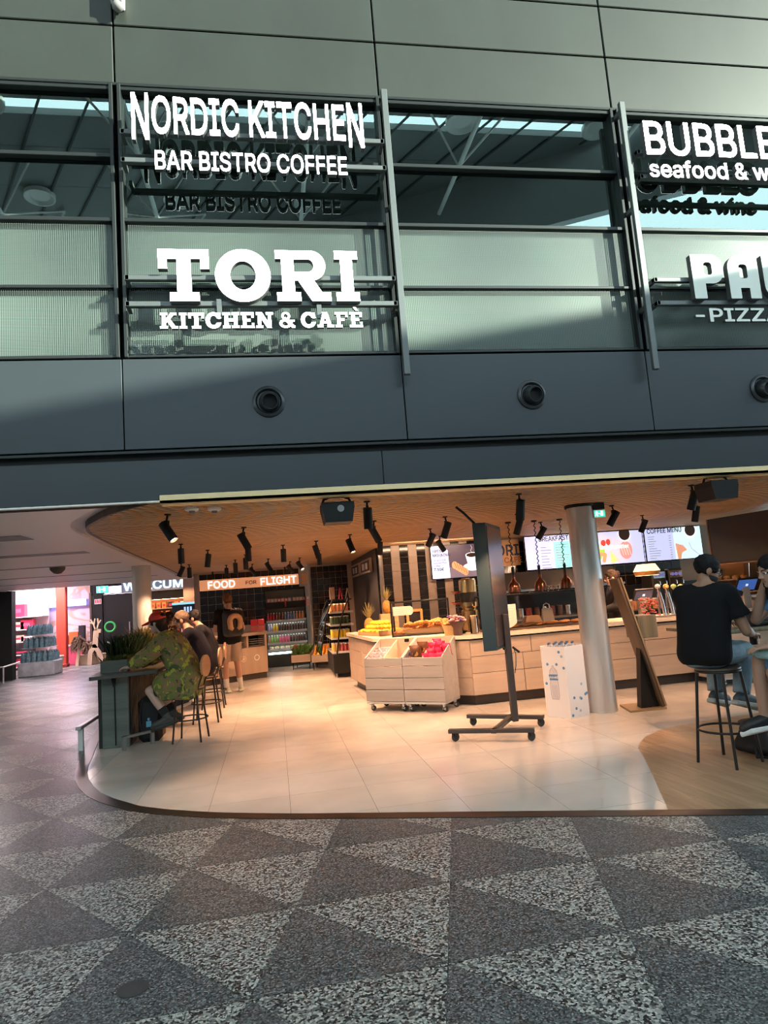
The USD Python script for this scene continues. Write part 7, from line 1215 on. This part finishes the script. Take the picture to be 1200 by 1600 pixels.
p = at_y(1173, 931, 9.4); t = thing('card_terminal', 'white card terminal on its stand below the bright blue till', 'terminal', (p[0], 9.3, HT)); part('base', B().rbox((-.05, -.05, 0), (.05, .05, p[2]-HT-.02), .01), MATS['till_grey'], t); part('keypad', B().rbox((-.12, -.08, p[2]-HT-.02), (.12, .08, p[2]-HT+.02), .01), M_WP, t)
# flowers, lamp, coffee gear
p = at_y(1012, 950, 8.9); t = thing('flower_pot', 'red and pink flowers in a dark pot on the counter beside the menu stand', 'flowers', (p[0], 8.88, HT)); part('pot', B().lathe([(0, 0), (.05, 0), (.065, .10), (.055, .10), (0, .09)], n=18), M_BLK, t, smooth=40); fb = B(); r = random.Random(2)
for i in range(46): a = r.random()*6.28; q = .12*r.random(); c = (q*math.cos(a), q*math.sin(a)-.02, .03+.25*r.random()); [fb.ball((c[0]+.015*math.cos(b_), c[1]+.015*math.sin(b_), c[2]), .016, 1, (1, 1, .6)) for b_ in (0, 2.1, 4.2)]
part('blossoms', fb, M('blossom', (.62, .14, .12), .6, noise=.5, nscale=25), t, kind='stuff'); sb = B()
for i in range(14): a = i*.45; sb.tube([(0, 0, .09), (.1*math.cos(a), .1*math.sin(a), .2+.004*i)], .003, 5)
part('stems', sb, M('stem_green', 0), t)
p = at_y(1010, 890, 11.2); t = thing('lamp', 'glowing cream drum lamp over the coffee machines', 'lamp', (p[0], 11.2, ZC)); z = p[2]-ZC; part('shade', B().lathe([(.20, z-.11), (.23, z-.02), (.16, z+.10), (.155, z+.10), (.225, z-.02), (.195, z-.11)], n=32), glow('lamp_shade', (1., .66, .38), 1.5), t, smooth=40); part('band', B().lathe([(.205, z-.10), (.232, z-.03)], n=32), M('lamp_band', (.6, .25, .06), .4), t); part('cord', B().cyl((0, 0, z+.1), (0, 0, 0), .006, n=6), M_BLK, t); part('bulb', B().ball((0, 0, z), .05, 2), glow('bulb', (1., .7, .4), 8.), t); spot_light(path_of(t)+'/light', (p[0], 11.2, p[2]-.13), (0, 0, -1), 20, 80, (1, .6, .35))
for k, (u, v, w, lab) in enumerate(((1030, 900, .29, 'chrome coffee machine with dark dials, left of two under the menu screens'), (1056, 898, .29, 'chrome coffee machine with dark dials, right of two under the menu screens'))):
    p = at_y(u, v, 11.35); z = p[2]-.92; t = thing('coffee_machine', lab, 'coffee machine', (p[0], 11.55, .92)); part('body', B().rbox((-w/2, -.2, 0), (w/2, .2, z+.12), .02), M('machine_dark', (.06, .05, .045), .3, .4), t); part('panel', B().rbox((-w*.42, -.215, z-.04), (w*.42, -.2, z+.08), .005), M_CHROME, t)
    for q in range(3): part('dial', B().cyl((-w*.25+w*.25*q, -.225, z+.02), (-w*.25+w*.25*q, -.215, z+.02), .03, n=14), glow('dial_blue', (.12, .13, .35), .8), t)
    part('spout', B().tube([(-.05, -.21, z-.08), (-.05, -.28, z-.1), (-.05, -.28, z-.16)], .012, 8).tube([(.08, -.21, z-.08), (.08, -.28, z-.1), (.08, -.28, z-.16)], .012, 8), M_CHROME, t)
pr = None; r = random.Random(31)
for k in range(22):
    u = 944+7*k if k < 12 else 1090+5.*(k-12); p = at_y(u, 930, 11.62); lab = f'small amber jar on the back bench behind the counter, {ORD[k]} from the left' ; kd = k % 2
    if u > 1110: continue
    if pr is None: pr = thing('jar', lab, 'jar', (p[0], 11.3, .92), 0, 'jars on the back bench'); part('body', B().lathe([(0, 0), (.045, 0), (.05, .13), (.03, .16), (0, .16)], n=16), M('jar_amber', (.50, .22, .10), .3, noise=.5, nscale=4), pr, smooth=40); part('lid', B().cyl((0, 0, .16), (0, 0, .185), .034, n=14), M_WP, pr)
    else: copy_of(pr, 'jar', lab, 'jar', (p[0], 11.3+.04*(k % 3), .92), 0, 'jars on the back bench')
# pastry shelf unit under the black board at the right edge
q0 = at_y(1112, 880, 10.6); q1 = at_y(1200, 872, 10.2); dv = q1-q0; dv[2] = 0; dv /= np.linalg.norm(dv); t = thing('pastry_shelf', 'lit wooden pastry shelves beneath the black board at the right edge', 'shelf', (q0[0], q0[1], 0), math.degrees(math.atan2(dv[1], dv[0]))); Ls = 2.2; part('back', B().box((0, .3, 0), (Ls, .33, 1.6)), M('shelf_warm', (.42, .22, .10), .5), t); part('base', B().box((0, 0, 0), (Ls, .3, .86)), M_TOE, t)
for z in (.90, 1.12, 1.34): part('shelf_board', B().rbox((0, -.02, z-.02), (Ls, .3, z), .004), M_OAK, t)
for x in (0, .55, 1.1, 1.65, Ls-.03): part('upright', B().box((x, 0, .86), (x+.03, .3, 1.6)), M('upright_brown', (.12, .07, .05), .4), t)
part('top_rail', B().tube([(.55, -.02, 1.36), (.57, -.03, 1.62), (1.05, -.03, 1.62), (1.08, -.02, 1.36)], .012, 8).tube([(1.13, -.02, 1.36), (1.15, -.03, 1.62), (1.62, -.03, 1.62), (1.65, -.02, 1.36)], .012, 8), M_CHROME, t); rect_light(path_of(t)+'/light', tuple(q0+dv*1.0+[-.2, -.45, 0]+np.array([0, 0, 1.75-q0[2]])), (.2, .6, -.7), 1.6, .1, 40., (1, .62, .34))
pr = {}; r = random.Random(17); nv = np.array([-dv[1], dv[0], 0])
for z, kinds in ((.90, ('berry', 'lime')), (1.12, ('gold', 'berry', 'lime')), (1.34, ('gold', 'white'))):
    for i in range(16):
        if i in (4, 8, 12): continue
        kd = kinds[(i//4) % len(kinds)]; pos = np.array([q0[0], q0[1], 0])+dv*(.09+.135*i)+nv*.12+[0, 0, z]; lab = f'{ORD[i]} from the left, {"low" if z < 1 else "middle" if z < 1.3 else "top"} lit shelf: '+{'gold': 'golden pastry', 'berry': 'dark red berry tart', 'lime': 'green topped tart', 'white': 'white wrapped roll'}[kd]+' under the black board'
        if kd not in pr: pr[kd] = thing('tart', lab, 'pastry', pos, 0, kd+' pastries on the lit shelves'); part('base', B().ball((0, 0, .035), .055, 2, (1, 1, .62)), {'gold': M_PAST, 'berry': M('berry', (.28, .03, .04), .4), 'lime': M('lime', (.28, .32, .06), .5), 'white': M_WP}[kd], pr[kd], smooth=True); part('paper_case', B().lathe([(0, 0), (.045, 0), (.058, .035)], n=18), M_TRAY, pr[kd])
        else: copy_of(pr[kd], 'tart', lab, 'pastry', pos, r.random()*360, kd+' pastries on the lit shelves')
# small wall cards above the case, and the square mirror frame in it
for k, (u, v) in enumerate(((615, 936), (637, 935), (657, 933), (676, 931), (695, 930))):
    p = at_y(u, v, 10.35); t = thing('price_holder', f'small pale price card on a thin stem above the pastry case, number {k+1} from the left', 'price card', (p[0], 10.35, HT)) if False else None
p = at_y(648, 962, 10.25); t = thing('picture_frame', 'orange wooden frame standing behind the glass pastry case', 'frame', (p[0], 10.25, HT)); part('frame', B().rbox((-.13, 0, 0), (-.09, .03, .36), .004).rbox((.09, 0, 0), (.13, .03, .36), .004).rbox((-.09, 0, .32), (.09, .03, .36), .004).rbox((-.09, 0, 0), (.09, .03, .04), .004), M('frame_orange', (.60, .25, .08), .5), t); part('backing', B().box((-.09, .02, .04), (.09, .03, .32)), M_BLK, t)
